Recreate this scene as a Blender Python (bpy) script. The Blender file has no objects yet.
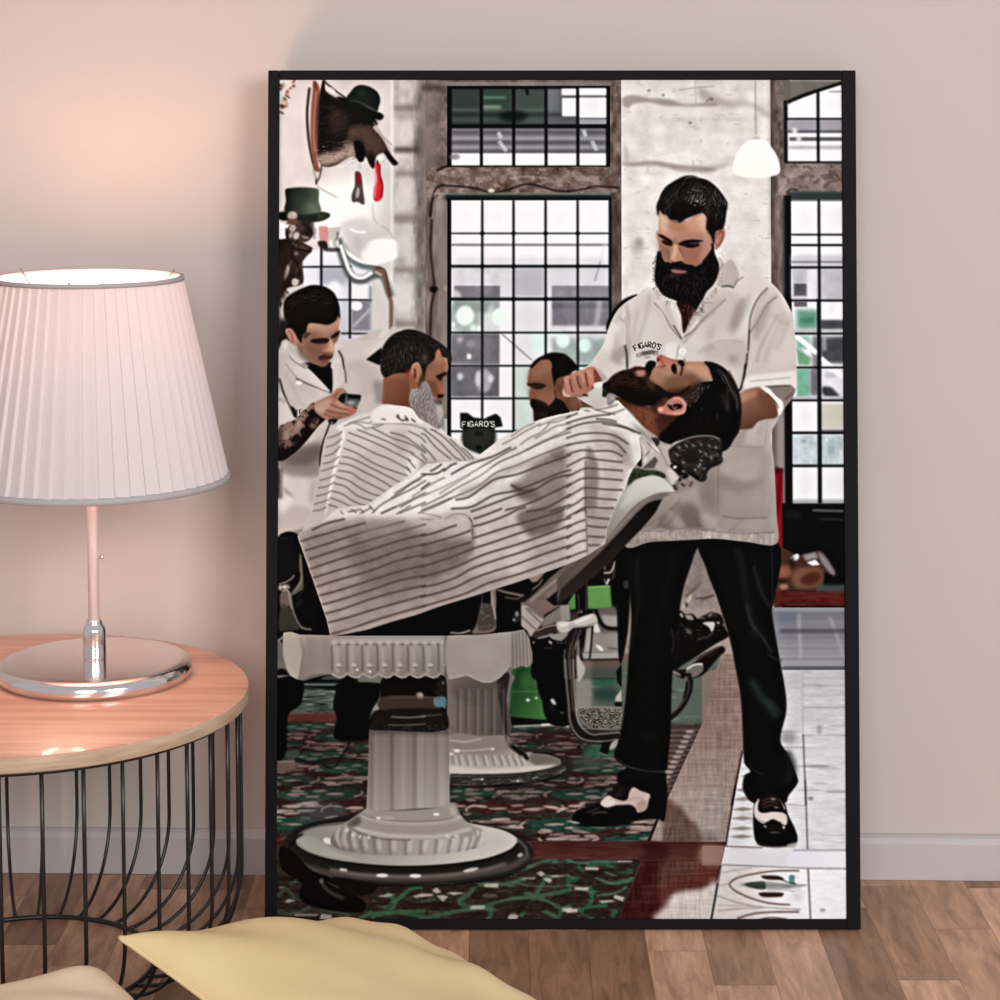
import bpy, bmesh, math, random
import numpy as np
from mathutils import Vector, Matrix
PI = math.pi
S = bpy.context.scene
COL = S.collection

# ------------------------------------------------------------------ camera
F_PX = 2200.0                     # focal length for a 1000 px wide picture
CAM_H = 1.0374
cam_data = bpy.data.cameras.new('camera')
cam = bpy.data.objects.new('camera', cam_data)
COL.objects.link(cam)
cam.location = (0, 0, CAM_H)
cam.rotation_euler = (math.radians(90 - 5.194), 0, 0)
cam_data.sensor_width = 36
cam_data.lens = 36 * F_PX / 1000
cam_data.shift_y = -0.215
S.camera = cam

# ------------------------------------------------------------------ world, daylight, exposure
S.view_settings.view_transform = 'Standard'
S.view_settings.look = 'None'
S.view_settings.gamma = 1
S.view_settings.use_curve_mapping = False
S.view_settings.exposure = 0.0
world = bpy.data.worlds.new('world'); S.world = world
world.use_nodes = True
bgn = world.node_tree.nodes['Background']
bgn.inputs['Color'].default_value = (0.93, 0.95, 1.0, 1)
bgn.inputs['Strength'].default_value = 0.50

def area(name, loc, target, sx, sy, power, color):
    l = bpy.data.lights.new(name, 'AREA'); l.shape = 'RECTANGLE'
    l.size = sx; l.size_y = sy; l.energy = power; l.color = color
    o = bpy.data.objects.new(name, l); COL.objects.link(o)
    o.location = loc
    o.rotation_euler = (Vector(target) - Vector(loc)).to_track_quat('-Z', 'Y').to_euler()
    return o
# daylight from the windows of the room, behind and beside the camera
area('window_daylight', (2.4, -1.6, 1.9), (0.2, 2.8, 0.6), 1.5, 1.7, 128, (0.98, 0.985, 1.0))
area('window_daylight', (-0.5, -2.2, 1.9), (0.0, 2.8, 0.5), 1.5, 1.7, 72, (0.98, 0.985, 1.0))

# ------------------------------------------------------------------ helpers
def mat(name, color=(.5, .5, .5), rough=.5, metal=0.0, coat=0.0, spec=0.5):
    m = bpy.data.materials.new(name); m.use_nodes = True
    b = m.node_tree.nodes['Principled BSDF']
    b.inputs['Base Color'].default_value = (*color, 1)
    b.inputs['Roughness'].default_value = rough
    b.inputs['Metallic'].default_value = metal
    b.inputs['Coat Weight'].default_value = coat
    b.inputs['Coat Roughness'].default_value = 0.06
    b.inputs['Specular IOR Level'].default_value = spec
    return m
def nd(m, t, **kw):
    n = m.node_tree.nodes.new(t)
    for k, v in kw.items():
        setattr(n, k, v)
    return n
def lk(m, a, b): m.node_tree.links.new(a, b)
def bsdf(m): return m.node_tree.nodes['Principled BSDF']
def noise_tint(m, c1, c2, scale=(8, 8, 8), detail=6, lo=.35, hi=.65, bump=0, coord='Object', nscale=1.0):
    tc = nd(m, 'ShaderNodeTexCoord'); mp = nd(m, 'ShaderNodeMapping'); mp.inputs['Scale'].default_value = scale
    nz = nd(m, 'ShaderNodeTexNoise'); nz.inputs['Scale'].default_value = nscale; nz.inputs['Detail'].default_value = detail
    cr = nd(m, 'ShaderNodeValToRGB')
    cr.color_ramp.elements[0].position = lo; cr.color_ramp.elements[0].color = (*c1, 1)
    cr.color_ramp.elements[1].position = hi; cr.color_ramp.elements[1].color = (*c2, 1)
    lk(m, tc.outputs[coord], mp.inputs[0]); lk(m, mp.outputs[0], nz.inputs['Vector']); lk(m, nz.outputs['Fac'], cr.inputs[0])
    lk(m, cr.outputs[0], bsdf(m).inputs['Base Color'])
    if bump:
        bp = nd(m, 'ShaderNodeBump'); bp.inputs['Strength'].default_value = bump; bp.inputs['Distance'].default_value = .002
        lk(m, nz.outputs['Fac'], bp.inputs['Height']); lk(m, bp.outputs[0], bsdf(m).inputs['Normal'])
    return nz, cr

def obj(name, bm, m, parent=None, smooth=True, label=None):
    me = bpy.data.meshes.new(name)
    bmesh.ops.recalc_face_normals(bm, faces=bm.faces)
    if smooth:
        for f in bm.faces: f.smooth = True
    bm.to_mesh(me); bm.free()
    me.materials.append(m)
    o = bpy.data.objects.new(name, me); COL.objects.link(o)
    if parent: o.parent = parent
    if label: o['label'] = label
    return o
def thing(name, label, cat, loc=(0, 0, 0), group=None):
    o = bpy.data.objects.new(name, None); COL.objects.link(o)
    o.location = loc; o['label'] = label; o['category'] = cat
    if group: o['group'] = group
    return o
def box(bm, lo, hi, M=None):
    vs = [bm.verts.new((x, y, z)) for x in (lo[0], hi[0]) for y in (lo[1], hi[1]) for z in (lo[2], hi[2])]
    if M is not None:
        for v in vs: v.co = M @ v.co
    for q in ((0, 1, 3, 2), (4, 6, 7, 5), (0, 4, 5, 1), (2, 3, 7, 6), (0, 2, 6, 4), (1, 5, 7, 3)):
        bm.faces.new([vs[i] for i in q])
    return bm
def lathe(bm, prof, n=64, c=(0, 0), closed_top=False, closed_bot=False):
    rings = []
    for r, z in prof:
        if r < 1e-6:
            rings.append([bm.verts.new((c[0], c[1], z))])
        else:
            rings.append([bm.verts.new((c[0] + r*math.cos(2*PI*i/n), c[1] + r*math.sin(2*PI*i/n), z)) for i in range(n)])
    for a, b in zip(rings, rings[1:]):
        for i in range(n):
            j = (i + 1) % n
            if len(a) == 1: bm.faces.new((a[0], b[i], b[j]))
            elif len(b) == 1: bm.faces.new((a[i], b[0], a[j]))
            else: bm.faces.new((a[i], b[i], b[j], a[j]))
    return bm
def tube(bm, pts, r, n=10, closed=False):
    pts = [Vector(p) for p in pts]; rings = []
    N = len(pts)
    up = Vector((0.123, 0.87, 0.34)).normalized()
    for i, p in enumerate(pts):
        a = pts[(i - 1) % N] if (closed or i > 0) else p
        b = pts[(i + 1) % N] if (closed or i < N - 1) else p
        t = (b - a).normalized()
        s = t.cross(up).normalized(); w = s.cross(t).normalized()
        rings.append([bm.verts.new(p + r*(math.cos(2*PI*k/n)*s + math.sin(2*PI*k/n)*w)) for k in range(n)])
    M = N if closed else N - 1
    for i in range(M):
        a, b = rings[i], rings[(i + 1) % N]
        for k in range(n):
            bm.faces.new((a[k], a[(k+1) % n], b[(k+1) % n], b[k]))
    if not closed:
        bm.faces.new(rings[0]); bm.faces.new(rings[-1][::-1])
    return bm
def bevel(o, w=.002, seg=2):
    md = o.modifiers.new('bevel', 'BEVEL'); md.width = w; md.segments = seg; md.limit_method = 'ANGLE'
    return o

# ------------------------------------------------------------------ the setting
m_wall = mat('wall_paint', (.60, .525, .475), .85)
noise_tint(m_wall, (.515, .44, .395), (.535, .46, .415), (3, 3, 3), 3, bump=.04)
bm = bmesh.new()
x0, x1 = -2.6, 2.4
Mw = Matrix.Translation((0, 2.825, 0)) @ Matrix.Rotation(math.atan(-0.0227), 4, 'Z')
box(bm, (x0, 0, 0), (x1, .12, 2.5), Mw)
w = obj('wall_back', bm, m_wall, smooth=False); w['kind'] = 'structure'

# skirting board with its bevelled top, standing 12 mm off the wall
m_base = mat('skirting_paint', (.47, .42, .415), .55)
bm = bmesh.new()
prof = [(0, 0), (-.014, 0), (-.014, .048), (-.010, .055), (-.004, .058), (0, .058)]
va = [[bm.verts.new(Mw @ Vector((x, y - .0005, z + .0005))) for (y, z) in prof] for x in (x0, x1)]
for i in range(len(prof)):
    j = (i + 1) % len(prof)
    bm.faces.new((va[0][i], va[0][j], va[1][j], va[1][i]))
bm.faces.new(va[0]); bm.faces.new(va[1][::-1])
b_ = obj('baseboard_back', bm, m_base, smooth=False); b_['kind'] = 'structure'

# strip parquet: every strip of a board its own tone
m_floor = mat('strip_parquet', (.4, .25, .17), .42, spec=.35)
def floor_nodes(m):
    tc = nd(m, 'ShaderNodeTexCoord'); sp = nd(m, 'ShaderNodeSeparateXYZ'); lk(m, tc.outputs['Object'], sp.inputs[0])
    def math_(op, a, b=None):
        n = nd(m, 'ShaderNodeMath', operation=op)
        for i, v in enumerate((a, b)):
            if v is None: continue
            if isinstance(v, (int, float)): n.inputs[i].default_value = v
            else: lk(m, v, n.inputs[i])
        return n.outputs[0]
    W, L = .0715, .30
    xs = math_('DIVIDE', math_('SUBTRACT', sp.outputs[0], .034), W)
    row = math_('FLOOR', xs); fx = math_('FRACT', xs)
    wn = nd(m, 'ShaderNodeTexWhiteNoise', noise_dimensions='1D'); lk(m, row, wn.inputs['W'])
    ys = math_('ADD', math_('DIVIDE', sp.outputs[1], L), math_('MULTIPLY', wn.outputs['Value'], 7.3))
    cell = math_('FLOOR', ys); fy = math_('FRACT', ys)
    cb = nd(m, 'ShaderNodeCombineXYZ'); lk(m, row, cb.inputs[0]); lk(m, cell, cb.inputs[1])
    wc = nd(m, 'ShaderNodeTexWhiteNoise', noise_dimensions='2D'); lk(m, cb.outputs[0], wc.inputs['Vector'])
    ramp = nd(m, 'ShaderNodeValToRGB'); e = ramp.color_ramp
    e.elements[0].position = 0; e.elements[0].color = (.27, .150, .095, 1)
    e.elements[1].position = 1; e.elements[1].color = (.74, .44, .29, 1)
    for p, c in ((.3, (.37, .21, .13, 1)), (.55, (.50, .29, .185, 1)), (.8, (.60, .36, .24, 1))):
        q = e.elements.new(p); q.color = c
    lk(m, wc.outputs['Value'], ramp.inputs[0])
    # grain, drawn out along the board and shifted from strip to strip
    vs = nd(m, 'ShaderNodeCombineXYZ')
    lk(m, math_('MULTIPLY', sp.outputs[0], 60), vs.inputs[0])
    lk(m, math_('ADD', math_('MULTIPLY', sp.outputs[1], 9), math_('MULTIPLY', wc.outputs['Value'], 50)), vs.inputs[1])
    nz = nd(m, 'ShaderNodeTexNoise'); nz.inputs['Scale'].default_value = 1; nz.inputs['Detail'].default_value = 8
    nz.inputs['Roughness'].default_value = .65; nz.inputs['Distortion'].default_value = .8
    lk(m, vs.outputs[0], nz.inputs['Vector'])
    gr = nd(m, 'ShaderNodeValToRGB'); gr.color_ramp.elements[0].position = .3; gr.color_ramp.elements[0].color = (.56, .52, .50, 1)
    gr.color_ramp.elements[1].position = .7; gr.color_ramp.elements[1].color = (1.28, 1.24, 1.20, 1)
    lk(m, nz.outputs['Fac'], gr.inputs[0])
    mx = nd(m, 'ShaderNodeMix', data_type='RGBA', blend_type='MULTIPLY'); mx.inputs['Factor'].default_value = 1
    lk(m, ramp.outputs[0], mx.inputs['A']); lk(m, gr.outputs[0], mx.inputs['B'])
    # seams
    ex = math_('LESS_THAN', fx, .018); ey = math_('LESS_THAN', fy, .006)
    sm = math_('MULTIPLY', math_('MAXIMUM', ex, ey), .45)
    mx2 = nd(m, 'ShaderNodeMix', data_type='RGBA', blend_type='MIX'); lk(m, sm, mx2.inputs['Factor'])
    lk(m, mx.outputs['Result'], mx2.inputs['A']); mx2.inputs['B'].default_value = (.07, .04, .03, 1)
    lk(m, mx2.outputs['Result'], bsdf(m).inputs['Base Color'])
floor_nodes(m_floor)
bm = bmesh.new(); box(bm, (-2.6, -2.5, -.05), (2.4, 2.93, 0))
f_ = obj('floor', bm, m_floor, smooth=False); f_['kind'] = 'structure'

# ------------------------------------------------------------------ side table with a wire basket base
TX, TY, TZ, TR = -.559, 2.512, .335, .264
m_wire = mat('black_wire', (.012, .010, .010), .35, spec=.5)
m_top = mat('table_veneer', (.6, .32, .2), .36, coat=.22)
def veneer(m, c1, c2, s):
    tc = nd(m, 'ShaderNodeTexCoord'); mp = nd(m, 'ShaderNodeMapping'); mp.inputs['Scale'].default_value = s
    mp.inputs['Rotation'].default_value = (0, 0, math.radians(-12))
    nz = nd(m, 'ShaderNodeTexNoise'); nz.inputs['Scale'].default_value = 1; nz.inputs['Detail'].default_value = 7; nz.inputs['Distortion'].default_value = .6
    nz.inputs['Roughness'].default_value = .6
    cr = nd(m, 'ShaderNodeValToRGB'); cr.color_ramp.elements[0].position = .36; cr.color_ramp.elements[0].color = (*c1, 1)
    cr.color_ramp.elements[1].position = .58; cr.color_ramp.elements[1].color = (*c2, 1)
    lk(m, tc.outputs['Object'], mp.inputs[0]); lk(m, mp.outputs[0], nz.inputs['Vector']); lk(m, nz.outputs['Fac'], cr.inputs[0])
    lk(m, cr.outputs[0], bsdf(m).inputs['Base Color'])
veneer(m_top, (.47, .225, .145), (.63, .345, .235), (2.2, 42, 2))
m_edge = mat('table_edge_wood', (.6, .42, .3), .5)
noise_tint(m_edge, (.44, .30, .20), (.58, .42, .30), (20, 20, 160), 5)
tb = thing('side_table', 'round wooden side table on black curved wires, carrying the lamp', 'table', (TX, TY, 0))
bm = bmesh.new()
lathe(bm, [(0, TZ), (TR - .0015, TZ), (TR, TZ - .0012)], 128)
tt = obj('tabletop', bm, m_top, tb)
bm = bmesh.new()
lathe(bm, [(TR, TZ - .0012), (TR, TZ - .0165), (TR - .0015, TZ - .018), (0, TZ - .018)], 128)
obj('edge_band', bm, m_edge, tt, label='pale wooden edge of the tabletop')
bm = bmesh.new(); RR = TR - .010
tube(bm, [(RR*math.cos(a), RR*math.sin(a), TZ - .0205) for a in np.linspace(0, 2*PI, 97)[:-1]], .003, 8, closed=True)
obj('top_ring', bm, m_wire, tb)
R2 = .150
bm = bmesh.new()
tube(bm, [(R2*math.cos(a), R2*math.sin(a), .004) for a in np.linspace(0, 2*PI, 97)[:-1]], .003, 8, closed=True)
obj('base_ring', bm, m_wire, tb)
NW = 36
ZB = .115
def wire_pts(th):
    out = [(RR, TZ - .021), (RR, .24), (RR, .17), (RR, ZB)]
    for k in range(1, 15):
        t = k/14*PI/2
        out.append((R2 + (RR - R2)*math.cos(t), .004 + (ZB - .004)*(1 - math.sin(t))))
    dx, dy = math.sin(th), -math.cos(th)
    return [(dx*r, dy*r, z) for r, z in out]
bm = bmesh.new(); tube(bm, wire_pts(math.radians(-3.0)), .0023, 8)
w0 = obj('wire', bm, m_wire, tb)
for k in range(1, NW):
    c = w0.copy(); COL.objects.link(c); c.parent = tb
    c.rotation_euler = (0, 0, 2*PI*k/NW)

# ------------------------------------------------------------------ table lamp
LX, LY, LZ = -.4835, 2.574, TZ + .0003
m_chrome = mat('polished_nickel', (.86, .80, .78), .12, metal=1)
m_pole = mat('pink_lacquer', (.80, .66, .62), .3, metal=.15)
lp = thing('table_lamp', 'chrome table lamp with a pleated white shade, standing on the side table', 'lamp', (LX, LY, LZ))
bm = bmesh.new()
BR = .1155
pr = [(0, .0), (BR - .004, 0), (BR - .001, .002), (BR, .006), (BR - .0005, .012), (BR - .003, .0165), (BR - .008, .0195), (BR - .016, .0205), (0, .0215)]
lathe(bm, pr, 128)
obj('base', bm, m_chrome, lp)
bm = bmesh.new()
lathe(bm, [(.0, .021), (.0135, .021), (.0138, .024), (.0138, .055), (.0130, .059), (.0095, .0625), (.0095, .066), (.0088, .0675), (0, .0675)], 40)
cl = obj('collar', bm, m_chrome, lp)
bm = bmesh.new(); lathe(bm, [(0, .067), (.0066, .067), (.0066, .34), (0, .34)], 32)
obj('pole', bm, m_pole, lp)
bm = bmesh.new(); lathe(bm, [(0, 0), (.0016, 0), (.0016, .004), (.0024, .0045), (.0022, .006), (0, .0065)], 16)
bmesh.ops.rotate(bm, verts=bm.verts, matrix=Matrix.Rotation(PI/2, 3, 'Y'))
bmesh.ops.translate(bm, verts=bm.verts, vec=(.006, 0, .143))
obj('set_screw', bm, m_chrome, lp)
bm = bmesh.new(); lathe(bm, [(0, .335), (.014, .335), (.016, .338), (.016, .385), (.013, .39), (0, .39)], 24)
obj('bulb_socket', bm, m_chrome, lp)
m_bulb = bpy.data.materials.new('lit_bulb'); m_bulb.use_nodes = True
e = m_bulb.node_tree.nodes.new('ShaderNodeEmission'); e.inputs[0].default_value = (1, .80, .62, 1); e.inputs[1].default_value = 9
m_bulb.node_tree.links.new(e.outputs[0], m_bulb.node_tree.nodes['Material Output'].inputs[0])
# shade: knife pleats round a truncated cone
ZT, ZBt, RT, RB = .4785, .2355, .1085, .158
m_shade = bpy.data.materials.new('shade_fabric'); m_shade.use_nodes = True
nt = m_shade.node_tree; nt.nodes.remove(nt.nodes['Principled BSDF'])
d1 = nt.nodes.new('ShaderNodeBsdfDiffuse'); d1.inputs[0].default_value = (.60, .55, .545, 1)
t1 = nt.nodes.new('ShaderNodeBsdfTranslucent'); t1.inputs[0].default_value = (.85, .72, .66, 1)
mxs = nt.nodes.new('ShaderNodeMixShader'); mxs.inputs[0].default_value = .055
nt.links.new(d1.outputs[0], mxs.inputs[1]); nt.links.new(t1.outputs[0], mxs.inputs[2])
nt.links.new(mxs.outputs[0], nt.nodes['Material Output'].inputs[0])
bm = bmesh.new()
NP = 56
prof = [(0.0, .0036), (.15, .0), (.5, .0012), (.93, .0036)]      # angle within the pleat, radial offset
angs = [(k + a)/NP*2*PI for k in range(NP) for a, _ in prof]
offs = [o for k in range(NP) for _, o in prof]
rings = []
for t in np.linspace(0, 1, 7):
    z = ZBt + .004 + (ZT - ZBt - .008)*t; R = RB + (RT - RB)*t; s = 1 - .35*t
    rings.append([bm.verts.new(((R + o*s)*math.cos(a), (R + o*s)*math.sin(a), z)) for a, o in zip(angs, offs)])
n = len(angs)
for a, b in zip(rings, rings[1:]):
    for i in range(n):
        j = (i + 1) % n
        bm.faces.new((a[i], a[j], b[j], b[i]))
sh = obj('shade', bm, m_shade, lp, smooth=False)
m_trim = mat('shade_trim', (.40, .36, .36), .8)
bm = bmesh.new(); lathe(bm, [(RB - .0025, ZBt), (RB + .0050, ZBt), (RB + .0046, ZBt + .0078), (RB - .0035, ZBt + .0075), (RB - .0025, ZBt)], 128)
obj('bottom_trim', bm, m_trim, sh, label='grey band round the foot of the shade')
bm = bmesh.new(); lathe(bm, [(RT - .002, ZT - .0045), (RT + .0034, ZT - .0050), (RT + .0028, ZT), (RT - .0025, ZT), (RT - .002, ZT - .0045)], 128)
obj('top_trim', bm, m_trim, sh, label='grey band round the top of the shade')
bm = bmesh.new()
for k in range(3):
    a = k*2*PI/3 + .5
    tube(bm, [(.015*math.cos(a), .015*math.sin(a), .386), (RT*.9*math.cos(a), RT*.9*math.sin(a), .47), ((RT-.002)*math.cos(a), (RT-.002)*math.sin(a), .483)], .0012, 6)
obj('shade_carrier', bm, m_chrome, lp)
bm = bmesh.new()
lathe(bm, [(0, .39), (.010, .39), (.014, .40), (.024, .42), (.028, .44), (.026, .457), (.016, .468), (0, .472)], 32)
bl = obj('bulb', bm, m_bulb, lp)
pl = bpy.data.lights.new('lamp_light', 'POINT'); pl.energy = 7.2; pl.color = (1, .56, .42); pl.shadow_soft_size = .045
po = bpy.data.objects.new('lamp_light', pl); COL.objects.link(po); po.location = (LX, LY, LZ + .43)
bl.visible_shadow = True

# ------------------------------------------------------------------ cushions
def cushion(name, label, L, B, R, F, T, m, seed, up=1.0, dn=1.0, corner=.10):
    """square cushion: corners L, B, R, F of its seam, puffed by T to both sides"""
    L, B, R, F = map(Vector, (L, B, R, F))
    rnd = random.Random(seed)
    nrm = (R - L).cross(B - F).normalized()
    if nrm.z < 0: nrm = -nrm
    N = 56
    ph = [rnd.uniform(0, 6) for _ in range(12)]
    root = thing(name, label, 'cushion', (0, 0, 0))
    def edge(u, v):   # u, v in 0..1 ; sides drawn in between the corners
        U, V = 2*u - 1, 2*v - 1
        k = corner
        u2 = .5 + .5*U*(1 - k*(1 - V*V)**1.0); v2 = .5 + .5*V*(1 - k*(1 - U*U)**1.0)
        return (L*(1-u2)*(1-v2) + B*u2*(1-v2) + F*(1-u2)*v2 + R*u2*v2)
    def hgt(u, v, side):
        U, V = abs(2*u - 1), abs(2*v - 1)
        h = ((1 - U**3)*(1 - V**3))**.45
        m_ = (1 - U**2)*(1 - V**2)
        edgew = (1 - m_)*h
        w = .10*math.sin(17*u + 5*math.sin(4*v + ph[0]) + ph[1])*edgew + .09*math.sin(19*v + 4*math.sin(5*u + ph[2]) + ph[3])*edgew
        w += .05*math.sin(7*u + 6*v + ph[4])*h + .04*math.sin(9*u - 11*v + ph[5])*h
        return (h + w)*T*(up if side > 0 else dn)
    bm = bmesh.new(); g = {}
    for side in (1, -1):
        for i in range(N + 1):
            for j in range(N + 1):
                bd = i in (0, N) or j in (0, N)
                if side < 0 and bd: g[(-1, i, j)] = g[(1, i, j)]; continue
                u, v = i/N, j/N
                u = .5 - .5*math.cos(PI*u); v = .5 - .5*math.cos(PI*v)
                p = edge(u, v) + (Vector() if bd else nrm*hgt(u, v, side)*side)
                if p.z < .004: p.z = .004
                g[(side, i, j)] = bm.verts.new(p)
        for i in range(N):
            for j in range(N):
                q = [g[(side, i, j)], g[(side, i+1, j)], g[(side, i+1, j+1)], g[(side, i, j+1)]]
                bm.faces.new(q if side > 0 else q[::-1])
    cv = obj('cover', bm, m, root)
    bm = bmesh.new(); pts = []
    K = 26
    for (a, b, c, d) in ((0, 0, 1, 0), (1, 0, 1, 1), (1, 1, 0, 1), (0, 1, 0, 0)):
        for k in range(K):
            t = .5 - .5*math.cos(PI*k/K)
            p = edge(a + (c-a)*t, b + (d-b)*t)
            pts.append((p.x, p.y, max(p.z, .005)))
    tube(bm, pts, .0026, 6, closed=True)
    obj('seam', bm, m, cv)
    return root
m_yel = mat('yellow_linen', (.62, .50, .27), .85)
noise_tint(m_yel, (.66, .49, .25), (.73, .56, .30), (5, 5, 5), 4)
m_bei = mat('beige_linen', (.68, .53, .36), .85)
noise_tint(m_bei, (.76, .58, .38), (.80, .62, .45), (5, 5, 5), 4)
cushion('cushion', 'pale yellow cushion in front of the poster, one corner over the beige cushion',
        (-.378, 2.12, .193), (-.125, 2.43, .072), (.105, 2.17, .035), (-.08, 1.86, .07), .060, m_yel, 3, dn=.2)
cushion('cushion', 'beige cushion at the foot of the side table, left of the yellow one',
        (-.74, 1.98, .12), (-.405, 2.19, .122), (-.19, 1.95, .05), (-.47, 1.66, .05), .075, m_bei, 8)

# ------------------------------------------------------------------ framed poster leaning on the wall
LEAN = math.atan2(.136, 1.054)
FW, FH, FT = .7340, 1.0625, .052
PX, PY = .0773, 2.625
fr = thing('framed_poster', 'tall black framed barbershop photograph leaning against the wall', 'picture', (PX, PY, .002))
fr.rotation_euler = (-LEAN, 0, 0)
# frame's own space: x across, y into the wall, z up along the picture
L0, R0, B0, T0 = -FW/2, FW/2, 0, FH
li, ri, bi, ti = .0143, .0174, .0125, .0118
m_frame = mat('black_frame', (.006, .005, .006), .6, spec=.08)
for (a, b, c, d) in ((L0, L0 + li, B0, T0), (R0 - ri, R0, B0, T0)):
    bm = bmesh.new(); box(bm, (a, 0, c), (b, FT, d)); bevel(obj('frame_side', bm, m_frame, fr, smooth=False), .0012)
for (c, d) in ((B0, B0 + bi), (T0 - ti, T0)):
    bm = bmesh.new(); box(bm, (L0 + li, 0.0002, c), (R0 - ri, FT, d)); bevel(obj('frame_rail', bm, m_frame, fr, smooth=False), .0012)
m_back = mat('backing_board', (.25, .17, .11), .8)
bm = bmesh.new(); box(bm, (L0 + li, .012, B0 + bi), (R0 - ri, .016, T0 - ti)); obj('backing_board', bm, m_back, fr, smooth=False)

def make_print(img):
    """the printed photograph: a fine sheet whose ink is stored per vertex"""
    H, W = img.shape[:2]
    xs = np.linspace(L0 + li, R0 - ri, W); zs = np.linspace(T0 - ti, B0 + bi, H)
    X, Z = np.meshgrid(xs, zs)
    co = np.empty((H*W, 3), np.float32); co[:, 0] = X.ravel(); co[:, 1] = .003; co[:, 2] = Z.ravel()
    me = bpy.data.meshes.new('print')
    idx = np.arange(H*W, dtype=np.int32).reshape(H, W)
    q = np.stack([idx[:-1, :-1], idx[1:, :-1], idx[1:, 1:], idx[:-1, 1:]], -1).reshape(-1)
    nf = (H - 1)*(W - 1)
    me.vertices.add(H*W); me.vertices.foreach_set('co', co.ravel())
    me.loops.add(nf*4); me.loops.foreach_set('vertex_index', q)
    me.polygons.add(nf); me.polygons.foreach_set('loop_start', np.arange(0, nf*4, 4, dtype=np.int32))
    me.update(calc_edges=True)
    lin = np.where(img <= .04045, img/12.92, ((img + .055)/1.055)**2.4)
    rgba = np.ones((H*W, 4), np.float32); rgba[:, :3] = lin.reshape(-1, 3)*INK_GAIN
    at = me.color_attributes.new('ink', 'FLOAT_COLOR', 'POINT')
    at.data.foreach_set('color', rgba.ravel())
    m = mat('photo_paper', (1, 1, 1), .7, spec=.03)
    a = nd(m, 'ShaderNodeAttribute', attribute_name='ink'); lk(m, a.outputs['Color'], bsdf(m).inputs['Base Color'])
    me.materials.append(m)
    o = bpy.data.objects.new('print', me); COL.objects.link(o); o.parent = fr
    o['label'] = 'printed photograph of a barber shaving a reclining customer under a striped cape'
    return o
INK_GAIN = .87

# ------------------------------------------------------------------ the printed photograph, drawn shape by shape
# A small drawing kit: all coordinates are in the print's own units (566 across, 838 down, origin offset 277,79)
OX, OY, CW, CH, SS = 277.0, 79.0, 566, 838, 2
NW_, NH_ = CW*SS, CH*SS
CANVAS = np.ones((NH_, NW_, 3), np.float32)
TILES = dict(A=275, B=420, C=565, D=700); ROWS = {'1': 75, '2': 220, '3': 365, '4': 510, '5': 655, '6': 780}
FINE = dict(h1=(645, 170, 90), h2=(645, 230, 90), f1=(595, 345, 90), f2=(665, 345, 90), g1=(277, 285, 80), g2=(370, 325, 90),
            g3=(515, 345, 90), g4=(277, 370, 90), k1=(520, 580, 100), k2=(520, 660, 100), k3=(650, 600, 100), k4=(565, 770, 100),
            k5=(277, 170, 100), k6=(620, 440, 100), k7=(277, 540, 70), k8=(620, 330, 60))
CLIP = [None]
def P(s):
    if not isinstance(s, str): return np.asarray(s, float).reshape(-1, 2)
    t = s.split()
    ox = oy = 0; k = 1.0
    if t[0] in FINE: ox, oy, w = FINE[t[0]]; k = w/1000; t = t[1:]
    elif t[0][0] in TILES: ox, oy, k = TILES[t[0][0]], ROWS[t[0][1]], .15; t = t[1:]
    return np.array([float(x) for x in t]).reshape(-1, 2)*k + (ox, oy)
def hexc(c):
    if isinstance(c, str): return np.array([int(c[i:i+2], 16) for i in (0, 2, 4)])/255.0
    return np.array(c, float)/255.0
def curve(p, closed=True, n=5):
    if len(p) < 3: return p
    q = np.vstack([p[-1:], p, p[:2]]) if closed else np.vstack([2*p[:1] - p[1:2], p, 2*p[-1:] - p[-2:-1]])
    out = []
    if closed and len(p) == 4 and (np.ptp(p, axis=0) > 12).any(): return p
    t = np.linspace(0, 1, n, endpoint=False)[:, None]
    for i in range(1, len(q) - 2):
        a, b, c, d = q[i-1], q[i], q[i+1], q[i+2]
        out.append(.5*((2*b) + (c - a)*t + (2*a - 5*b + 4*c - d)*t**2 + (3*b - a - 3*c + d)*t**3))
    if not closed: out.append(p[-1:])
    return np.vstack(out)
def blur(a, r):
    """three box passes each way"""
    r = r*SS
    k = max(1, int(round(r*.9)))
    for ax in (0, 1):
        for _ in range(3):
            pad = [(0, 0), (0, 0)]; pad[ax] = (k + 1, k)
            c = np.cumsum(np.pad(a, pad, mode='edge'), axis=ax, dtype=np.float64)
            if ax == 0: a = ((c[2*k+1:] - c[:-2*k-1])/(2*k+1))
            else: a = ((c[:, 2*k+1:] - c[:, :-2*k-1])/(2*k+1))
    return a.astype(np.float32)
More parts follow.
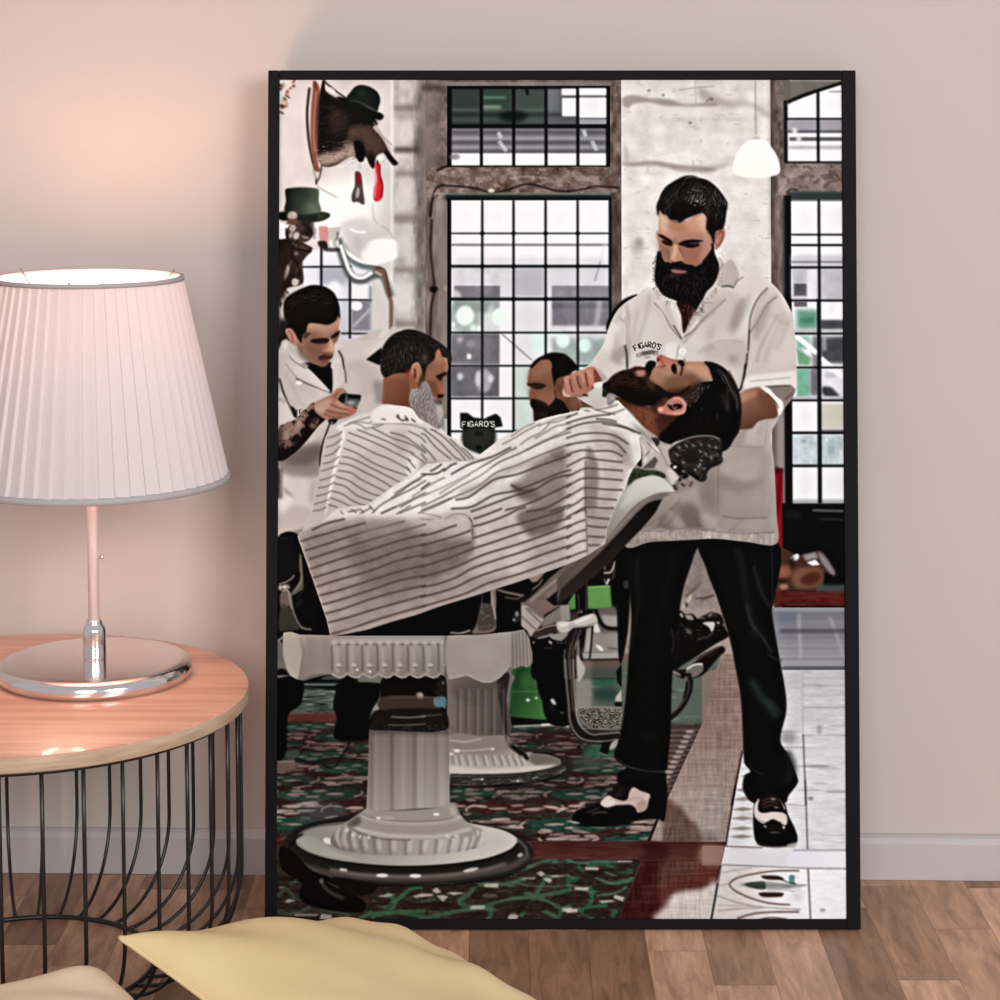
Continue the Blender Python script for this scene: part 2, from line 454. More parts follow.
def raster(p, b=0):
    """coverage of polygon p (print units): returns y0, x0, alpha"""
    q = (p - (OX, OY))*SS
    m = int(b*SS*3) + 2
    x0 = max(0, int(q[:, 0].min()) - m); x1 = min(NW_, int(q[:, 0].max()) + m + 2)
    y0 = max(0, int(q[:, 1].min()) - m); y1 = min(NH_, int(q[:, 1].max()) + m + 2)
    if x1 <= x0 or y1 <= y0: return None
    W, H = x1 - x0, y1 - y0
    A = np.zeros((H, W + 2), np.float32)
    ax, ay = q[:, 0] - x0, q[:, 1] - y0
    bx, by = np.roll(ax, -1), np.roll(ay, -1)
    SUB = 3
    for r in range(H*SUB):
        y = (r + .5)/SUB
        hit = (ay <= y) != (by <= y)
        if not hit.any(): continue
        xx = ax[hit] + (y - ay[hit])*(bx[hit] - ax[hit])/(by[hit] - ay[hit])
        dr = np.where(by[hit] > ay[hit], 1, -1)
        o = np.argsort(xx); xx = xx[o]; dr = dr[o]
        wn = 0; row = A[r//SUB]
        for i in range(len(xx)):
            if wn == 0: s = xx[i]
            wn += dr[i]
            if wn == 0:
                a = min(max(s, 0), W); e = min(max(xx[i], 0), W)
                if e <= a: continue
                ia, ie = int(a), int(e)
                if ia == ie: row[ia] += e - a
                else:
                    row[ia] += ia + 1 - a
                    row[ia+1:ie] += 1
                    row[ie] += e - ie
    A = np.minimum(A[:, :W]/SUB, 1)
    if b: A = blur(A, b)
    return y0, x0, A
def lay(R, col, a=1.0):
    if R is None: return
    y0, x0, A = R
    H, W = A.shape
    A = A*a
    if CLIP[-1] is not None: A = A*CLIP[-1][y0:y0+H, x0:x0+W]
    if not isinstance(col, np.ndarray) or col.ndim == 1: col = hexc(col) if isinstance(col, (str, tuple)) else col
    d = CANVAS[y0:y0+H, x0:x0+W]
    d += (col - d)*A[..., None]
def F(s, col, a=1.0, b=0, sm=1):
    p = P(s)
    lay(raster(curve(p) if sm else p, b), col, a)
def FG(s, c0, c1, p0, p1, a=1.0, b=0, sm=1):
    """fill with a tone running from c0 at p0 to c1 at p1"""
    p = P(s); R = raster(curve(p) if sm else p, b)
    if R is None: return
    y0, x0, A = R; H, W = A.shape
    Y, X = np.mgrid[y0:y0+H, x0:x0+W]
    X = X/SS + OX; Y = Y/SS + OY
    d = np.array(p1, float) - p0
    t = np.clip(((X - p0[0])*d[0] + (Y - p0[1])*d[1])/(d @ d), 0, 1)[..., None]
    lay(R, (hexc(c0)*(1-t) + hexc(c1)*t).astype(np.float32), a)
def ribbon(p, w):
    d = np.gradient(p, axis=0); l = np.hypot(d[:, 0], d[:, 1])[:, None] + 1e-9
    n = np.stack([-d[:, 1], d[:, 0]], 1)/l
    w = np.asarray(w, float); w = w[:, None] if w.ndim else w
    return np.vstack([p + n*w/2, (p - n*w/2)[::-1]])
def L(s, w, col, a=1.0, b=0, sm=1, taper=0):
    p = P(s)
    if sm: p = curve(p, False, 6)
    if taper:
        t = np.linspace(0, 1, len(p))
        w = w*np.clip(np.minimum(t, 1 - t)*2/taper, .15, 1)
    lay(raster(ribbon(p, w), b), col, a)
def LS(txt, w, col, a=1.0, b=0, taper=0, tile=''):
    for s in txt.split(';'):
        if s.strip(): L(tile + ' ' + s, w, col, a, b, taper=taper)
def FS(txt, col, a=1.0, b=0, tile='', sm=1):
    for s in txt.split(';'):
        if s.strip(): F(tile + ' ' + s, col, a, b, sm)
def O(cx, cy, rx, ry, col, a=1.0, b=0, rot=0, tile=''):
    c = P('%s %f %f' % (tile, cx, cy))[0] if tile else np.array((cx, cy), float)
    if tile: k = FINE[tile][2]/1000 if tile in FINE else .15; rx *= k; ry *= k
    t = np.linspace(0, 2*PI, 29)[:-1]; r = math.radians(rot)
    x = rx*np.cos(t); y = ry*np.sin(t)
    lay(raster(np.stack([c[0] + x*math.cos(r) - y*math.sin(r), c[1] + x*math.sin(r) + y*math.cos(r)], 1), b), col, a)
def R_(x0, y0, x1, y1, col, a=1.0, b=0): lay(raster(np.array([(x0, y0), (x1, y0), (x1, y1), (x0, y1)], float), b), col, a)
class clip:
    def __init__(s, pts, sm=1, b=0): s.p = P(pts); s.sm = sm; s.b = b
    def __enter__(s):
        M = np.zeros((NH_, NW_), np.float32); R = raster(curve(s.p) if s.sm else s.p, s.b)
        if R: y, x, A = R; M[y:y+A.shape[0], x:x+A.shape[1]] = A
        if CLIP[-1] is not None: M *= CLIP[-1]
        CLIP.append(M)
    def __exit__(s, *k): CLIP.pop()
def noise(h, w, sx, sy, seed, octs=3):
    """value noise, about -1..1 ; cell size sx, sy in canvas pixels"""
    rg = np.random.RandomState(seed); out = np.zeros((h, w), np.float32); amp = 1
    for o in range(octs):
        gx, gy = max(1.01, sx/2**o), max(1.01, sy/2**o)
        G = rg.uniform(-1, 1, (int(h/gy) + 3, int(w/gx) + 3))
        y = np.arange(h)/gy; x = np.arange(w)/gx
        iy = y.astype(int); ix = x.astype(int); fy = y - iy; fx = x - ix
        fy = fy*fy*(3 - 2*fy); fx = fx*fx*(3 - 2*fx)
        r0 = G[iy][:, ix]*(1 - fx) + G[iy][:, ix+1]*fx
        r1 = G[iy+1][:, ix]*(1 - fx) + G[iy+1][:, ix+1]*fx
        out += amp*(r0*(1 - fy)[:, None] + r1*fy[:, None]); amp *= .55
    return out
def TX(s, amt, sx, sy, seed, col=None, th=None, sm=1, b=0, octs=3):
    """texture inside a shape: amt = tone swing; with col, patches of that colour where noise > th"""
    p = P(s); R = raster(curve(p) if sm else p, b)
    if R is None: return
    y0, x0, A = R; H, W = A.shape
    n = noise(H, W, sx*SS, sy*SS, seed, octs)
    if CLIP[-1] is not None: A = A*CLIP[-1][y0:y0+H, x0:x0+W]
    d = CANVAS[y0:y0+H, x0:x0+W]
    if col is None: d += (n*amt)[..., None]*A[..., None]
    else:
        m = np.clip((n - th)/.25, 0, 1)*A*amt
        d += (hexc(col) - d)*m[..., None]
def HR(s, n, ln, ang, cols, a=.6, w=.5, seed=1, curl=0, jit=12, sm=1, free=False):
    """n fine hairs inside shape s; ang: degrees or function(x, y) -> degrees"""
    p = P(s); pc = curve(p) if sm else p
    R = raster(pc); rg = random.Random(seed)
    if R is None: return
    y0, x0, A = R; H, W = A.shape
    bufs = [np.zeros((H + 2, W + 2), np.float32) for _ in cols]
    k = 0; tries = 0
    while k < n and tries < n*30:
        tries += 1
        x = rg.uniform(0, W - 1); y = rg.uniform(0, H - 1)
        if A[int(y), int(x)] < .5: continue
        k += 1
        g = ang((x + x0)/SS + OX, (y + y0)/SS + OY) if callable(ang) else ang
        g = math.radians(g + rg.gauss(0, jit)); cv = math.radians(rg.gauss(0, 1)*curl)
        l = ln*rg.uniform(.5, 1.2)*SS; st = max(2, int(l*1.5))
        t = np.linspace(0, 1, st); aa = g + cv*t
        xs = x + np.cumsum(np.cos(aa))*l/st; ys = y + np.cumsum(np.sin(aa))*l/st
        fade = 1 - np.abs(2*t - 1)**3
        ok = (xs >= 0) & (xs < W - 1) & (ys >= 0) & (ys < H - 1)
        xs, ys, fade = xs[ok], ys[ok], fade[ok]
        ix, iy = xs.astype(int), ys.astype(int); fx, fy = xs - ix, ys - iy
        B = bufs[rg.randrange(len(cols))]; g_ = fade*w*1.3
        np.add.at(B, (iy, ix), g_*(1-fx)*(1-fy)); np.add.at(B, (iy, ix+1), g_*fx*(1-fy))
        np.add.at(B, (iy+1, ix), g_*(1-fx)*fy); np.add.at(B, (iy+1, ix+1), g_*fx*fy)
    for B, c in zip(bufs, cols):
        M = np.minimum(B[:H, :W], 1)
        if not free: M = M*A
        lay((y0, x0, M), c, a)
# lettering: small stroke alphabet on a 4 x 6 grid
GL = {'F': '0 6 0 0 3.6 0;0 2.9 2.8 2.9', 'I': '1 0 1 6', 'G': '3.8 1 2.6 0 1 0 0 1.6 0 4.4 1 6 2.8 6 3.8 5 3.8 3.3 2.2 3.3',
      'A': '0 6 2 0 4 6;.8 3.9 3.2 3.9', 'R': '0 6 0 0 2.6 0 3.5 1.4 2.6 3 0 3;1.8 3 3.8 6', 'O': '1.2 0 0 1.7 0 4.3 1.2 6 2.8 6 4 4.3 4 1.7 2.8 0 1.2 0',
      'S': '3.7 1 2.6 0 1 0 .1 1.4 1 2.8 2.8 3.2 3.8 4.6 2.8 6 1 6 0 5', "'": '1 -.6 .7 1.4'}
WID = {'I': 2.6, "'": 1.8}
def word(t, place, w, col, a=1.0):
    """place(u, v) -> print point for lettering coordinates (u along, v down in 0..6)"""
    u = 0
    for ch in t:
        for st in GL[ch].split(';'):
            q = np.array([float(z) for z in st.split()]).reshape(-1, 2)
            L(np.array([place(u + x, y) for x, y in q]), w, col, a, sm=0)
        u += WID.get(ch, 5.3)

# ---- the shop behind: plaster, stone, iron windows
def background():
    R_(277, 79, 843, 700, 'e3deda')
    TX('277 79 843 79 843 700 277 700', .02, 40, 25, 5, sm=0)
    # left wall, bright plaster, then blocks of the pier
    R_(277, 79, 392, 420, 'dad5d1')
    TX('277 79 392 79 392 420 277 420', .03, 22, 30, 6, sm=0)
    O(345, 205, 34, 26, 'fffff8', .95, 9); O(330, 215, 20, 30, 'ffffff', .8, 8)
    R_(391, 79, 425, 420, 'cbc5c0'); TX('391 79 430 79 430 420 391 420', .07, 10, 14, 7, sm=0)
    R_(391, 104, 422, 111, '7f756f', .8, 2.2); R_(391, 113, 423, 118, '968c86', .6, 3)
    R_(391, 147, 420, 152.5, '564d47', .85, 1.8); R_(393, 171, 422, 177, '857b75', .7, 2)
    R_(391, 215, 424, 224, '857b74', .7, 2.5); R_(391, 268, 427, 274, '857b74', .7, 2)
    R_(391, 322, 424, 329, '7d736c', .75, 2.2)
    O(405, 133, 11, 12, 'e6e2de', .6, 3); O(404, 196, 10, 16, 'e4e0dc', .6, 4); O(404, 245, 9, 18, 'e2ded8', .6, 4); O(402, 300, 10, 18, 'e6e2de', .8, 4)
    R_(389, 79, 392, 420, 'f2efec', .8, 1)
    R_(414, 79, 428, 420, '7b746d', .85, 3); TX('412 79 430 79 430 420 412 420', .09, 7, 18, 8, sm=0)
    # stone surround of the great window
    R_(424, 79, 622, 200, '6f625b'); R_(424, 190, 450, 420, '7e736c'); R_(606, 79, 622, 420, '665b54')
    TX('424 79 622 79 622 200 424 200', .10, 9, 10, 9, sm=0); TX('424 200 450 200 450 420 424 420', .09, 5, 22, 10, sm=0); TX('606 79 622 79 622 420 606 420', .09, 5, 20, 11, sm=0)
    R_(420, 79, 436, 200, '8f857e', .6, 3); R_(430, 81, 612, 85, '8e8b86', .8, 1.2); R_(420, 84, 440, 90, '3b302b', .7, 2)
    F('A1 930 240 960 400 900 480 1000 560 1000 700', '5b524c', .4, 4)
    R_(425, 168, 620, 200, '7d6b62', .75, 1); TX('425 168 620 168 620 200 425 200', .10, 7, 6, 12, sm=0)
    TX('425 168 620 168 620 198 425 198', .5, 9, 6, 13, col='b39d92', th=.35, sm=0)
    L('B1 60 950 80 800 120 745 200 742 300 750 390 765 460 790 540 780 620 755 700 730 790 742 880 770 1000 785', 1.8, '1d1411', .9, .5)
    L('C1 0 780 120 765 200 745 360 755', 1.8, '20160f', .85, .5)
    L('B1 100 640 170 612 300 606 1000 606', 2.2, '17100d', .8, .6)
    L('B1 60 950 70 860 110 800', 2, '2a1f1a', .7, .6); L('B2 70 0 62 200 75 330 88 470 66 600 60 800', 2.4, '271c18', .75, .8); O(85, 470, 30, 22, '120c0a', .9, .6, tile='B2')
    L('B1 590 690 700 680 840 690', 1.6, 'c9bab0', .5, .7); O(468, 775, 22, 15, 'd9d0c2', 1, .5, tile='B1'); O(170, 465, 18, 22, 'c8c4bd', .9, .5, tile='B2')
    R_(437, 205, 448, 420, '8f877f', .7, 2); R_(446, 200, 448.5, 440, '9ea49c', .6, .8)
    O(438, 205, 5, 8, 'a39b92', .7, 2); R_(444, 194, 611, 200.5, '1b2c2c', .9, 1); R_(430, 193, 610, 195.5, 'b0aea6', .45, .8)
    # upper window
    R_(445.5, 85, 610, 167, '080b0b')
    xs = [450.5, 480.5, 513, 545.5, 577.5, 607]
    for i in range(5):
        a, b = xs[i] + (0 if i == 0 else 1), xs[i+1] - 1.6
        g = ['39403f', '39453f', '46504b', '626468', '707478'][i]
        R_(a, 88.5, b, 124.5, g, 1, .6)
        R_(a, 128, b, 165.5, '7d7c81', 1, .5)
        for y, c in ((108, '66726b'), (113, '1f2424'), (118, '5c5c60')): R_(a, y, b, y + 3, c, .6 if i < 3 else .5, 1.1)
        for y, c in ((131, '48484c'), (137, 'b5b5ba'), (141, '4b4a50'), (146, 'b9b9bd'), (150, '5d5d63')): R_(a, y, b, y + 3, c, .7, 1)
        R_(a, 153.5, b, 165.5, 'fdfdfd', 1, .8)
        if i == 0: O(453, 157, 6, 3, '77777c', .8, 1)
    R_(482, 96, 505, 98, '8fb39f', .8, 1); R_(482, 105, 500, 108, 'a8b5a4', .8, 1.2); R_(482, 88, 510, 106, '1f5a44', .15, 2)
    O(512, 116, 14, 6, '0b0d0d', .8, 2); L('B1 705 80 712 130', 3, '0a0a0a', .9, .8); R_(545, 88, 560, 110, '8a8a90', .5, 2)
    R_(561, 88, 575.6, 94.7, 'fbfbfb', 1, .5); R_(561.5, 97.5, 575.6, 116, 'fafafa', 1, .6)
    R_(577.5, 87.5, 606, 94.7, 'fbfbfb', 1, .5); R_(577.8, 97, 606, 117.5, 'f4f4f4', 1, .6); R_(577.5, 119, 606, 124, 'a5a5aa', 1, .6)
    for s in ('B1 515 380 535 420', 'B1 520 440 570 510', 'C1 120 365 135 410', 'C1 175 440 210 505'): L(s, 4, 'd7d9dc', .75, .8, sm=0)
    R_(447, 124.5, 608, 127.5, '0b0d0e', 1, .4)
    for x in xs[1:5]: R_(x - 1.3, 86, x + 1.1, 166, '0a0d0d', 1, .4)
    # great window: daylight and the street
    R_(446, 198, 610, 440, '152021')
    R_(450, 201, 609, 440, 'fbfbfc')
    R_(450, 244.5, 609, 247, '77777c', .8, .8); R_(450, 258, 609, 267, 'dedee0', .8, 2); R_(450, 267, 609, 273, 'aeaeb2', .7, 1.5)
    R_(450, 268, 609, 440, 'd9d9dc', .85, 1)
    R_(453, 287, 499, 299, '7b7a80', .9, .8); R_(513, 270, 543, 297, 'bdbcc1', .9, 1); R_(551, 287, 609, 310, '85848a', .85, .8); R_(551, 304, 609, 327, '6d6c72', .8, 1)
    R_(452, 302, 499, 314, '8a9290', .8, 1.4); R_(450, 335, 499, 366, '6b6a6e', .85, 1); R_(450, 368, 498, 398, '66656b', .9, .8); R_(551, 340, 609, 366, '8fa09a', .7, 2)
    R_(499, 302, 512, 400, 'f4f4f6', .9, .8); R_(513, 300, 550, 366, 'e9e9ea', .8, 1); R_(530, 335, 545, 355, 'dff8f0', .8, 2)
    R_(512, 370, 609, 440, 'cfdcd6', .9, 1); R_(450, 402, 511, 440, 'f2f3f5', .95, .8)
    TX('450 268 499 268 499 400 450 400', .035, 9, 11, 14, sm=0); TX('551 285 609 285 609 400 551 400', .03, 9, 11, 15, sm=0)
    O(455, 296, 6, 4, 'd9dcd8', .8, 1, rot=40); O(483, 382, 8, 12, 'b5b4b8', .9, 1.2); O(459, 378, 3, 4, 'e6e6ea', .8, 1); O(490, 380, 3, 4, 'e6e6ea', .8, 1); O(477, 380, 3, 8, 'd8d8dd', .8, 1.2)
    O(463, 318, 16, 17, '93a59d', .6, 2.5); O(464, 317, 9, 10, 'f2fff6', 1, 1.2); O(500, 318, 10, 9, 'f2fff8', 1, 1.1); O(488, 318, 3, 14, 'dce5df', .8, 1.5, rot=15); O(472, 329, 3, 4, 'e4f6ea', .9, 1); O(478, 330, 2, 3, 'f4fff6', .9, .7); O(452, 326, 2.4, 3, 'e4ece8', .9, .8)
    O(468, 358, 2.5, 3, 'ededee', .9, .8); O(459, 341, 3, 3, 'c4c4c6', .8, 1); O(470, 345, 5, 4, 'a9a9aa', .6, 1)
    O(562, 342, 7, 7, 'eafff6', .95, 1.2); O(584, 347, 7, 7, 'dffff2', .95, 1.3); O(556, 335, 7, 3, 'eafff2', .9, 1.2)
    L('B2 540 770 740 945', 1.1, '6f7276', .9, .3); L('595 280 601 258 605 244', 2.4, 'dedee2', .8, 1.2); L('599 300 597 318 592 340', 5, 'd6d6da', .6, 1.6); L('594 282 600 262', 1.2, '88888c', .8, .8)
    L('592 340 590 370', 6, 'b7bcbc', .6, 2)
    for x in (481.2, 512.6, 544.8, 577): R_(x - 1.1, 200, x + 1.1, 440, '0f1516', 1, .35)
    for y, w in ((234.2, .7), (267.3, 1.3), (300.3, 1.5), (334, .9), (367.3, .8), (400, .9), (433, 1)): R_(449, y - w, 609, y + w, '0f1415', 1, .35)
    for x in (481.2, 512.6, 544.8, 577):
        for y in (267.3, 300.3, 234.2): O(x, y, 2.2, 2.2, '0d1314', .7, .6)
    R_(446.5, 200, 450, 460, '10181a', 1, .5); R_(608, 198, 611, 330, '12181a', 1, .5)
    # pale pier between the windows
    R_(621, 79, 771, 430, 'e6e1dc')
    TX('621 79 771 79 771 430 621 430', .035, 12, 16, 16, sm=0); TX('621 79 771 79 771 430 621 430', .03, 40, 10, 17, sm=0)
    F('C1 380 150 450 130 560 150 700 160 800 190 1000 180 1000 205 800 205 690 205 560 180 460 190 420 215 385 200', '8a7d75', .65, 1.3)
    F('C1 380 585 440 585 600 575 760 600 900 610 1000 625 1000 640 880 650 760 640 600 605 450 610 380 600', '8f837b', .65, 1.2)
    F('D1 0 80 100 130 200 170 340 180 460 250 470 290 330 200 200 215 80 190 0 150', 'a0948d', .6, 2)
    F('D1 0 640 100 600 190 590 160 620 60 650', '9c928b', .45, 1.5)
    F('C1 385 440 420 500 430 590 390 600', 'b0a8a2', .6, 1.5)
    for x, y in ((655, 130), (835, 318), (980, 160), (560, 100)): O(x, y, 10, 8, '6c625c', .8, .5, tile='C1')
    L('C1 760 95 880 80 1000 70', 1.2, '8d827b', .5, .6); L('D1 40 180 75 150 85 160', 1.3, '6e645e', .7, .5); L('C1 870 30 875 200', 1, 'a59c96', .5, .8); L('C1 855 570 855 640', .9, '8e847d', .6, .5)
    O(637, 248, 6, 9, 'b5aca5', .6, 2, rot=15); O(639, 243, 4, 5, '8e857e', .4, 1.5)
    TX('621 79 771 79 771 430 621 430', .3, 9, 5, 18, col='bdb3ab', th=.75, sm=0)
    # right-hand surround and window
    FG('771 79 791 79 791 560 771 560', '6d5f58', '837b73', (771, 300), (790, 300), sm=0); TX('771 79 790 79 790 420 771 420', .09, 6, 18, 19, sm=0)
    R_(783, 160, 843, 200, '8e8079', 1, 1); TX('776 79 843 79 843 196 776 196', .09, 8, 8, 20, sm=0)
    F('D1 560 30 1000 30 1000 60 600 175 570 180 550 120', '6b6a62', .9, 1, sm=0); R_(786, 82, 790, 105, '7d6e66', .5, 2)
    TX('784 163 843 163 843 190 784 190', .5, 6, 5, 21, col='5c4a42', th=.3, sm=0)
    R_(770, 79, 775, 240, '4a3c36', .35, 2)
    L('D1 590 178 700 130 960 48', 3.6, '151f1e', 1, .5, sm=0)
    F('D1 590 195 780 118 950 62 950 580 590 580', 'f7f7f8', 1, .4, sm=0)
    R_(788, 120, 843, 132, 'a9a8ac', 1, .8); R_(788, 130, 843, 133, '66656a', .9, .8); R_(790, 137, 843, 141, '5c5b60', .9, .8); R_(788, 146, 843, 149, 'a3a3a6', .8, 1); R_(793, 128, 798, 135, 'eeeeee', .9, 1); R_(797, 136, 802, 142, 'eeeeee', .9, 1)
    R_(830, 90, 843, 92, '9a9a9e', .8, .7)
    R_(786, 117.7, 843, 119.7, '181e1f', 1, .4); R_(817.5, 90, 820.5, 163, '1b2021', 1, .4); R_(784.5, 100, 788, 163, '161b1b', .95, .5); R_(786, 161.5, 843, 163.5, '1b1f1f', .9, .5)
    R_(787, 192, 843, 201, '33413f', .9, 1); R_(784, 196, 791.5, 560, '121818', 1, .8); R_(782, 200, 785, 330, '3d4a46', .8, 1); L('D1 580 790 610 765 660 775', 2, '3a2a24', .8, .8)
    R_(791.5, 202, 843, 505, 'f6f6f8')
    R_(791, 245, 843, 247, '55555a', .9, .7); R_(791, 256, 843, 268, 'c9c9cd', .8, 1.5); R_(791, 262, 843, 264, '7d7d82', .8, .6)
    R_(791, 270, 843, 301, 'c5c3c8', .95, 1); R_(794, 285, 807, 297, '5b5a60', .95, .8); R_(807, 270, 817, 301, 'ebebee', .8, 1); R_(794, 303, 807, 308, '605f64', .9, .8)
    R_(796, 311, 818, 331, '6d9f8a', .95, 2); R_(800, 319, 814, 324, '3d7a64', .6, 1.5); R_(820, 321, 843, 331, '4c4c50', .95, 1.2); R_(820, 305, 843, 320, 'f6f8f9', .9, 1); R_(791, 331, 843, 334, 'b9b9bb', .9, 1)
    F('D2 640 860 740 930 730 980 650 980', '74a581', .9, 1.2); R_(796, 337, 810, 350, '79ae9a', .8, 1.5); R_(812, 337, 818, 397, '55555a', .8, 1.5)
    R_(820, 338, 843, 365, '3f3f43', .9, 1.5); R_(822, 337, 826, 352, 'bcbcbf', .7, 1.2)
    R_(796, 370, 809, 399, '79b39c', .95, 1.2); R_(809, 370, 816, 397, '747478', .9, 1.5); R_(820, 370, 843, 399, 'e4e4e8', 1, .8); F('D3 810 160 870 160 920 210 930 220 830 220', '3c3c42', .95, 1.2); O(830, 377, 6, 3, 'c2c2c6', .9, 1)
    L('D2 630 775 780 900', 5, 'fbfdfd', .95, .7, sm=0); L('D2 800 930 880 1000', 5.5, 'fbfdfd', .95, .7, sm=0); L('D3 820 0 1000 120', 5, 'fbfdfd', .95, .8, sm=0)
    TX('791 270 843 270 843 400 791 400', .03, 8, 10, 22, sm=0)
    R_(791, 398, 843, 403, 'bfc0c4', 1, .8); R_(791, 403, 843, 434, 'f3f3f4', 1, .5); R_(820, 405, 843, 431, 'cdcdbf', 1, 1); R_(820, 431, 843, 435, '808084', .9, .8)
    R_(791, 437, 843, 466, 'c6d2d4', 1, .6); TX('791 437 843 437 843 466 791 466', .06, 5, 9, 23, sm=0)
    R_(800, 441, 806, 445, '7d9296', .6, 1.2); O(830, 448, 4, 8, '93a6a9', .6, 1.6)
    R_(791, 470, 843, 504, 'f0f1f2', 1, .5); R_(789, 501, 843, 506, 'a2a5a6', .9, 1)
    for y, w in ((235.5, .9), (246, .6), (268.5, 1.2), (301.8, 1.1), (335, 1), (369, 1), (402, 1), (434.5, 1.4), (467.5, 1.4)): R_(789, y - w, 843, y + w, '13191a', 1, .4)
    R_(818, 200, 820.6, 300, '12181a', 1, .4); R_(816.8, 300, 820.8, 505, '12181a', 1, .6); R_(784, 300, 791.3, 520, '0e1112', 1, .6)
    # door foot, red curtain, bag, step
    R_(776, 390, 783, 560, '9b948d', 1, 2); R_(772, 470, 782, 560, '8d1426', 1, .8); L('D3 500 690 530 760 520 880 510 1000', 3, '4d0a14', .7, 1); R_(774, 470, 782, 475, '4a1218', .9, 1)
    R_(781, 505, 843, 610, '08090a', 1, .8); R_(785, 400, 790, 600, '0b0d0d', 1, 1)
    L('D4 740 12 950 18', 2.4, '5f6663', .9, .6); L('D4 790 70 950 75', 1.5, '3a3f3d', .8, .8); R_(781, 512, 800, 520, '232626', .5, 2)
    F('D4 480 300 530 260 600 290 640 310 720 300 790 280 840 330 890 420 870 440 820 430 810 520 760 550 600 545 490 540', '4a2f25', 1, .8)
    F('D4 640 400 780 390 810 460 770 520 640 530 600 470', '7d5a45', .9, 1.5); F('D4 500 400 590 380 600 440 530 470 490 450', '9a6450', .8, 1.5); F('D4 660 470 740 420 800 450 760 500 690 510', '4a1e14', .8, 1.5)
    F('D4 590 330 640 300 650 330 620 350', 'dcdcdc', 1, .8); F('D4 700 360 760 340 790 375 740 380', 'f0f2f4', 1, .8); F('D4 780 290 830 330 890 430 870 440 800 360', '8d8d8f', .9, 1); F('D4 670 310 760 290 780 330 700 350', '9a9a98', .9, 1.2)
    O(548, 520, 30, 20, 'b58a75', .8, 1, tile='D4'); O(530, 480, 40, 14, '241008', .8, 1, tile='D4'); F('D4 600 300 630 360 600 420 580 360', '2a1a12', .8, 1)
    R_(772, 592, 843, 608, '561f18', 1, .8); R_(815, 586, 843, 593, '4e4f4e', .9, 1); R_(772, 607, 843, 609, '2a120e', .8, .6); TX('772 592 843 592 843 608 772 608', .04, 10, 3, 24, sm=0)
    # pendant lamp
    L('D1 373 30 376 400', .9, '8d847e', .9, .2); O(756.5, 138.5, 4, 2, 'cfc9c2', 1, .4)
    FG('D1 380 690 280 680 225 655 225 590 260 500 320 440 380 430 440 440 500 510 532 590 532 655 470 680', 'fffffb', 'fdfdf4', (756, 140), (756, 178), b=.4)

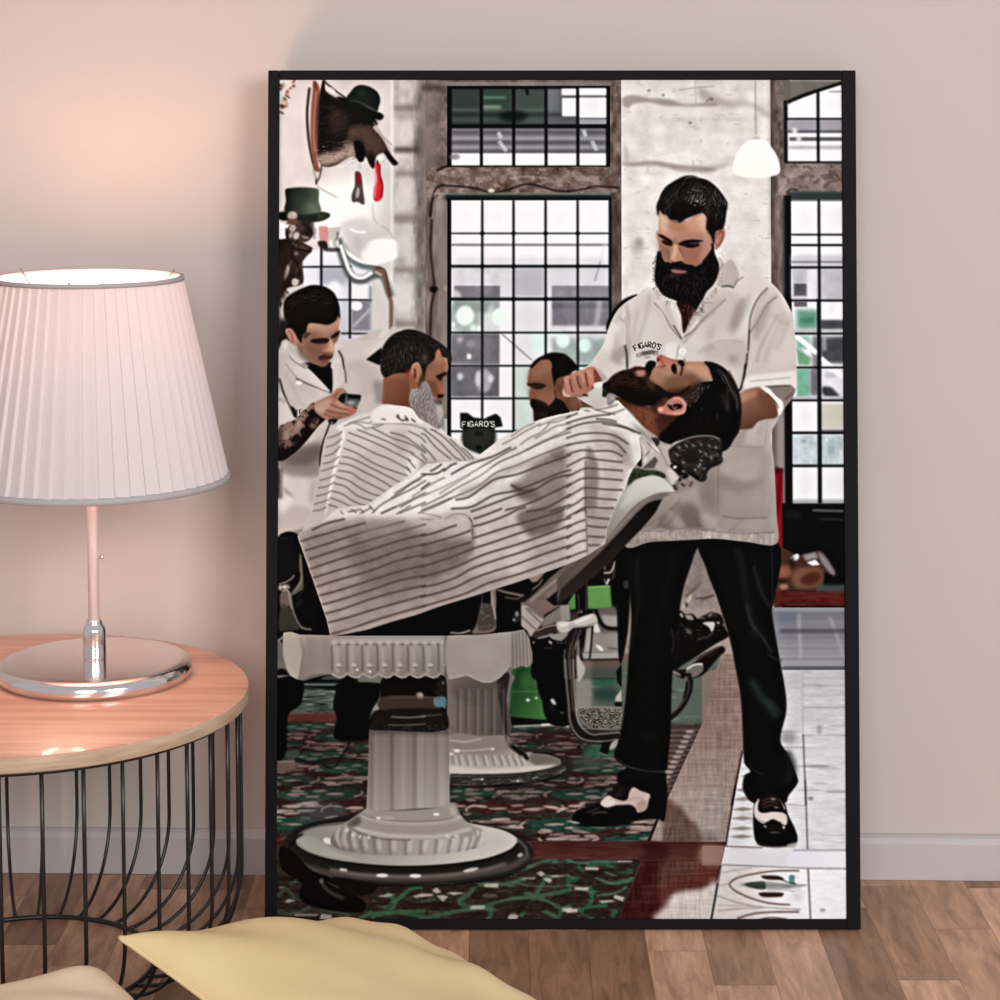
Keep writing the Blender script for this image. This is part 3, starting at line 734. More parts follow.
# ---- the floor of the shop
def shop_floor():
    R_(277, 600, 771, 917, '4a3a36'); R_(770, 609, 843, 917, '75757a')
    # far floor seen between the legs
    FG('277 640 740 640 740 720 277 720', '77706a', '6a726a', (500, 640), (500, 720), sm=0)
    R_(620, 530, 740, 690, '8d837c'); FG('640 530 740 530 740 690 640 690', '7f7671', 'a69890', (690, 560), (690, 640), sm=0)
    TX('620 530 740 530 740 690 620 690', .04, 6, 5, 31, sm=0)
    def uv(u, v): y = 467 + 1/v; return 797 + u/v, y
    def blob(u, v, ru, rv, col, a=1, n=14, b=.25):
        lay(raster(np.array([uv(u + ru*math.cos(t), v + rv*math.sin(t)) for t in np.linspace(0, 2*PI, n, endpoint=False)]), b), col, a)
    rg = random.Random(4)
    # left: encaustic tiles, maroon and green
    F('277 715 700 715 650 840 277 840', '3a2422', sm=0)
    with clip('277 716 530 716 700 690 706 694 645 840 277 840', 0):
        TX('277 700 720 700 720 845 277 845', .5, 34, 5, 33, col='2c4438', th=.0, sm=0)
        for k in range(-2, 14):
            v = 1/341 + k*.00013
            odd = k % 2
            y = 467 + 1/v
            for n in range(-5, 5):
                u = -.83 + .42*n + (.195 if odd else 0)
                dark = ('27493d', '2c4f3f', '35493f') if (odd or n % 3 == 1) else ('3a1f1d', '35201f', '422321')
                blob(u, v, .125, .00006, rg.choice(dark), .9)
                f = .9 if y > 745 else .8
                for du, dv in ((.06, 0), (-.05, 0), (.0, .000026), (.006, -.000026)):
                    blob(u + du, v + dv, .030 if dv == 0 else .022, .0000105, rg.choice(('b5a59b', 'a6968c', '9b8b82')), f, 10, .2)
                # cream crossings between the medallions
                uu = u + .21
                for du, dv, r in ((.03, .00002, .022), (-.03, -.00002, .02), (-.03, .000022, .022), (.03, -.00002, .02), (0, .00004, .02), (0, -.00004, .018)):
                    blob(uu + du, v + dv, r*1.5, .0000125, rg.choice(('bba89e', 'a8938a', '8f7c74')), f, 8, .2)
                for sgn in (1, -1):
                    a_ = [uv(u + sgn*.128, v - .00003), uv(u + sgn*.142, v), uv(u + sgn*.128, v + .00003)]
                    L(np.array(a_), max(.8, (y - 650)*.014), 'b3a096', .85, .2)
        for i in range(330):
            y = 718 + 120*rg.random()**1.0; x = rg.uniform(277, 700); q = (y - 560)/250
            O(x, y, rg.uniform(4, 9)*q, rg.uniform(1.1, 1.9)*q, rg.choice(('b9a79d', 'a9978d', '9c897f', '3a1f1d', '2c4438', '2a1715')), .8, .3, rot=rg.uniform(-8, 8))
        TX('277 700 720 700 720 845 277 845', .04, 5, 2, 34, sm=0)
        R_(277, 716, 420, 722, '6a3a33', .5, 1)
    FG('277 716 530 716 700 690 706 694 645 790 277 790', '1a1414', '1a1414', (0, 0), (1, 1), a=.28, b=3)
    FG('560 655 720 655 700 725 560 725', '59625a', '606a60', (600, 660), (600, 720), a=.95, b=1.5, sm=0)
    with clip('565 655 722 655 700 725 565 725', 0):
        R_(560, 655, 650, 662, '7b5e55', .8, 1)
        for i in range(26):
            y = rg.uniform(664, 722); x = rg.uniform(575, 700)
            O(x, y, rg.uniform(5, 16), rg.uniform(.8, 1.8), rg.choice(('2d4a3f', '8c968a', '6f8577', '3a5a4c', '7d8878')), .6, .6)
        O(603, 680, 14, 7, '1f5a44', .7, 3); O(605, 695, 14, 7, '1b3833', .7, 3); R_(575, 660, 588, 712, '8b887b', .7, 3)
    with clip('670 725 706 725 660 805 640 805', 0):
        R_(640, 720, 710, 810, '4a3a36', .9)
        for i in range(15):
            y = 731 + i*5.0; L([(664, y), (700 - i*2.3, y - 1)], 1.3, '8f7f77', .7, .3, sm=0); O(688 - i*2.6, y + 1, 4.5, 1.5, 'b3a59c', .85, .5)
    O(598, 752, 16, 6, '3c6a58', .8, 3); O(588, 762, 20, 4, '4a5a54', .7, 2)
    R_(277, 713, 345, 722, '5e312b', .9, 1)
    # rear floor at far left
    R_(286, 683, 342, 714, '4d5650', 1, 1); TX('286 683 342 683 342 714 286 714', .12, 12, 2.5, 35, sm=0)
    # brown boarded path running away from the viewer
    FG('722 655 746 655 741 752 719 862 640 862 664 802 700 725', '8d736b', '9a867c', (720, 660), (690, 800), sm=0)
    F('D5 0 120 100 100 140 10 215 10 210 200 240 480 270 640 195 1000 0 1000', '8f7a71', .8, .8, sm=0)
    with clip('722 655 746 655 741 752 708 917 617 917 664 802 700 725', 0):
        FG('617 840 740 840 708 917 617 917', '4a211c', '3f1512', (680, 850), (640, 917), sm=0)
        FG('660 750 741 752 722 845 650 845', '9b8a80', 'a79a92', (700, 750), (700, 830), a=.8, b=4)
        F('C6 640 130 720 150 790 230 860 300 900 370 940 420 1000 440 1000 640 800 680 700 720 600 700 560 500 640 420', '5f4138', .85, 2.5)
        F('C6 640 380 700 200 760 180 800 260 880 320 900 440 760 470 640 450', '6d5a50', .8, 2)
        F('C6 0 395 500 410 660 440 660 520 560 700 520 920 300 920 480 530', '431a17', .85, 3)
        F('C6 700 100 900 60 1000 100 1000 360 920 360 850 260 780 190', 'aea298', .7, 3)
        F('D6 0 100 180 60 150 430 60 430 0 380', 'a3968e', .7, 4); F('D6 0 330 80 360 130 440 0 440', '74655c', .7, 3)
        F('C6 640 830 700 740 800 720 900 710 1000 660 1000 930 590 930', 'd9d3cc', .95, 3)
        F('C6 600 700 680 640 800 640 900 560 1000 540 1000 650 850 700 700 740 640 850', '6a3a32', .7, 3)
        TX('610 640 760 640 760 917 610 917', .035, 2.2, 14, 36, sm=0)
        TX('610 640 760 640 760 917 610 917', .03, 20, 1.6, 37, sm=0)
        for s in ('C6 740 440 760 410 770 380', 'C6 700 290 690 330 670 400'): L(s, .6, '2d1a16', .6, .3)
    # crossing red band
    FG('530 841 724 841 719 860 528 860', '47241f', '5a352d', (600, 840), (600, 858), sm=0)
    TX('530 841 724 841 719 860 528 860', .03, 18, 2, 38, sm=0)
    F('C6 480 400 660 430 660 520 480 530 520 470', '32110f', .7, 2)
    FG('D6 0 430 560 430 620 460 560 560 0 560', '83655a', '6a4a40', (705, 850), (785, 850), sm=0)
    F('D6 0 430 160 435 280 450 300 550 0 550', 'a48478', .8, 3); F('D6 280 430 600 430 610 460 570 510 580 570 300 555', '4a211a', .9, 1.2)
    # white tiles to the right
    FG('772 609 843 609 843 917 706 917 724 842 745 752 776 700', '75757a', 'dedfe1', (800, 610), (800, 720), sm=0)
    with clip('772 609 843 609 843 850 722 850 740 752 776 700', 0):
        for i in range(16):
            y = 612 + i*5.2
            R_(772, y, 843, y + rg.uniform(1.2, 3), rg.choice(('8f9096', '7c7d83', '60626b', '9fa0a4', '6d6f76')), .55, 1)
        R_(772, 609, 843, 613, 'a3a4a6', .7, 1); R_(776, 614, 795, 625, '6a7384', .6, 2); L('797 615 798 640 799 660', 2.5, 'b8b8bb', .7, 1); L('828 618 836 640 842 660', 2.5, 'b0b0b3', .7, 1)
        R_(778, 630, 843, 634, '4c4a4c', .7, 1)
        R_(780, 667, 843, 671, '606165', .9, .8)
        FG('778 671 843 671 843 850 722 850 741 752', 'c3c4c6', 'dededf', (800, 675), (800, 760), sm=0)
        for i in range(44):
            y = rg.uniform(680, 846); x = rg.uniform(735, 843)
            O(x, y, rg.uniform(6, 18), rg.uniform(.6, 1.6), rg.choice(('a1a2a5', 'f4f5f6', 'b0b1b4', 'f0f1f2', '8e8f92')), .5, .8)
        for y in (686, 696, 708, 735.5): R_(800, y - .7, 843, y + .7, '96979a', .6, .6)
        R_(800, 690, 843, 705, 'd2d3d5', .6, 2); O(786, 738, 8, 6, '6c6d70', .5, 2); R_(800, 672, 801, 740, '9b9ca0', .5, .5)
        O(817, 730, 2.5, 5, '8b8c8f', .6, 1.2)
    TX('722 671 843 671 843 850 722 850', .03, 12, 3, 39, sm=0)
    for i, (y, x0, x1) in enumerate(((762, 740, 752), (776, 738, 756), (790, 733, 750), (799, 731, 752), (809, 729, 752), (818, 728, 752), (828, 727, 752), (836, 726, 752))):
        F([(x0, y), ((x0+x1)/2, y - 2.5), (x1, y - .5), ((x0+x1)/2, y + 1.8)], '7d756e', .75, .5, sm=0)
    L('D5 672 530 688 1000', 1.1, '333437', .85, .3, sm=0); L('D6 685 0 697 455', 1.1, '333437', .85, .3, sm=0); L('D6 550 160 690 168', .8, '77787a', .7, .3)
    O(808, 798, 3, 2, '8b8c8e', .8, .8)
    L('D5 268 640 195 1000', 1.5, '2b0f0d', .95, .3, sm=0); L('D6 222 30 155 435', 1.4, '1c100e', .95, .3, sm=0); L('D6 155 435 400 445', .9, '4a3530', .9, .3, sm=0)
    FG('D6 600 460 1000 465 1000 580 560 575 560 510', 'e6e7ee', 'f3f3f5', (790, 850), (843, 850), b=.5, sm=0); R_(790, 848.6, 843, 849.6, '6b6c70', .7, .3)
    FG('D6 125 555 1000 578 1000 930 55 930', 'd8d2ce', 'f5f5f7', (735, 880), (790, 880), sm=0)
    with clip('D6 125 555 1000 578 1000 930 55 930', 0):
        L('D6 640 595 480 598 350 615 240 640 190 670 180 690 220 730 330 780 450 810 580 820', 1.7, '6a5347', .9, .3)
        L('D6 130 610 240 590 330 575', .9, '8d7d74', .7, .3); L('D6 180 680 130 690 80 690', 1.4, 'a79b94', .7, .4)
        L('D6 100 760 250 810 400 835 620 850', 1.0, '8b7d75', .8, .3); L('D6 100 860 260 845 400 838', 1.3, '9a8b82', .7, .4); L('D6 100 820 330 830', .8, '9a8b82', .7, .3)
        L('D6 230 910 330 880 450 868 640 866', 1.9, '6f5b51', .9, .4); L('D6 360 920 450 905 560 915', 1.6, '503c34', .9, .4)
        F('D6 250 688 300 672 420 666 560 680 700 690 560 715 420 720 310 708', '93938c', .8, .6); F('D6 280 685 330 672 410 670 410 718 320 706', '3a4940', .9, .4)
        F('D6 395 628 500 630 540 655 440 655 400 645', '3a2019', .95, .3); F('D6 380 740 520 740 535 755 510 768 400 768', '3a2019', .95, .3)
        F('D6 575 628 612 630 608 665 620 685 580 680', '4c807c', .85, .8); L('D6 520 655 580 675 620 684', 1.1, '33413b', .9, .3); L('D6 420 690 600 700', .8, '6c726c', .8, .3); L('D6 430 730 560 722 610 735', .9, '8d8a83', .7, .4)
        O(795, 855, 20, 12, 'a9aaad', .8, .8, tile='D6'); O(630, 850, 22, 8, '9a9b9d', .7, .8, tile='D6'); R_(790, 885, 798, 900, 'bcbfc3', .5, 3)
    TX('706 862 843 866 843 917 706 917', .02, 8, 3, 40, sm=0)
    L('D6 125 560 60 915', 1.2, '2a2423', .9, .3, sm=0); L('D6 130 556 700 580 1000 583', .8, '4b4544', .9, .3, sm=0); L('D6 700 580 715 930', 1.3, '3a3a3c', .85, .3, sm=0)
    L('C6 1000 680 955 915', 1.3, '1c1716', .9, .3, sm=0)
    # near left tiles: brown ground, green interlace, white diamonds
    F('277 858 640 858 637 862 618 917 277 917', '382b26', sm=0)
    with clip('277 858 640 858 616 917 277 917', 0):
        TX('277 855 640 855 640 917 277 917', .45, 22, 5, 41, col='4a4a3f', th=.1, sm=0)
        g1, g2 = '4b6c52', '5f705c'
        LS('0 915 150 880 420 830 600 780 740 770 900 745 1000 715;560 680 700 740 880 820 930 850 900 920;330 740 380 690 560 680 700 650;250 800 330 740;250 800 330 840 400 830;430 830 470 870 440 920;430 850 640 830;600 600 720 570 870 520 890 540 760 760 660 900;700 800 900 900;940 850 1000 820', 4.2, g1, .9, .5, tile='B6')
        LS('620 600 760 560 900 540 1000 520;560 650 700 690 860 700 1000 690;0 700 140 680 300 690;0 800 100 780;50 870 170 850;520 800 640 780 740 770;600 880 700 820', 1.8, g2, .8, .4, tile='B6')
        for x, y, rx, ry in ((460, 760, 130, 36), (650, 720, 90, 22), (680, 830, 200, 40), (860, 600, 120, 22), (120, 830, 140, 30), (520, 650, 100, 18), (300, 690, 90, 20), (350, 890, 100, 20), (960, 780, 90, 30), (860, 560, 100, 14)):
            O(x, y, rx, ry, '33261f', .9, .6, tile='B6')
        O(460, 760, 50, 14, '7a7c70', .6, .8, tile='B6'); O(560, 730, 90, 10, '60705c', .4, 1, tile='B6')
        FS('425 680 520 680 515 708 420 703;75 725 105 705 140 735 105 748;105 760 145 755 185 765 150 800;165 742 230 735 300 742 220 756;0 745 90 748 80 762 0 768;765 610 800 597 830 620 800 635;805 645 860 645 875 660 850 678;650 645 760 640 760 650 690 652;840 630 900 624 975 630 880 640;340 825 430 825 425 848 325 850;590 885 620 878 650 890 640 915 575 912;940 840 1000 838 1000 868 935 865', 'c4beb3', .95, .3, tile='B6', sm=0)
        LS('0 540 60 560 110 600 60 650 0 660;250 540 330 590 440 600;250 540 130 560;150 700 170 740 150 830 80 860;160 740 260 700 440 650;80 850 180 910;330 850 300 900;270 820 130 850', 4.4, '3b6b4d', .9, .5, tile='C6')
        LS('250 600 400 660 440 640;170 740 60 700 0 690;200 760 330 740 400 700;0 620 50 650;190 640 300 680 420 660;0 530 100 545 200 535 330 540', 2.6, '5f7a63', .8, .4, tile='C6')
        for x, y, rx, ry in ((150, 620, 90, 22), (320, 590, 90, 14), (270, 710, 100, 22), (200, 870, 90, 30), (70, 780, 60, 22), (30, 560, 50, 14), (350, 640, 60, 12), (280, 780, 70, 14)):
            O(x, y, rx, ry, '33261f', .92, .6, tile='C6')
        FS('125 572 215 572 210 592 125 590;60 705 150 705 145 725 50 722;0 845 75 845 72 870 0 872;320 755 385 770 375 798 310 775;210 795 300 788 330 798 230 808;340 530 440 530 430 540 330 540', 'd0cbc0', .95, .3, tile='C6', sm=0)
        LS('650 790 740 830 900 720 980 700;740 740 800 800 760 860 640 900;820 860 900 880 1000 900;650 880 800 870 1000 860;560 910 650 870', 4.0, '4a6e50', .9, .5, tile='A6')
        LS('20 760 80 720 140 780;20 870 130 880 240 830;300 850 450 870 500 900;60 600 160 640 100 690;140 620 60 560', 3.8, '52624f', .8, .6, tile='A6')
        FS('680 765 760 745 800 755 740 770;910 765 960 748 1000 760 940 775;60 800 100 780 145 795 90 805;310 880 380 885 380 910 300 915;30 700 80 702 40 712;130 880 300 882 280 892 140 892', 'bfbab0', .9, .4, tile='A6', sm=0)
        O(700, 810, 60, 16, '33261f', .9, .6, tile='A6'); O(880, 830, 80, 20, '33261f', .9, .6, tile='A6'); O(80, 650, 60, 16, '241d1a', .9, .6, tile='A6'); O(160, 830, 60, 14, '3a2622', .8, .6, tile='A6')
        TX('277 855 640 855 640 917 277 917', .035, 4, 2, 42, sm=0)
        FG('277 858 640 858 620 917 277 917', '000000', '000000', (0, 0), (1, 0), a=.1, sm=0)
    R_(277, 836, 300, 846, '4a1c1a', .8, 2)
    O(322, 812, 26, 10, '57686c', .55, 5)

# ---- left side: trophy, hats, wrought stand, wall mirror window
def left_side():
    # twigs in the corner
    for i in range(34):
        rg = random.Random(i); x = 277 + rg.uniform(0, 15); y = 80 + rg.uniform(0, 38)
        if (x - 277) > 17*(1 - (y - 79)/46): continue
        O(x, y, rg.uniform(1.5, 3.4), rg.uniform(.8, 1.6), rg.choice(('9a6b58', '6b4436', 'b98d78', '4f352b', 'c3a192')), .85, .4, rot=rg.uniform(-60, 60))
    # window with white bars behind the left barber
    FG('A2 180 210 420 190 640 380 640 800 400 820 180 470', 'f4f5fa', 'd9dade', (300, 250), (300, 340), sm=0)
    R_(318, 268, 346, 286, 'aeb0ba', .8, 2); R_(346, 285, 370, 300, '9c9da4', .2, 2); R_(350, 302, 370, 332, '86868f', .9, 1.2); O(333, 288, 6, 6, 'f6fff8', .9, 1.4); R_(350, 284, 366, 300, 'fbfffb', .95, .8); O(355, 307, 6, 5, 'fdfff8', 1, .7); R_(339, 302, 346, 340, 'c7c8cd', .8, 1.5)
    L('A2 510 720 630 600', 3, 'c8c8cd', .7, .8)
    L('A2 298 190 298 470', 2.2, '11181b', 1, .5, sm=0); L('A2 165 320 500 318', 1.7, '1f2626', 1, .4, sm=0); L('A2 490 380 490 810', 2.2, '151a1c', 1, .5, sm=0); L('A2 400 540 640 542', 1.5, '1c2222', 1, .4, sm=0); L('A2 430 765 630 768', 1.6, '1c2121', 1, .4, sm=0); L('A2 628 450 628 560', 1.6, '3a4242', .7, .6)
    R_(370, 285, 392, 345, 'd9d5cf', .8, 3)
    # bright wall lamp and swan-neck pipes
    F('A2 600 160 680 130 790 140 805 200 800 260 700 300 600 290 560 220', 'fffffa', 1, 1.2); F('A1 300 790 420 830 435 960 350 1000 270 960 300 900', 'fffffa', 1, .8)
    F('A2 440 20 600 0 620 150 560 240 520 200 440 100', 'd8d5d1', .8, 2); O(540, 160, 30, 50, 'c4c0bb', .6, 2, tile='A2'); L('A2 490 65 540 85 600 85', 2.2, 'ffffff', .9, .6)
    L('A2 700 40 760 90 770 130', 1.2, 'b5afaa', .7, .5); L('A1 640 860 650 960 680 1000', 1.2, 'b5afaa', .6, .5)
    L('A2 430 170 480 250 560 305 660 325 720 400 765 520', 7, '5d6b69', .8, 1)
    L('A2 430 150 470 220 560 280 680 300', 4, 'fbfdf9', .95, .8); L('A2 405 130 435 230 465 320 510 395 580 405 640 375 700 365', 8.5, '59605e', .9, .9); L('A2 425 170 455 260 485 340 525 385 580 390 640 355', 3.6, 'fdfffb', 1, .7)
    L('A2 650 335 710 360 740 480 765 560 765 740', 4.2, '8a6c5e', .95, .8); L('A2 660 322 720 340 740 420 758 520', 1.6, '4b352c', .9, .5); L('A2 655 350 690 370 700 380', 2.4, 'e8c9bb', .8, .7)
    F('A2 280 55 300 45 345 60 345 150 300 165 285 130', 'cf9b94', .95, .8); F('A2 345 60 430 50 400 180 350 200', 'c9c6c0', .9, .8); F('A2 275 150 330 150 340 200 290 190', '3a2422', .95, .5); L('A2 400 100 410 90 395 150', 1.6, '6b6461', .8, .6); L('A2 360 140 370 200', 2.4, 'fbfbf6', .9, .6); L('A2 405 140 410 190', 2.6, 'f6f6f2', .9, .6); O(365, 205, 60, 14, '262422', .7, .8, tile='A2'); L('A2 258 60 250 130', 2, '8c8a9a', .7, .8)
    # trophy board and boar head
    L('A1 215 80 200 250 210 420 235 560 260 640', 2.6, '2a1c17', .9, .8)
    F('A1 240 35 275 60 285 120 275 300 268 480 275 600 290 640 260 640 232 540 222 400 225 230 235 110', '8a5848', 1, .6); L('A1 262 110 250 250 245 400 255 520', 1.8, 'b98570', .8, .6); L('A1 250 35 262 90', 1.5, '5f3529', .9, .4)
    F('A1 285 120 310 60 330 110 400 150 480 150 560 200 640 260 660 330 640 350 700 420 745 500 790 570 810 590 780 605 740 560 720 520 680 530 660 560 640 620 610 570 580 540 540 560 510 540 460 560 400 600 330 615 290 590 268 520 275 300', '372a25', 1, .6)
    TX('A1 285 120 400 150 560 200 700 420 790 570 640 600 330 610 270 520', .05, 4, 3, 50)
    F('A1 285 130 400 160 560 200 660 280 640 330 500 340 470 420 400 480 280 490', '120d0b', .85, 2)
    F('A1 560 340 640 350 700 430 745 510 700 510 660 530 600 480 560 420 480 420 480 360', '5c463c', .8, 2); F('A1 350 250 430 230 480 300 430 380 360 380', '3a2b26', .7, 2)
    F('A1 275 540 400 510 500 480 530 540 450 560 400 590 330 605 285 590', 'b3a193', .9, 1.6); F('A1 440 460 500 440 520 490 470 510', 'a08d80', .6, 1.5)
    HR('A1 275 480 500 430 540 540 400 600 290 590', 120, 6, 165, ('cbbcb0', '6f5d52', '463a34'), .5, .5, 51)
    HR('A1 300 160 640 300 700 460 560 440 300 480', 160, 6, 160, ('6b564a', '1d1512', '4d3d35'), .4, .5, 52)
    F('A1 515 440 560 450 590 500 580 570 550 580 530 540', '0d0707', 1, .5); F('A1 610 540 640 530 655 600 640 625 610 580', '2a1a17', 1, .4); L('A1 720 510 800 595', 3.4, '1b100e', 1, .5, sm=0); O(690, 555, 25, 20, 'e6e2de', .9, .6, tile='A1')
    L('A1 640 300 700 400 770 470', 1.6, 'a4958c', .8, .5); L('A1 315 40 400 110 460 150', 1.6, '231b18', .95, .3); L('A1 312 30 300 110 310 140', 3, '17110f', 1, .4); O(365, 100, 30, 16, 'dcd8d4', .9, .6, rot=40, tile='A1'); O(398, 130, 9, 12, 'c7c3bf', .9, .3, tile='A1')
    # bowler hat on the boar
    F('A1 465 150 490 110 520 75 560 62 620 75 670 110 690 160 680 210 665 240 600 210 520 180', '1c211e', 1, .5)
    F('A1 400 140 470 155 560 190 640 230 700 255 712 280 690 300 650 290 640 320 560 310 480 200 420 165', '131513', 1, .6); L('A1 480 165 560 180 640 220 665 240', 1, '4e5450', .8, .4); O(560, 110, 40, 20, '333a35', .7, 2, tile='A1')
    L('A1 650 300 670 330', 2, '1f1512', .9, .4)
    L('A1 290 640 300 600 285 680 262 725', 1.4, '40332c', .9, .4); L('A1 250 590 245 640 262 690', 1.6, '8f8a70', .7, .6); L('A1 262 690 262 735', 1.6, '3a302a', .9, .4); L('A1 270 740 300 765 400 820', 1.1, '8d867e', .7, .5)
    # hanging tags
    F('A1 525 650 560 660 575 760 585 865 540 850 505 850 500 800 520 740', '5a4a48', .95, .7); F('A1 525 645 560 660 565 730 530 730', '8f2b33', .9, .6); O(540, 790, 12, 38, 'cfc7c4', .8, .6, rot=8, tile='A1'); O(555, 610, 14, 25, 'b8bcb6', .6, .8, tile='A1')
    F('A1 655 600 690 590 690 660 710 730 700 830 650 840 650 760 668 700', 'd2404a', 1, .5); L('A1 685 600 690 680 705 740 700 820', 1.6, '7e1620', .9, .4); L('A1 655 640 660 720 655 820', 1.8, 'ef9a9c', .8, .5); L('A1 670 570 672 600', 1.8, '30201c', .9, .4)
    # green top hat on the stand
    F('A1 15 925 60 915 150 905 290 915 350 930 345 955 290 980 180 990 60 975 15 960', '242b26', 1, .5); F('A1 15 925 60 920 60 975 15 962', '10140f', .9, 1); F('A1 280 920 350 932 335 955 270 975', '44533f', .8, 1.2)
    FG('A1 55 770 90 757 170 752 260 758 280 775 280 850 290 915 170 935 55 920 60 840', '1d231e', '5c6a58', (285, 200), (316, 205), b=.4)
    O(150, 800, 70, 30, '2b352d', .6, 3, tile='A1'); O(240, 890, 50, 30, '7f8c7a', .5, 3, tile='A1')
    # wrought stand
    FG('A2 15 130 140 140 200 170 240 200 190 260 170 300 180 400 160 440 60 470 40 560 15 560', '1c1513', '463831', (277, 270), (303, 270), b=.6)
    F('A2 15 20 80 50 60 130 15 135', 'eef2f2', 1, .8)
    F('A2 60 110 70 60 110 20 170 10 230 60 240 110 200 150 130 150', '4a3b35', 1, .6)
    for x, y, rx, ry, c in ((105, 60, 22, 26, 'c4b8ad'), (130, 110, 20, 26, 'd8d0c6'), (95, 105, 14, 22, 'b0a498'), (60, 360, 18, 60, 'cbbfb3'), (125, 420, 24, 30, 'ded7cd'), (120, 170, 16, 12, '7d6d64'), (180, 60, 16, 16, '8c7d74'), (190, 120, 26, 10, 'a39589'), (130, 230, 16, 12, '8a7a70'), (45, 530, 16, 34, 'bfb5aa'), (145, 330, 10, 30, '6b5a51'), (90, 300, 10, 24, '5a4a42'), (210, 30, 10, 14, '241b18'), (180, 190, 30, 8, '5f534d')):
        O(x, y, rx, ry, c, .85, .7, rot=20, tile='A2')
    for s in ('A2 60 310 40 380 55 470 80 500', 'A2 140 140 100 200 110 260 140 300 150 380', 'A2 170 20 210 60 200 110', 'A2 90 180 130 200 230 220', 'A2 60 60 70 130', 'A2 100 380 150 400'): L(s, 1.6, '1a1210', .9, .5)
    O(103, 943, 34, 30, 'a89c90', 1, .5, tile='A1'); O(112, 935, 12, 12, 'd6cfc6', .7, 1, tile='A1'); F('A1 75 965 130 965 150 1000 60 1000', '6a4d43', 1, .6); R_(300, 222, 312, 236, '2a211e', .8, 1.2)
    R_(277, 255, 284, 300, '30201f', .8, 1.5); R_(277, 320, 292, 350, '120c0d', .9, 2); R_(277, 268, 279, 340, '4a2f30', .7, 1)

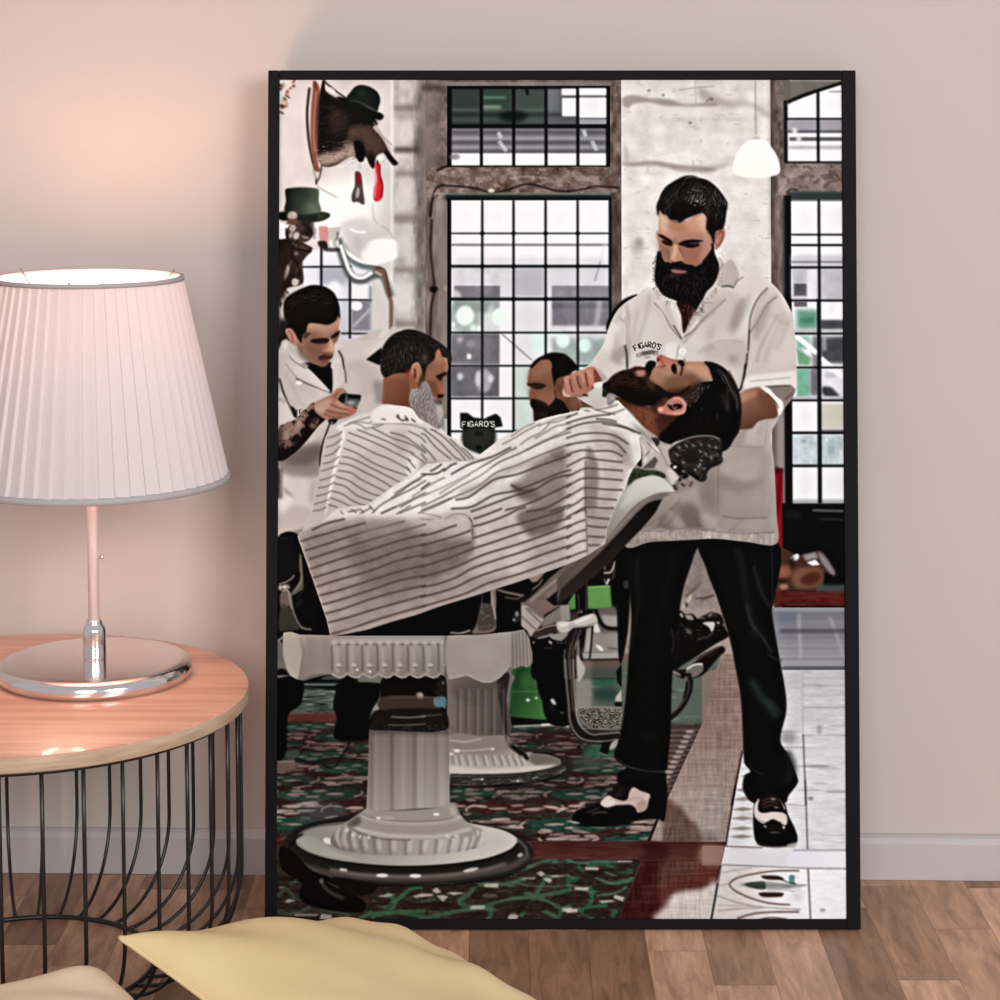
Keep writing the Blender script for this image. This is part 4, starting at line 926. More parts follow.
# ---- barber on the left, with clippers
def left_barber():
    FG('A2 20 900 60 820 120 880 200 960 400 820 520 800 620 810 720 790 770 720 800 740 720 850 650 980 660 1000 20 1000', 'd8d1cc', 'c9c1bb', (290, 350), (380, 350), b=.4)
    F('277 355 300 352 320 362 345 345 380 330 372 352 386 385 384 420 352 420 330 520 310 537 277 537', 'cdc5bf', 1, .6)
    TX('277 345 386 345 386 420 330 537 277 537', .025, 14, 20, 55)
    F('A2 470 830 600 810 700 800 760 760 790 730 700 860 690 980 480 1000', 'd3ccc6', 1, .8)
    # shirt front shadows and folds
    F('A3 470 0 700 0 700 130 660 200 560 240 560 330 400 400 340 380 470 250', 'c2bab5', .9, 2); R_(345, 372, 358, 392, 'd5cdc8', .6, 3)
    F('A3 15 640 200 560 320 520 300 700 280 760 60 740', '8d817c', .9, 4); F('A3 60 580 280 540 290 620 200 680 60 660', '6b5f5b', .8, 3); F('A3 15 740 280 760 260 1000 20 1000', 'd9d2cd', .95, 2); F('A3 60 700 260 700 270 760 100 750', '9c918c', .7, 3)
    F('A4 15 0 240 0 220 120 160 180 90 160 20 175', 'c5bcb7', .95, 1.5); F('A4 90 155 120 150 200 130 150 180 115 182', '8e837e', .9, 1); F('A3 20 900 130 880 60 1000 20 1000', 'ece7e3', .8, 2.5); F('A3 60 830 130 900 60 860', '9b908b', .7, 1.2); F('A3 240 760 270 800 250 960 220 900', 'aba29d', .7, 2)
    R_(277, 470, 281, 500, '4a4240', .9, 1); L('279 468 280 480 279 500', 1.2, 'b9b2ae', .8, .5)
    # tee and lapels
    F('A3 170 0 370 0 372 190 340 170 260 80 190 20', '110d0e', 1, .4); F('A2 170 1000 230 960 300 985 360 960 375 1000', '0d0a0b', 1, .4)
    L('A3 130 100 220 140 300 170 360 195', 1.2, '4b403d', .95, .4); L('A3 60 0 130 90 180 120', .8, '8a807b', .8, .4); F('A3 190 20 260 80 360 190 230 135 150 90 110 30', 'd9d3ce', .95, .6)
    L('A2 65 870 110 940 200 1000', 1.0, '453d3b', .9, .4); L('A2 60 830 70 880 130 940 210 990', 4, 'dfd9d4', .7, .8)
    F('A2 370 960 420 930 450 1000 370 1000', 'd9d3ce', 1, .6); L('A2 415 880 440 930 450 1000', 1.5, '231c1c', .95, .4); L('A3 440 0 460 60 465 130', 1.3, '4e4543', .85, .5); F('A3 370 0 440 0 455 120 380 190', 'd3ccc6', .95, .8)
    L('A3 20 100 50 200 90 290 125 350', 1.6, '1c1616', .95, .4); F('A3 95 285 130 310 140 360 110 350', '141010', .95, .5); F('A3 15 200 60 240 100 320 110 370 15 400', 'dbd4cf', .95, 1); L('A3 15 230 60 260', 2, '8d837f', .7, 1); O(150, 130, 22, 14, 'f4f1ee', 1, .8, tile='A3'); L('A3 60 60 150 240 190 290', 1.6, 'b5ada8', .7, 1)
    # arc of lettering on the breast
    word("FIGARO'S", lambda u, v: (295.5 + .43*u*.98, 411.5 - .13*u + .006*u*u + v*.75 - .0), .75, '2a2424', .9)
    # tattooed forearm
    FG('A3 15 440 60 400 130 370 200 300 250 260 300 330 330 370 280 420 200 520 120 600 15 650', '9d8479', '6a5148', (285, 420), (300, 440), b=.5)
    with clip('A3 15 440 60 400 130 370 200 300 250 260 300 330 330 370 280 420 200 520 120 600 15 650'):
        F('A3 15 650 15 560 60 570 120 540 180 480 200 420 240 440 290 400 260 300 330 330 340 400 250 500 150 600', '17100f', .95, .8)
        FS('100 520 130 470 170 490 160 440 200 430 210 470 180 520 150 520;190 380 230 340 250 370 220 420 240 430 200 440;30 540 60 530 50 560 90 590 40 600;200 330 250 300 300 360 250 370', '1b1413', .95, .4, tile='A3')
        TX('A3 15 440 130 370 250 260 330 370 200 520 15 650', .7, 3, 3, 56, col='1d1513', th=.25)
        F('A3 40 470 100 420 160 400 170 430 110 480 60 520', 'a98f80', .7, 1.2); O(150, 400, 30, 16, 'b59c8d', .8, 1, rot=-30, tile='A3'); F('A3 15 440 40 420 40 540 15 560', '4a3630', .9, 1.5)
    # hand
    F('A3 250 270 320 230 380 200 400 170 440 165 470 190 470 220 520 280 535 310 510 345 440 370 380 380 320 370 260 320', 'a97f6e', 1, .4)
    F('A3 260 280 330 240 370 240 350 300 290 330', 'c7a797', .8, 1); F('A3 380 205 410 175 450 175 460 195 420 240 400 230', 'b5816f', .9, .6); L('A3 400 250 440 280 520 300', 2.6, 'c59a88', .9, .6); L('A3 350 290 420 310 500 325', 2.2, 'bd8e7b', .9, .6); L('A3 330 320 400 345 470 350', 2, 'a3735f', .9, .6)
    LS('360 270 420 300 500 312;330 310 400 330 490 340;320 340 380 360 440 360', .8, '5b372c', .8, .3, tile='A3'); F('A3 480 290 535 300 520 335 490 340', 'bb7468', .8, .8); F('A3 380 210 400 240 430 190 410 190', '8a5a4b', .6, .6)
    # clippers
    F('A3 410 235 430 200 470 195 460 260 440 262', '111111', 1, .3); L('A3 408 232 430 200 470 192', 1.2, 'c9c2a8', .95, .3); F('A3 465 200 565 212 560 250 540 290 455 285', '6f6d6a', 1, .3, sm=0); F('A3 470 205 565 212 560 248 478 245', '171716', 1, .3, sm=0); L('A3 480 238 555 243', 1.2, '8f8d88', .9, .3); O(500, 262, 24, 14, 'a9a7a2', .8, .6, tile='A3'); L('A3 515 292 540 300', 1.2, '1d1816', .9, .3)
    F('A3 350 375 410 372 385 405 355 400', '19191d', 1, .3); O(372, 396, 6, 6, 'eeeeee', 1, .2, tile='A3'); L('A3 360 395 340 450 310 540 295 620 295 690', 1.5, '151011', 1, .3)
    # neck, face
    F('A2 130 840 160 860 250 960 300 985 340 970 360 900 300 880 200 800 130 780', 'a8836f', 1, .5); F('A2 130 800 150 860 240 950 300 980 350 950 300 900 200 850', '8f6d58', .8, 1)
    FG('g1 230 640 300 560 400 480 560 500 700 450 765 380 770 450 750 560 765 600 740 700 700 760 690 870 640 950 600 1000 420 1000 330 900 250 800', 'c09b82', 'a2786a', (305, 330), (330, 355), b=.4)
    F('g1 380 500 560 515 640 510 720 470 760 430 740 540 650 600 500 600 400 600', 'cfa98f', .8, 2); F('g1 380 720 520 740 560 800 500 900 400 880 330 800', '9d7264', .7, 2.5); F('g1 250 740 330 900 420 990 330 960 250 860', '6b5547', .8, 1.5)
    F('g1 640 700 680 760 690 860 640 870 570 860 560 820 620 790', 'd3a78d', .9, 1); F('g1 690 650 755 610 740 700 700 740', '7c5a50', .8, 1); L('g1 640 690 670 760 690 840', 2, 'e2bba2', .6, .6)
    F('g1 410 705 500 690 620 690 640 700 600 740 500 750 430 740', '1c100f', .95, .5); L('g1 400 725 500 700 610 690', 1.6, '1c100d', .9, .5); F('g1 650 670 740 600 770 590 750 640 690 680', '201211', .95, .4); O(560, 730, 60, 20, '3a2420', .5, 1, tile='g1')
    F('g1 500 920 560 890 640 900 690 890 660 940 600 950 520 960', '4a2822', .9, .7); F('g1 540 935 640 925 620 965 550 970', '6f433b', .5, .7); L('g1 560 870 620 875 680 870', 1.2, '6f4438', .8, .5); F('g1 570 980 620 985 600 1000', '5a3d34', .7, .8)
    F('A2 290 960 340 945 345 975 300 985', '8c6a5a', .8, 1)
    F('g1 230 640 380 560 560 700 640 1000 420 1000', '3c2318', .3, 3); F('g1 380 500 760 500 740 700 400 720', '3c2318', .16, 3)
    # ear and hair
    F('g1 90 600 110 560 160 560 200 620 230 680 220 760 180 760 120 680', 'bd8b76', 1, .4); L('g1 110 590 140 600 170 660 180 740', 1.3, '8a4f40', .9, .5); L('g1 95 610 110 570 150 562', 1, 'e0bcae', .8, .4)
    F('g1 60 260 100 170 200 100 330 40 430 15 560 30 670 90 730 180 765 300 770 440 745 400 720 460 620 515 500 500 390 495 360 540 340 610 300 640 290 740 250 700 200 610 160 560 110 550 70 420', '140f0d', 1, .5)
    F('g1 300 620 390 610 400 630 340 690 310 680', '2a1d18', .6, .8)
    HR('g1 90 260 200 110 330 50 430 30 560 50 670 110 730 220 600 260 400 220 250 250 110 400', 140, 9, lambda x, y: 150 + (x - 300)*.9, ('5a4c40', '3b302a', '6f6256', '0b0807'), .3, .5, 57, jit=14)
    L('g1 65 300 70 400 110 520', 1.6, '6a625c', .6, 1)

# ---- seated customer with the grey beard
def old_customer():
    F('A2 600 940 700 860 720 970 680 975', '100e0d', 1, .4, sm=0)
    F('g2 20 640 130 640 130 900 60 880', '857d79', .7, 2)
    F('g2 150 580 140 750 130 900 250 960 380 960 500 1000 480 800 540 600 440 540 300 540', '8f5f49', 1, .6)
    FG('g2 150 600 300 600 440 640 440 880 400 930 260 940 130 900', '9d6c55', '7a4c38', (385, 390), (412, 400), a=.9, b=1)
    F('g2 440 500 600 400 720 300 760 280 800 380 850 380 850 470 830 560 800 650 815 760 800 820 770 900 700 900 560 800 430 720', '9a7059', 1, .5)
    F('g2 600 560 700 480 720 330 770 300 830 400 840 520 720 580 700 620 640 650', 'a97d62', .9, 1.2); F('g2 630 640 740 680 740 780 700 800 650 740', '8a5c40', .8, 1.2); L('g2 755 300 790 350 840 430 840 530', 1.6, 'd6ab90', .7, .6)
    F('g2 750 660 790 690 815 770 790 790 740 740', 'b5756a', .9, .8)
    F('g2 720 585 780 555 830 540 840 570 800 590 770 640 740 610', '17100e', .95, .5); F('g2 740 790 805 790 800 820 750 830', '1a0f0d', .95, .4); F('g2 690 860 770 860 780 880 740 895 700 890', '3a1a1a', .95, .4)
    F('g2 150 600 440 620 440 940 130 900', '3c2014', .22, 2); F('g2 560 480 860 400 800 880 560 800', '3c2014', .2, 2)
    # hair
    F('g2 105 330 150 220 230 130 330 80 430 62 560 95 700 170 800 240 870 310 895 400 860 460 850 380 790 370 760 280 720 310 700 400 620 480 590 590 560 500 520 430 460 460 420 540 320 550 250 560 160 600 110 540 100 430', '1f1816', 1, .5)
    F('g2 560 340 620 330 640 400 600 460 550 420', '4a403b', .8, 1.5); F('g2 780 270 870 320 895 400 870 450 850 380 800 350', '2f2a24', .9, .8)
    HR('g2 120 330 250 180 400 160 600 240 600 420 440 440 300 520 160 580 110 480', 260, 6, lambda x, y: 100 - (x - 400)*.8, ('6b605a', '8a7f78', '4a403b', '120d0c', '8a7f78'), .32, .5, 58, jit=10)
    HR('g2 200 120 430 70 700 170 850 330 700 290 500 160 300 160', 90, 7, lambda x, y: 20 + (x - 400)*.6, ('3a302c', '0f0b0a', '50453f'), .5, .5, 59)
    F('g2 440 540 460 470 510 440 545 470 550 560 520 640 500 600 480 560', 'b07c63', 1, .5); F('g2 430 620 470 560 480 620 500 660 560 620 540 700 500 740 440 690', '93603f', .9, .8); L('g2 485 500 490 560 485 610', 1.5, '2c120e', .9, .4); L('g2 430 490 400 540 420 600', 3, '8f2f22', .6, 1.2); L('g2 460 480 500 450 540 470', 1.1, 'd09a80', .8, .4)
    F('g2 540 620 580 540 600 600 570 700 530 720', '3b2a20', .8, 1)
    # beard
    F('g2 440 740 540 720 600 640 650 700 680 800 760 880 790 930 800 1000 700 1000 560 1020 480 1000 430 880', '9b9290', 1, .7)
    F('B3 0 130 60 180 90 270 130 330 150 380 130 430 100 440 40 410 0 395', '8f8684', 1, .8); F('A3 890 230 960 200 1000 180 1000 400 940 370 900 280', '8a817f', 1, .8)
    HR('B3 -60 180 10 130 60 180 90 270 140 330 150 390 110 440 30 410 -80 330', 420, 6, lambda x, y: 95 - (x - 430)*1.2, ('d9d4d2', 'bdb6b3', '6f6765', '4b4442', 'efecea'), .4, .45, 60, jit=16)
    F('B3 110 260 140 300 150 370 130 420 105 330', 'cfc9c4', .6, 1.2); F('B3 80 240 130 250 130 280 100 270', '5b514e', .7, .8)
    F('B3 130 380 160 340 165 460 130 430', '75797a', .7, 1.2)

# ---- dark bearded man in the rear
def rear_man():
    F('g3 160 265 230 200 330 175 400 200 450 380 480 600 500 700 600 760 380 820 330 790 340 700 250 640 170 640 145 600 170 520 150 480 125 460 140 350', '9a6b52', 1, .5)
    F('g3 170 290 300 200 390 200 380 290 300 360 180 400 150 380', 'b58a70', .85, 2); F('g3 150 500 220 520 230 590 180 620 150 600', 'a06a52', .8, 1); F('g3 230 560 400 520 430 600 360 680 280 650', 'b17c62', .7, 2)
    F('g3 150 450 240 435 330 460 300 500 220 510 170 480', '2b1610', .85, .8); F('g3 130 440 180 450 170 470 130 465', '3a221a', .8, .6)
    F('g3 140 300 420 200 460 600 340 700 150 620', '38201a', .25, 3)
    F('g3 400 380 520 340 620 330 640 420 560 560 600 760 480 780 430 560 440 420', '7b5240', 1, .8)
    F('g3 160 255 220 180 320 125 400 100 520 110 590 150 650 210 690 280 640 310 580 350 480 380 440 430 430 560 470 620 520 640 600 760 480 800 350 850 240 880 205 860 200 720 170 700 170 650 250 660 340 700 400 660 430 620 440 560 400 330 400 230 360 180 270 190 180 270', '120c0b', 1, .6)
    F('g3 205 720 300 720 340 760 330 820 230 880 205 860', '30211d', .9, 1); F('g3 165 620 260 630 350 680 330 760 220 760 170 700', '1a110f', .9, .8); HR('g3 200 700 350 700 500 620 590 720 400 830 220 870', 120, 6, 110, ('3a2d28', '0c0807', '4d3f39'), .5, .5, 61)
    O(540, 150, 40, 22, '4a3b35', .6, 2, tile='g3'); L('g3 440 420 480 500 520 560', 3, '5c3a2c', .6, 1.2)
    # neck and far shoulder below the razor hand
    F('g3 580 590 1000 600 1000 710 760 710 700 730 620 760 560 690', '6b4737', 1, .8); F('g3 600 600 720 600 720 700 620 740', '8d6450', .7, 1.5); L('g3 690 600 715 660 730 700', 1, 'c2b6a0', .6, .4)

# ---- things between the far wall and the standing barber
def middle_ground():
    F('540 520 640 520 628 600 540 620', '14100e', 1, 2)
    # sign pot on the far counter
    F('B3 260 330 310 330 350 360 420 370 460 350 500 335 530 360 545 420 490 430 485 560 400 605 285 550 280 440 262 430', '1c211f', 1, .5, sm=0)
    F('B3 285 450 485 440 485 550 400 600 290 555', '33352f', .9, 1.2); O(385, 560, 20, 14, '0c0d0c', .9, .8, tile='B3'); R_(474, 433, 482, 438, '14170f', .7, .8)
    word("FIGARO'S", lambda u, v: (461.2 + .93*u, 423 + v*.85 + .004*(u-20)**2*.35), 1.0, 'cfd4c6', .95)
    # dark shoulder of someone behind the barber's arm
    F('C2 270 740 280 680 340 580 400 530 480 505 440 560 360 640 290 740', '15100f', 1, .6)
    # side wall under the window, right of the chair
    # green drum and far chair parts
    F('B5 610 105 700 80 740 110 780 240 800 300 820 370 850 435 700 440 590 430 590 330 600 200', '2f5a2f', 1, .5)
    FG('B5 640 105 735 100 770 240 800 310 845 430 600 425 600 330', '1f3d20', '4a7a42', (510, 690), (545, 705), a=.85, b=1); O(700, 180, 30, 60, '3f6d3b', .6, 2, tile='B5'); L('B5 610 250 780 245', 1, '5f8a55', .6, .4)
    F('B5 590 415 850 438 850 470 590 470', '0c0d0b', 1, .6); O(712, 304, 12, 9, 'e9f2e2', 1, .3, tile='B5'); O(767, 290, 10, 7, 'dfe9d8', .9, .3, tile='B5'); L('B5 620 480 830 470 990 478', 1.3, 'c9c3ba', .95, .4); L('B5 800 468 900 464 980 478', 1.6, 'efeae2', .9, .4)
    F('k2 100 60 130 0 440 0 450 300 480 400 480 650 300 650 230 540 210 420 170 320 140 150', '060505', 1, .5); F('k1 90 560 200 480 400 560 460 620 430 1000 130 1000 100 800', '060505', 1, .4)
    F('k2 295 400 320 395 350 440 330 455 300 430', 'd7d5d2', .9, .4); L('k2 390 530 425 535', 1, 'a9a6a2', .8, .4); O(300, 480, 40, 40, '2a2524', .6, 2, tile='k2')
    F('k1 560 130 640 0 1000 0 1000 1000 600 1000', '0b0908', 1, .6, sm=0)
    F('k1 740 300 960 300 990 700 960 760 620 760 640 640 700 420', '6c6863', .95, 1.5); F('k1 800 360 960 370 960 480 830 470', 'a7a39c', .9, 1); L('k1 740 300 790 430 860 490 980 500', 3.5, '0e0c0b', .95, .8); F('k1 730 440 760 450 790 520 780 540 720 530', 'd8d3cb', .95, .5)
    F('k1 700 540 990 540 990 740 640 740', '98918b', .9, 1.2); F('k1 610 740 1000 735 1000 800 620 800', 'a9a69f', .95, .8); L('k1 610 815 1000 800', 1.4, '14100f', 1, .4); F('k1 740 660 790 670 820 710 790 715', 'efece6', .9, .6); F('k1 860 680 960 690 960 710 880 700', '5e5a55', .7, .8); F('k1 650 500 700 480 700 700 630 740', 'b5b1aa', .8, .8); L('k1 715 470 700 650 680 820 660 900 625 985', 1.6, '0c0a09', 1, .3)
    R_(575, 662, 590, 712, '8f8c82', .9, 1.5); FG('k1 610 815 1000 805 1000 1000 560 1000', '8f6f66', '5d675d', (600, 661), (600, 672), a=.8, b=1, sm=0)
    F('k1 550 760 600 820 640 900 600 1000 550 1000', 'b9b3ad', .9, .8)
    F('k1 660 80 890 65 905 285 740 300 660 300', '5b8b4c', 1, .4, sm=0); F('k1 690 100 870 90 880 270 690 280', '6a9c58', .7, 1.5, sm=0); L('k1 670 85 880 75', 1.2, '8fc080', .8, .4, sm=0); F('k1 470 240 540 130 550 300 490 310', '58874a', 1, .5, sm=0)
    F('k1 545 130 660 80 665 320 550 330', '100d0c', 1, .5); L('k1 570 150 580 330', 1, '5f5a56', .8, .4); L('k1 640 20 655 60 650 320', 1, '7a7470', .8, .4); O(600, 330, 12, 18, '9c9893', .8, .5, tile='k1'); O(572, 335, 8, 14, '8c8883', .8, .5, tile='k1')
    L('k1 850 60 880 0', 2.2, 'd6d3ce', .95, .5); L('k1 840 40 830 0', 1.5, '9a9692', .8, .5); L('C4 250 430 300 420 330 350', 1.8, 'c7c3bd', .9, .5); L('C4 260 410 255 360 290 345', 1.6, '8f8a86', .8, .5); L('C4 330 380 310 470', 1.2, '6a6662', .8, .5)
    F('k2 950 120 1000 60 1000 280 960 230', '060505', 1, .5); F('k2 940 380 1000 300 1000 430 940 430', 'b7b0ab', .95, .6); F('k2 935 430 1000 425 1000 470 940 470', '120e0d', .95, .5)
    # chrome footrest frame
    F('k2 570 500 700 480 1000 490 1000 690 700 690 600 600', '6d6860', .95, .5); TX('k2 570 490 1000 485 1000 690 700 690 590 600', .9, 1.6, 1.0, 71, col='262019', th=.15, sm=0); TX('k2 570 490 1000 485 1000 690 700 690 590 600', .8, 1.4, .8, 72, col='a9a496', th=.6, sm=0); L('k2 580 490 720 478 1000 485', 1.2, 'a8a298', .8, .4)
    L('k2 470 0 480 200 490 400 500 560 550 700 640 770 760 790 980 780', 9.5, '1d1816', 1, .5); L('k1 590 490 530 560 500 640 490 800 500 1000', 12, '221c1a', 1, .6)
    LS('440 0 455 250 475 450 485 600 520 700 590 780 680 810 820 815 980 795;520 0 525 250 540 450 560 590 610 680 700 745 820 740 980 725', 1.1, 'b1aaa4', .9, .3, tile='k2'); LS('550 0 560 250 570 500 600 600 680 680 780 690 990 680;495 0 505 300 520 520', .9, '8a827d', .85, .3, tile='k2'); LS('440 620 430 800 440 1000;500 640 480 800 490 1000;560 620 520 760 530 1000;600 500 560 600 540 700', .9, '9b9089', .8, .3, tile='k1'); L('k1 560 500 520 600 510 760', 2, '4e3c38', .8, .6)
    F('k2 810 830 920 810 860 950 780 920', '0d0c0b', 1, .4, sm=0); F('k2 900 830 960 800 960 860 880 900', 'b5b2ac', .8, .5); L('k2 770 930 870 955', .9, '8f8c86', .8, .3); O(660, 960, 60, 40, '3f6f5c', .6, 2, tile='k2')
    # black boot-like footstool and chrome arm right of the leg
    F('k3 180 230 280 120 340 150 420 160 470 200 560 150 600 130 700 170 740 300 775 370 640 450 500 540 320 650 180 720', '0e0c0b', 1, .5); TX('k3 230 250 720 200 740 300 500 420 230 400', .7, 3, 2, 73, col='2c2b27', th=.3, sm=0)
    LS('290 150 330 170 400 150 430 200;480 200 520 170 600 140;340 220 430 230 520 240', 1.1, '060505', .9, .3, tile='k3'); F('k3 510 240 630 235 605 330 570 280', 'c9c7c2', .95, .5); F('k3 650 235 680 230 670 250', 'dedcd6', .95, .4); F('k3 340 165 400 165 420 210 360 205', 'a39c95', .9, .5); F('k3 280 150 300 145 320 185 300 180', 'c9c4bd', .9, .3); F('k3 340 290 400 320 380 350 345 330', '777771', .7, 1); L('k3 570 180 600 150', 1.4, 'b3b1a9', .8, .3); O(720, 260, 8, 14, 'a5a8a0', .8, .4, tile='k3'); L('k3 460 400 560 380 600 350', 2, '4a4945', .7, .8); L('k3 480 200 500 190 540 200', 1.2, '86847c', .8, .3)
    F('k3 500 560 690 470 735 520 680 570 600 660 520 750 400 795 300 790 180 720 330 700 420 640', '150f0e', 1, .4); F('k3 350 690 440 650 510 650 510 720 430 780 350 770', '77726a', .95, .5); L('k3 350 700 430 655 510 650', 1.6, 'e6e3dc', 1, .3); F('k3 190 705 270 735 290 770 200 740', '8a857d', .9, .5); L('k3 310 690 480 590 690 470', .8, '8b807a', .9, .3); L('k3 560 580 650 540 680 560', 1.2, '3b2a28', .8, .6)
    L('k3 365 740 370 860 340 1000', 6, '191412', 1, .4); L('k3 355 770 385 850 350 960', 1.4, '5f5850', .8, .5); L('C5 825 160 820 240 780 330 730 390 680 430', 5, '191412', 1, .4); L('C5 815 170 812 240 775 320 720 380', 1.1, '6d665c', .8, .4); L('C5 800 180 790 150', 3, '8d887e', .7, .5)
    # curved chair leg on the pale floor behind
    L('C4 780 660 820 600 830 570', 3, 'cbbfae', .9, .8); L('C4 790 590 850 540 900 490', 2.5, '5b4f48', .8, 1.2); L('C4 860 600 930 590 985 575', 1.2, '3f3733', .8, .6); O(800, 640, 12, 20, '2f2823', .7, .8, tile='C4'); L('C4 880 500 960 520', 1.5, 'aaa19a', .6, 1); L('D4 0 610 80 580', 1.2, '443c38', .8, .6); L('C4 770 700 850 680 1000 700', 6, 'a9a096', .5, 2)

# ---- the standing barber
def standing_barber():
    K1, K2, K3 = 'd3ccc5', 'bdb4ae', 'a1978f'
    # trousers
    F('C4 330 330 420 250 420 700 380 980 350 1000 340 700', '070606', 1, .5); O(400, 505, 20, 30, '3c3c3e', .8, .8, tile='C4')
    F('622 541 695 538 693 556 682 590 677 620 673 650 670 690 669 730 666 760 664 770 650 772 632 768 613 758 618 738 622 715 625 690 627 660 630 620 627 580 625 550', '080807', 1, .4)
    F('C5 330 680 360 720 400 740 520 770 640 780 665 800 655 850 650 900 650 1000 560 1000 560 930 470 880 400 870 350 860 335 820 350 780 400 745', '0b0a0a', 1, .4)
    F('700 538 775 541 773 600 770 612 776 650 783 690 784 712 778 740 786 755 794 775 795 783 786 795 781 803 752 803 741 790 742 776 748 771 742 762 741 740 739 700 734 670 728 640 716 600 705 570', '080908', 1, .4)
    LS('700 290 690 420 640 620 610 780 620 900;420 260 430 400 430 560', 1.6, '222322', .5, 2, tile='C4'); L('C4 480 300 470 450 480 620 440 860 410 940', 1.6, '343433', .7, 1.4); L('C4 700 800 715 870 705 960', .8, '5a5a5a', .7, .4); L('C5 330 680 400 740 520 770 640 778', 1, '4a4a49', .7, .5); L('C5 500 540 600 560', 4, '1a1a19', .6, 2)
    L('D4 240 260 280 420 290 560 340 740 360 860', 5, '1c211e', .8, 2); L('D4 350 380 400 560 460 660', 2.5, '2a302c', .8, 1.2); L('D4 300 640 330 760 400 850 470 960', 2, '3c4440', .8, 1); L('D5 330 170 380 260 440 340 500 420', 7, '2d3a33', .75, 2.5); L('D5 430 300 540 400', 5, '34423b', .6, 2); L('D5 560 640 600 760 560 860', 8, '1d2320', .8, 2.5); L('D4 470 250 470 360 475 600 455 650', .8, '4a4b4a', .6, .6); L('D5 440 0 520 50 530 30', 1, '454c49', .8, .5); L('D5 300 700 350 770 420 800', 1, '2a2d2b', .8, .6)
    # shoes
    F('k4 510 130 700 100 980 60 980 480 900 480 700 500 600 540 400 560 200 560 90 540 50 500 70 450 110 390 180 340 260 330 350 310 400 240 440 180', '070606', 1, .3)
    F('k4 340 330 380 270 420 250 470 270 560 300 610 280 620 230 665 170 740 205 830 240 820 300 790 390 710 420 690 380 640 345 560 345 480 350 400 370', 'c2b1a8', 1, .3)
    F('k4 340 330 420 260 480 290 480 340 400 365', 'd6cdc4', .8, .6); F('k4 700 330 790 300 800 380 715 410', '9b8578', .6, .8); L('k4 620 280 740 280 760 340', .6, '8f7d73', .8, .3); L('k4 330 345 400 372 500 355 600 342 680 365', .6, '6e625c', .7, .2)
    for i in range(10): O(440 + i*22, 288 + (28 - abs(i - 5)*5), 4, 4, '3a302c', .9, 0, tile='k4')
    L('k4 120 400 200 360 300 350', 1.2, '3a3532', .8, .5); L('k4 110 390 150 365 190 355', 1, 'c7bdb4', .9, .3); L('k4 250 430 350 415 410 425', 1, '8a7a74', .8, .4); L('k4 200 420 260 400 330 370', 1.4, '5a4e4a', .7, .5); F('k4 420 160 520 140 610 170 600 290 520 290 450 260', '1c1311', .95, .4); LS('380 220 440 160 500 150;400 240 470 190;430 250 520 230 540 190;480 270 560 240', .7, '5e5652', .8, .2, tile='k4'); L('k4 410 200 460 180', 1, 'cfc6be', .8, .2); F('k4 45 500 100 510 140 525 90 532 55 520', 'bfb6ad', .9, .4); L('k4 600 500 900 480', 1.2, '2b2624', .8, .4)
    F('D6 345 160 380 110 450 85 510 100 550 160 570 230 610 310 630 370 625 410 590 430 500 440 400 435 360 410 345 370 338 290 340 220', '0a0909', 1, .3)
    F('D6 345 170 380 120 370 190 400 215 470 205 540 215 565 245 560 290 540 295 500 270 465 258 430 275 400 285 350 245', 'd6cdc6', 1, .3); F('D6 505 120 530 150 550 185 545 195 520 170', 'dad2cb', 1, .2); F('D6 385 130 450 95 510 120 540 200 470 205 400 210 375 180', '1a1110', 1, .3)
    LS('400 190 450 165 520 185;395 165 450 140 510 155;400 140 450 118 500 130', .8, '6a534c', .9, .2, tile='D6'); O(470, 125, 16, 8, 'a79f99', .7, .5, tile='D6'); O(490, 180, 14, 4, 'c9c2bb', .8, .4, rot=10, tile='D6'); O(540, 310, 8, 14, 'e6e0da', .9, .4, tile='D6'); O(418, 305, 14, 6, 'c5beb8', .9, .4, rot=20, tile='D6'); O(480, 345, 40, 5, '77706c', .7, .5, tile='D6'); F('D6 430 280 520 275 530 330 430 330', '1f1614', .8, .8); L('D6 360 420 480 440 600 430', 1.2, '5c534f', .8, .3); F('D6 560 425 620 410 620 440 580 445', 'b5aca5', .8, .5); L('D6 350 250 430 282 470 262 540 298', .5, '3a302d', .8, .2)
    # coat
    coat = '650 289 637 296.5 625 304 616 313 608.5 328 602 347 587 367 572 376 566 384 575 398 600 412 622 418 618 480 622 545 650 543 690 541 715 540 745 543 775 545 775 515 773 467 770 437 775 425 783 410 792 399 796 385 795 350 793 320 789 309 783 298 775 288 765 280 745 273 735 262 728 256 721 259 716 262 700 300 680 305'
    F(coat, K1, 1, .4)
    with clip(coat):
        FG('560 240 810 240 810 550 560 550', 'e2ddd8', '8f847b', (670, 330), (690, 545), a=.75)
        TX('560 240 810 240 810 550 560 550', .02, 18, 26, 81, sm=0)
        F('640 440 700 455 720 470 700 545 620 545', '8c827b', .75, 6); F('620 500 720 490 720 545 620 545', '877c75', .6, 5); F('k6 560 560 640 520 760 480 800 600 880 700 1000 820 900 860 760 760 640 700', 'b5aaa4', .7, 2); F('k6 600 680 700 640 800 740 860 900 640 900', '6d615b', .7, 3); F('k6 860 400 960 300 1000 500 1000 700 900 600', '8b817b', .7, 3)
        FS('470 720 560 760 640 880 560 900 500 820', 'a2978f', .9, 1.5, tile='k6'); LS('380 780 440 700 520 700;360 900 440 780;760 800 800 900', 1.6, '57504b', .6, 1, tile='k6'); F('k6 0 960 200 900 500 900 1000 910 1000 1000 0 1000', 'aba19a', .8, 1.2); L('k6 150 990 300 900 520 890', 1, '6e6661', .6, .6)
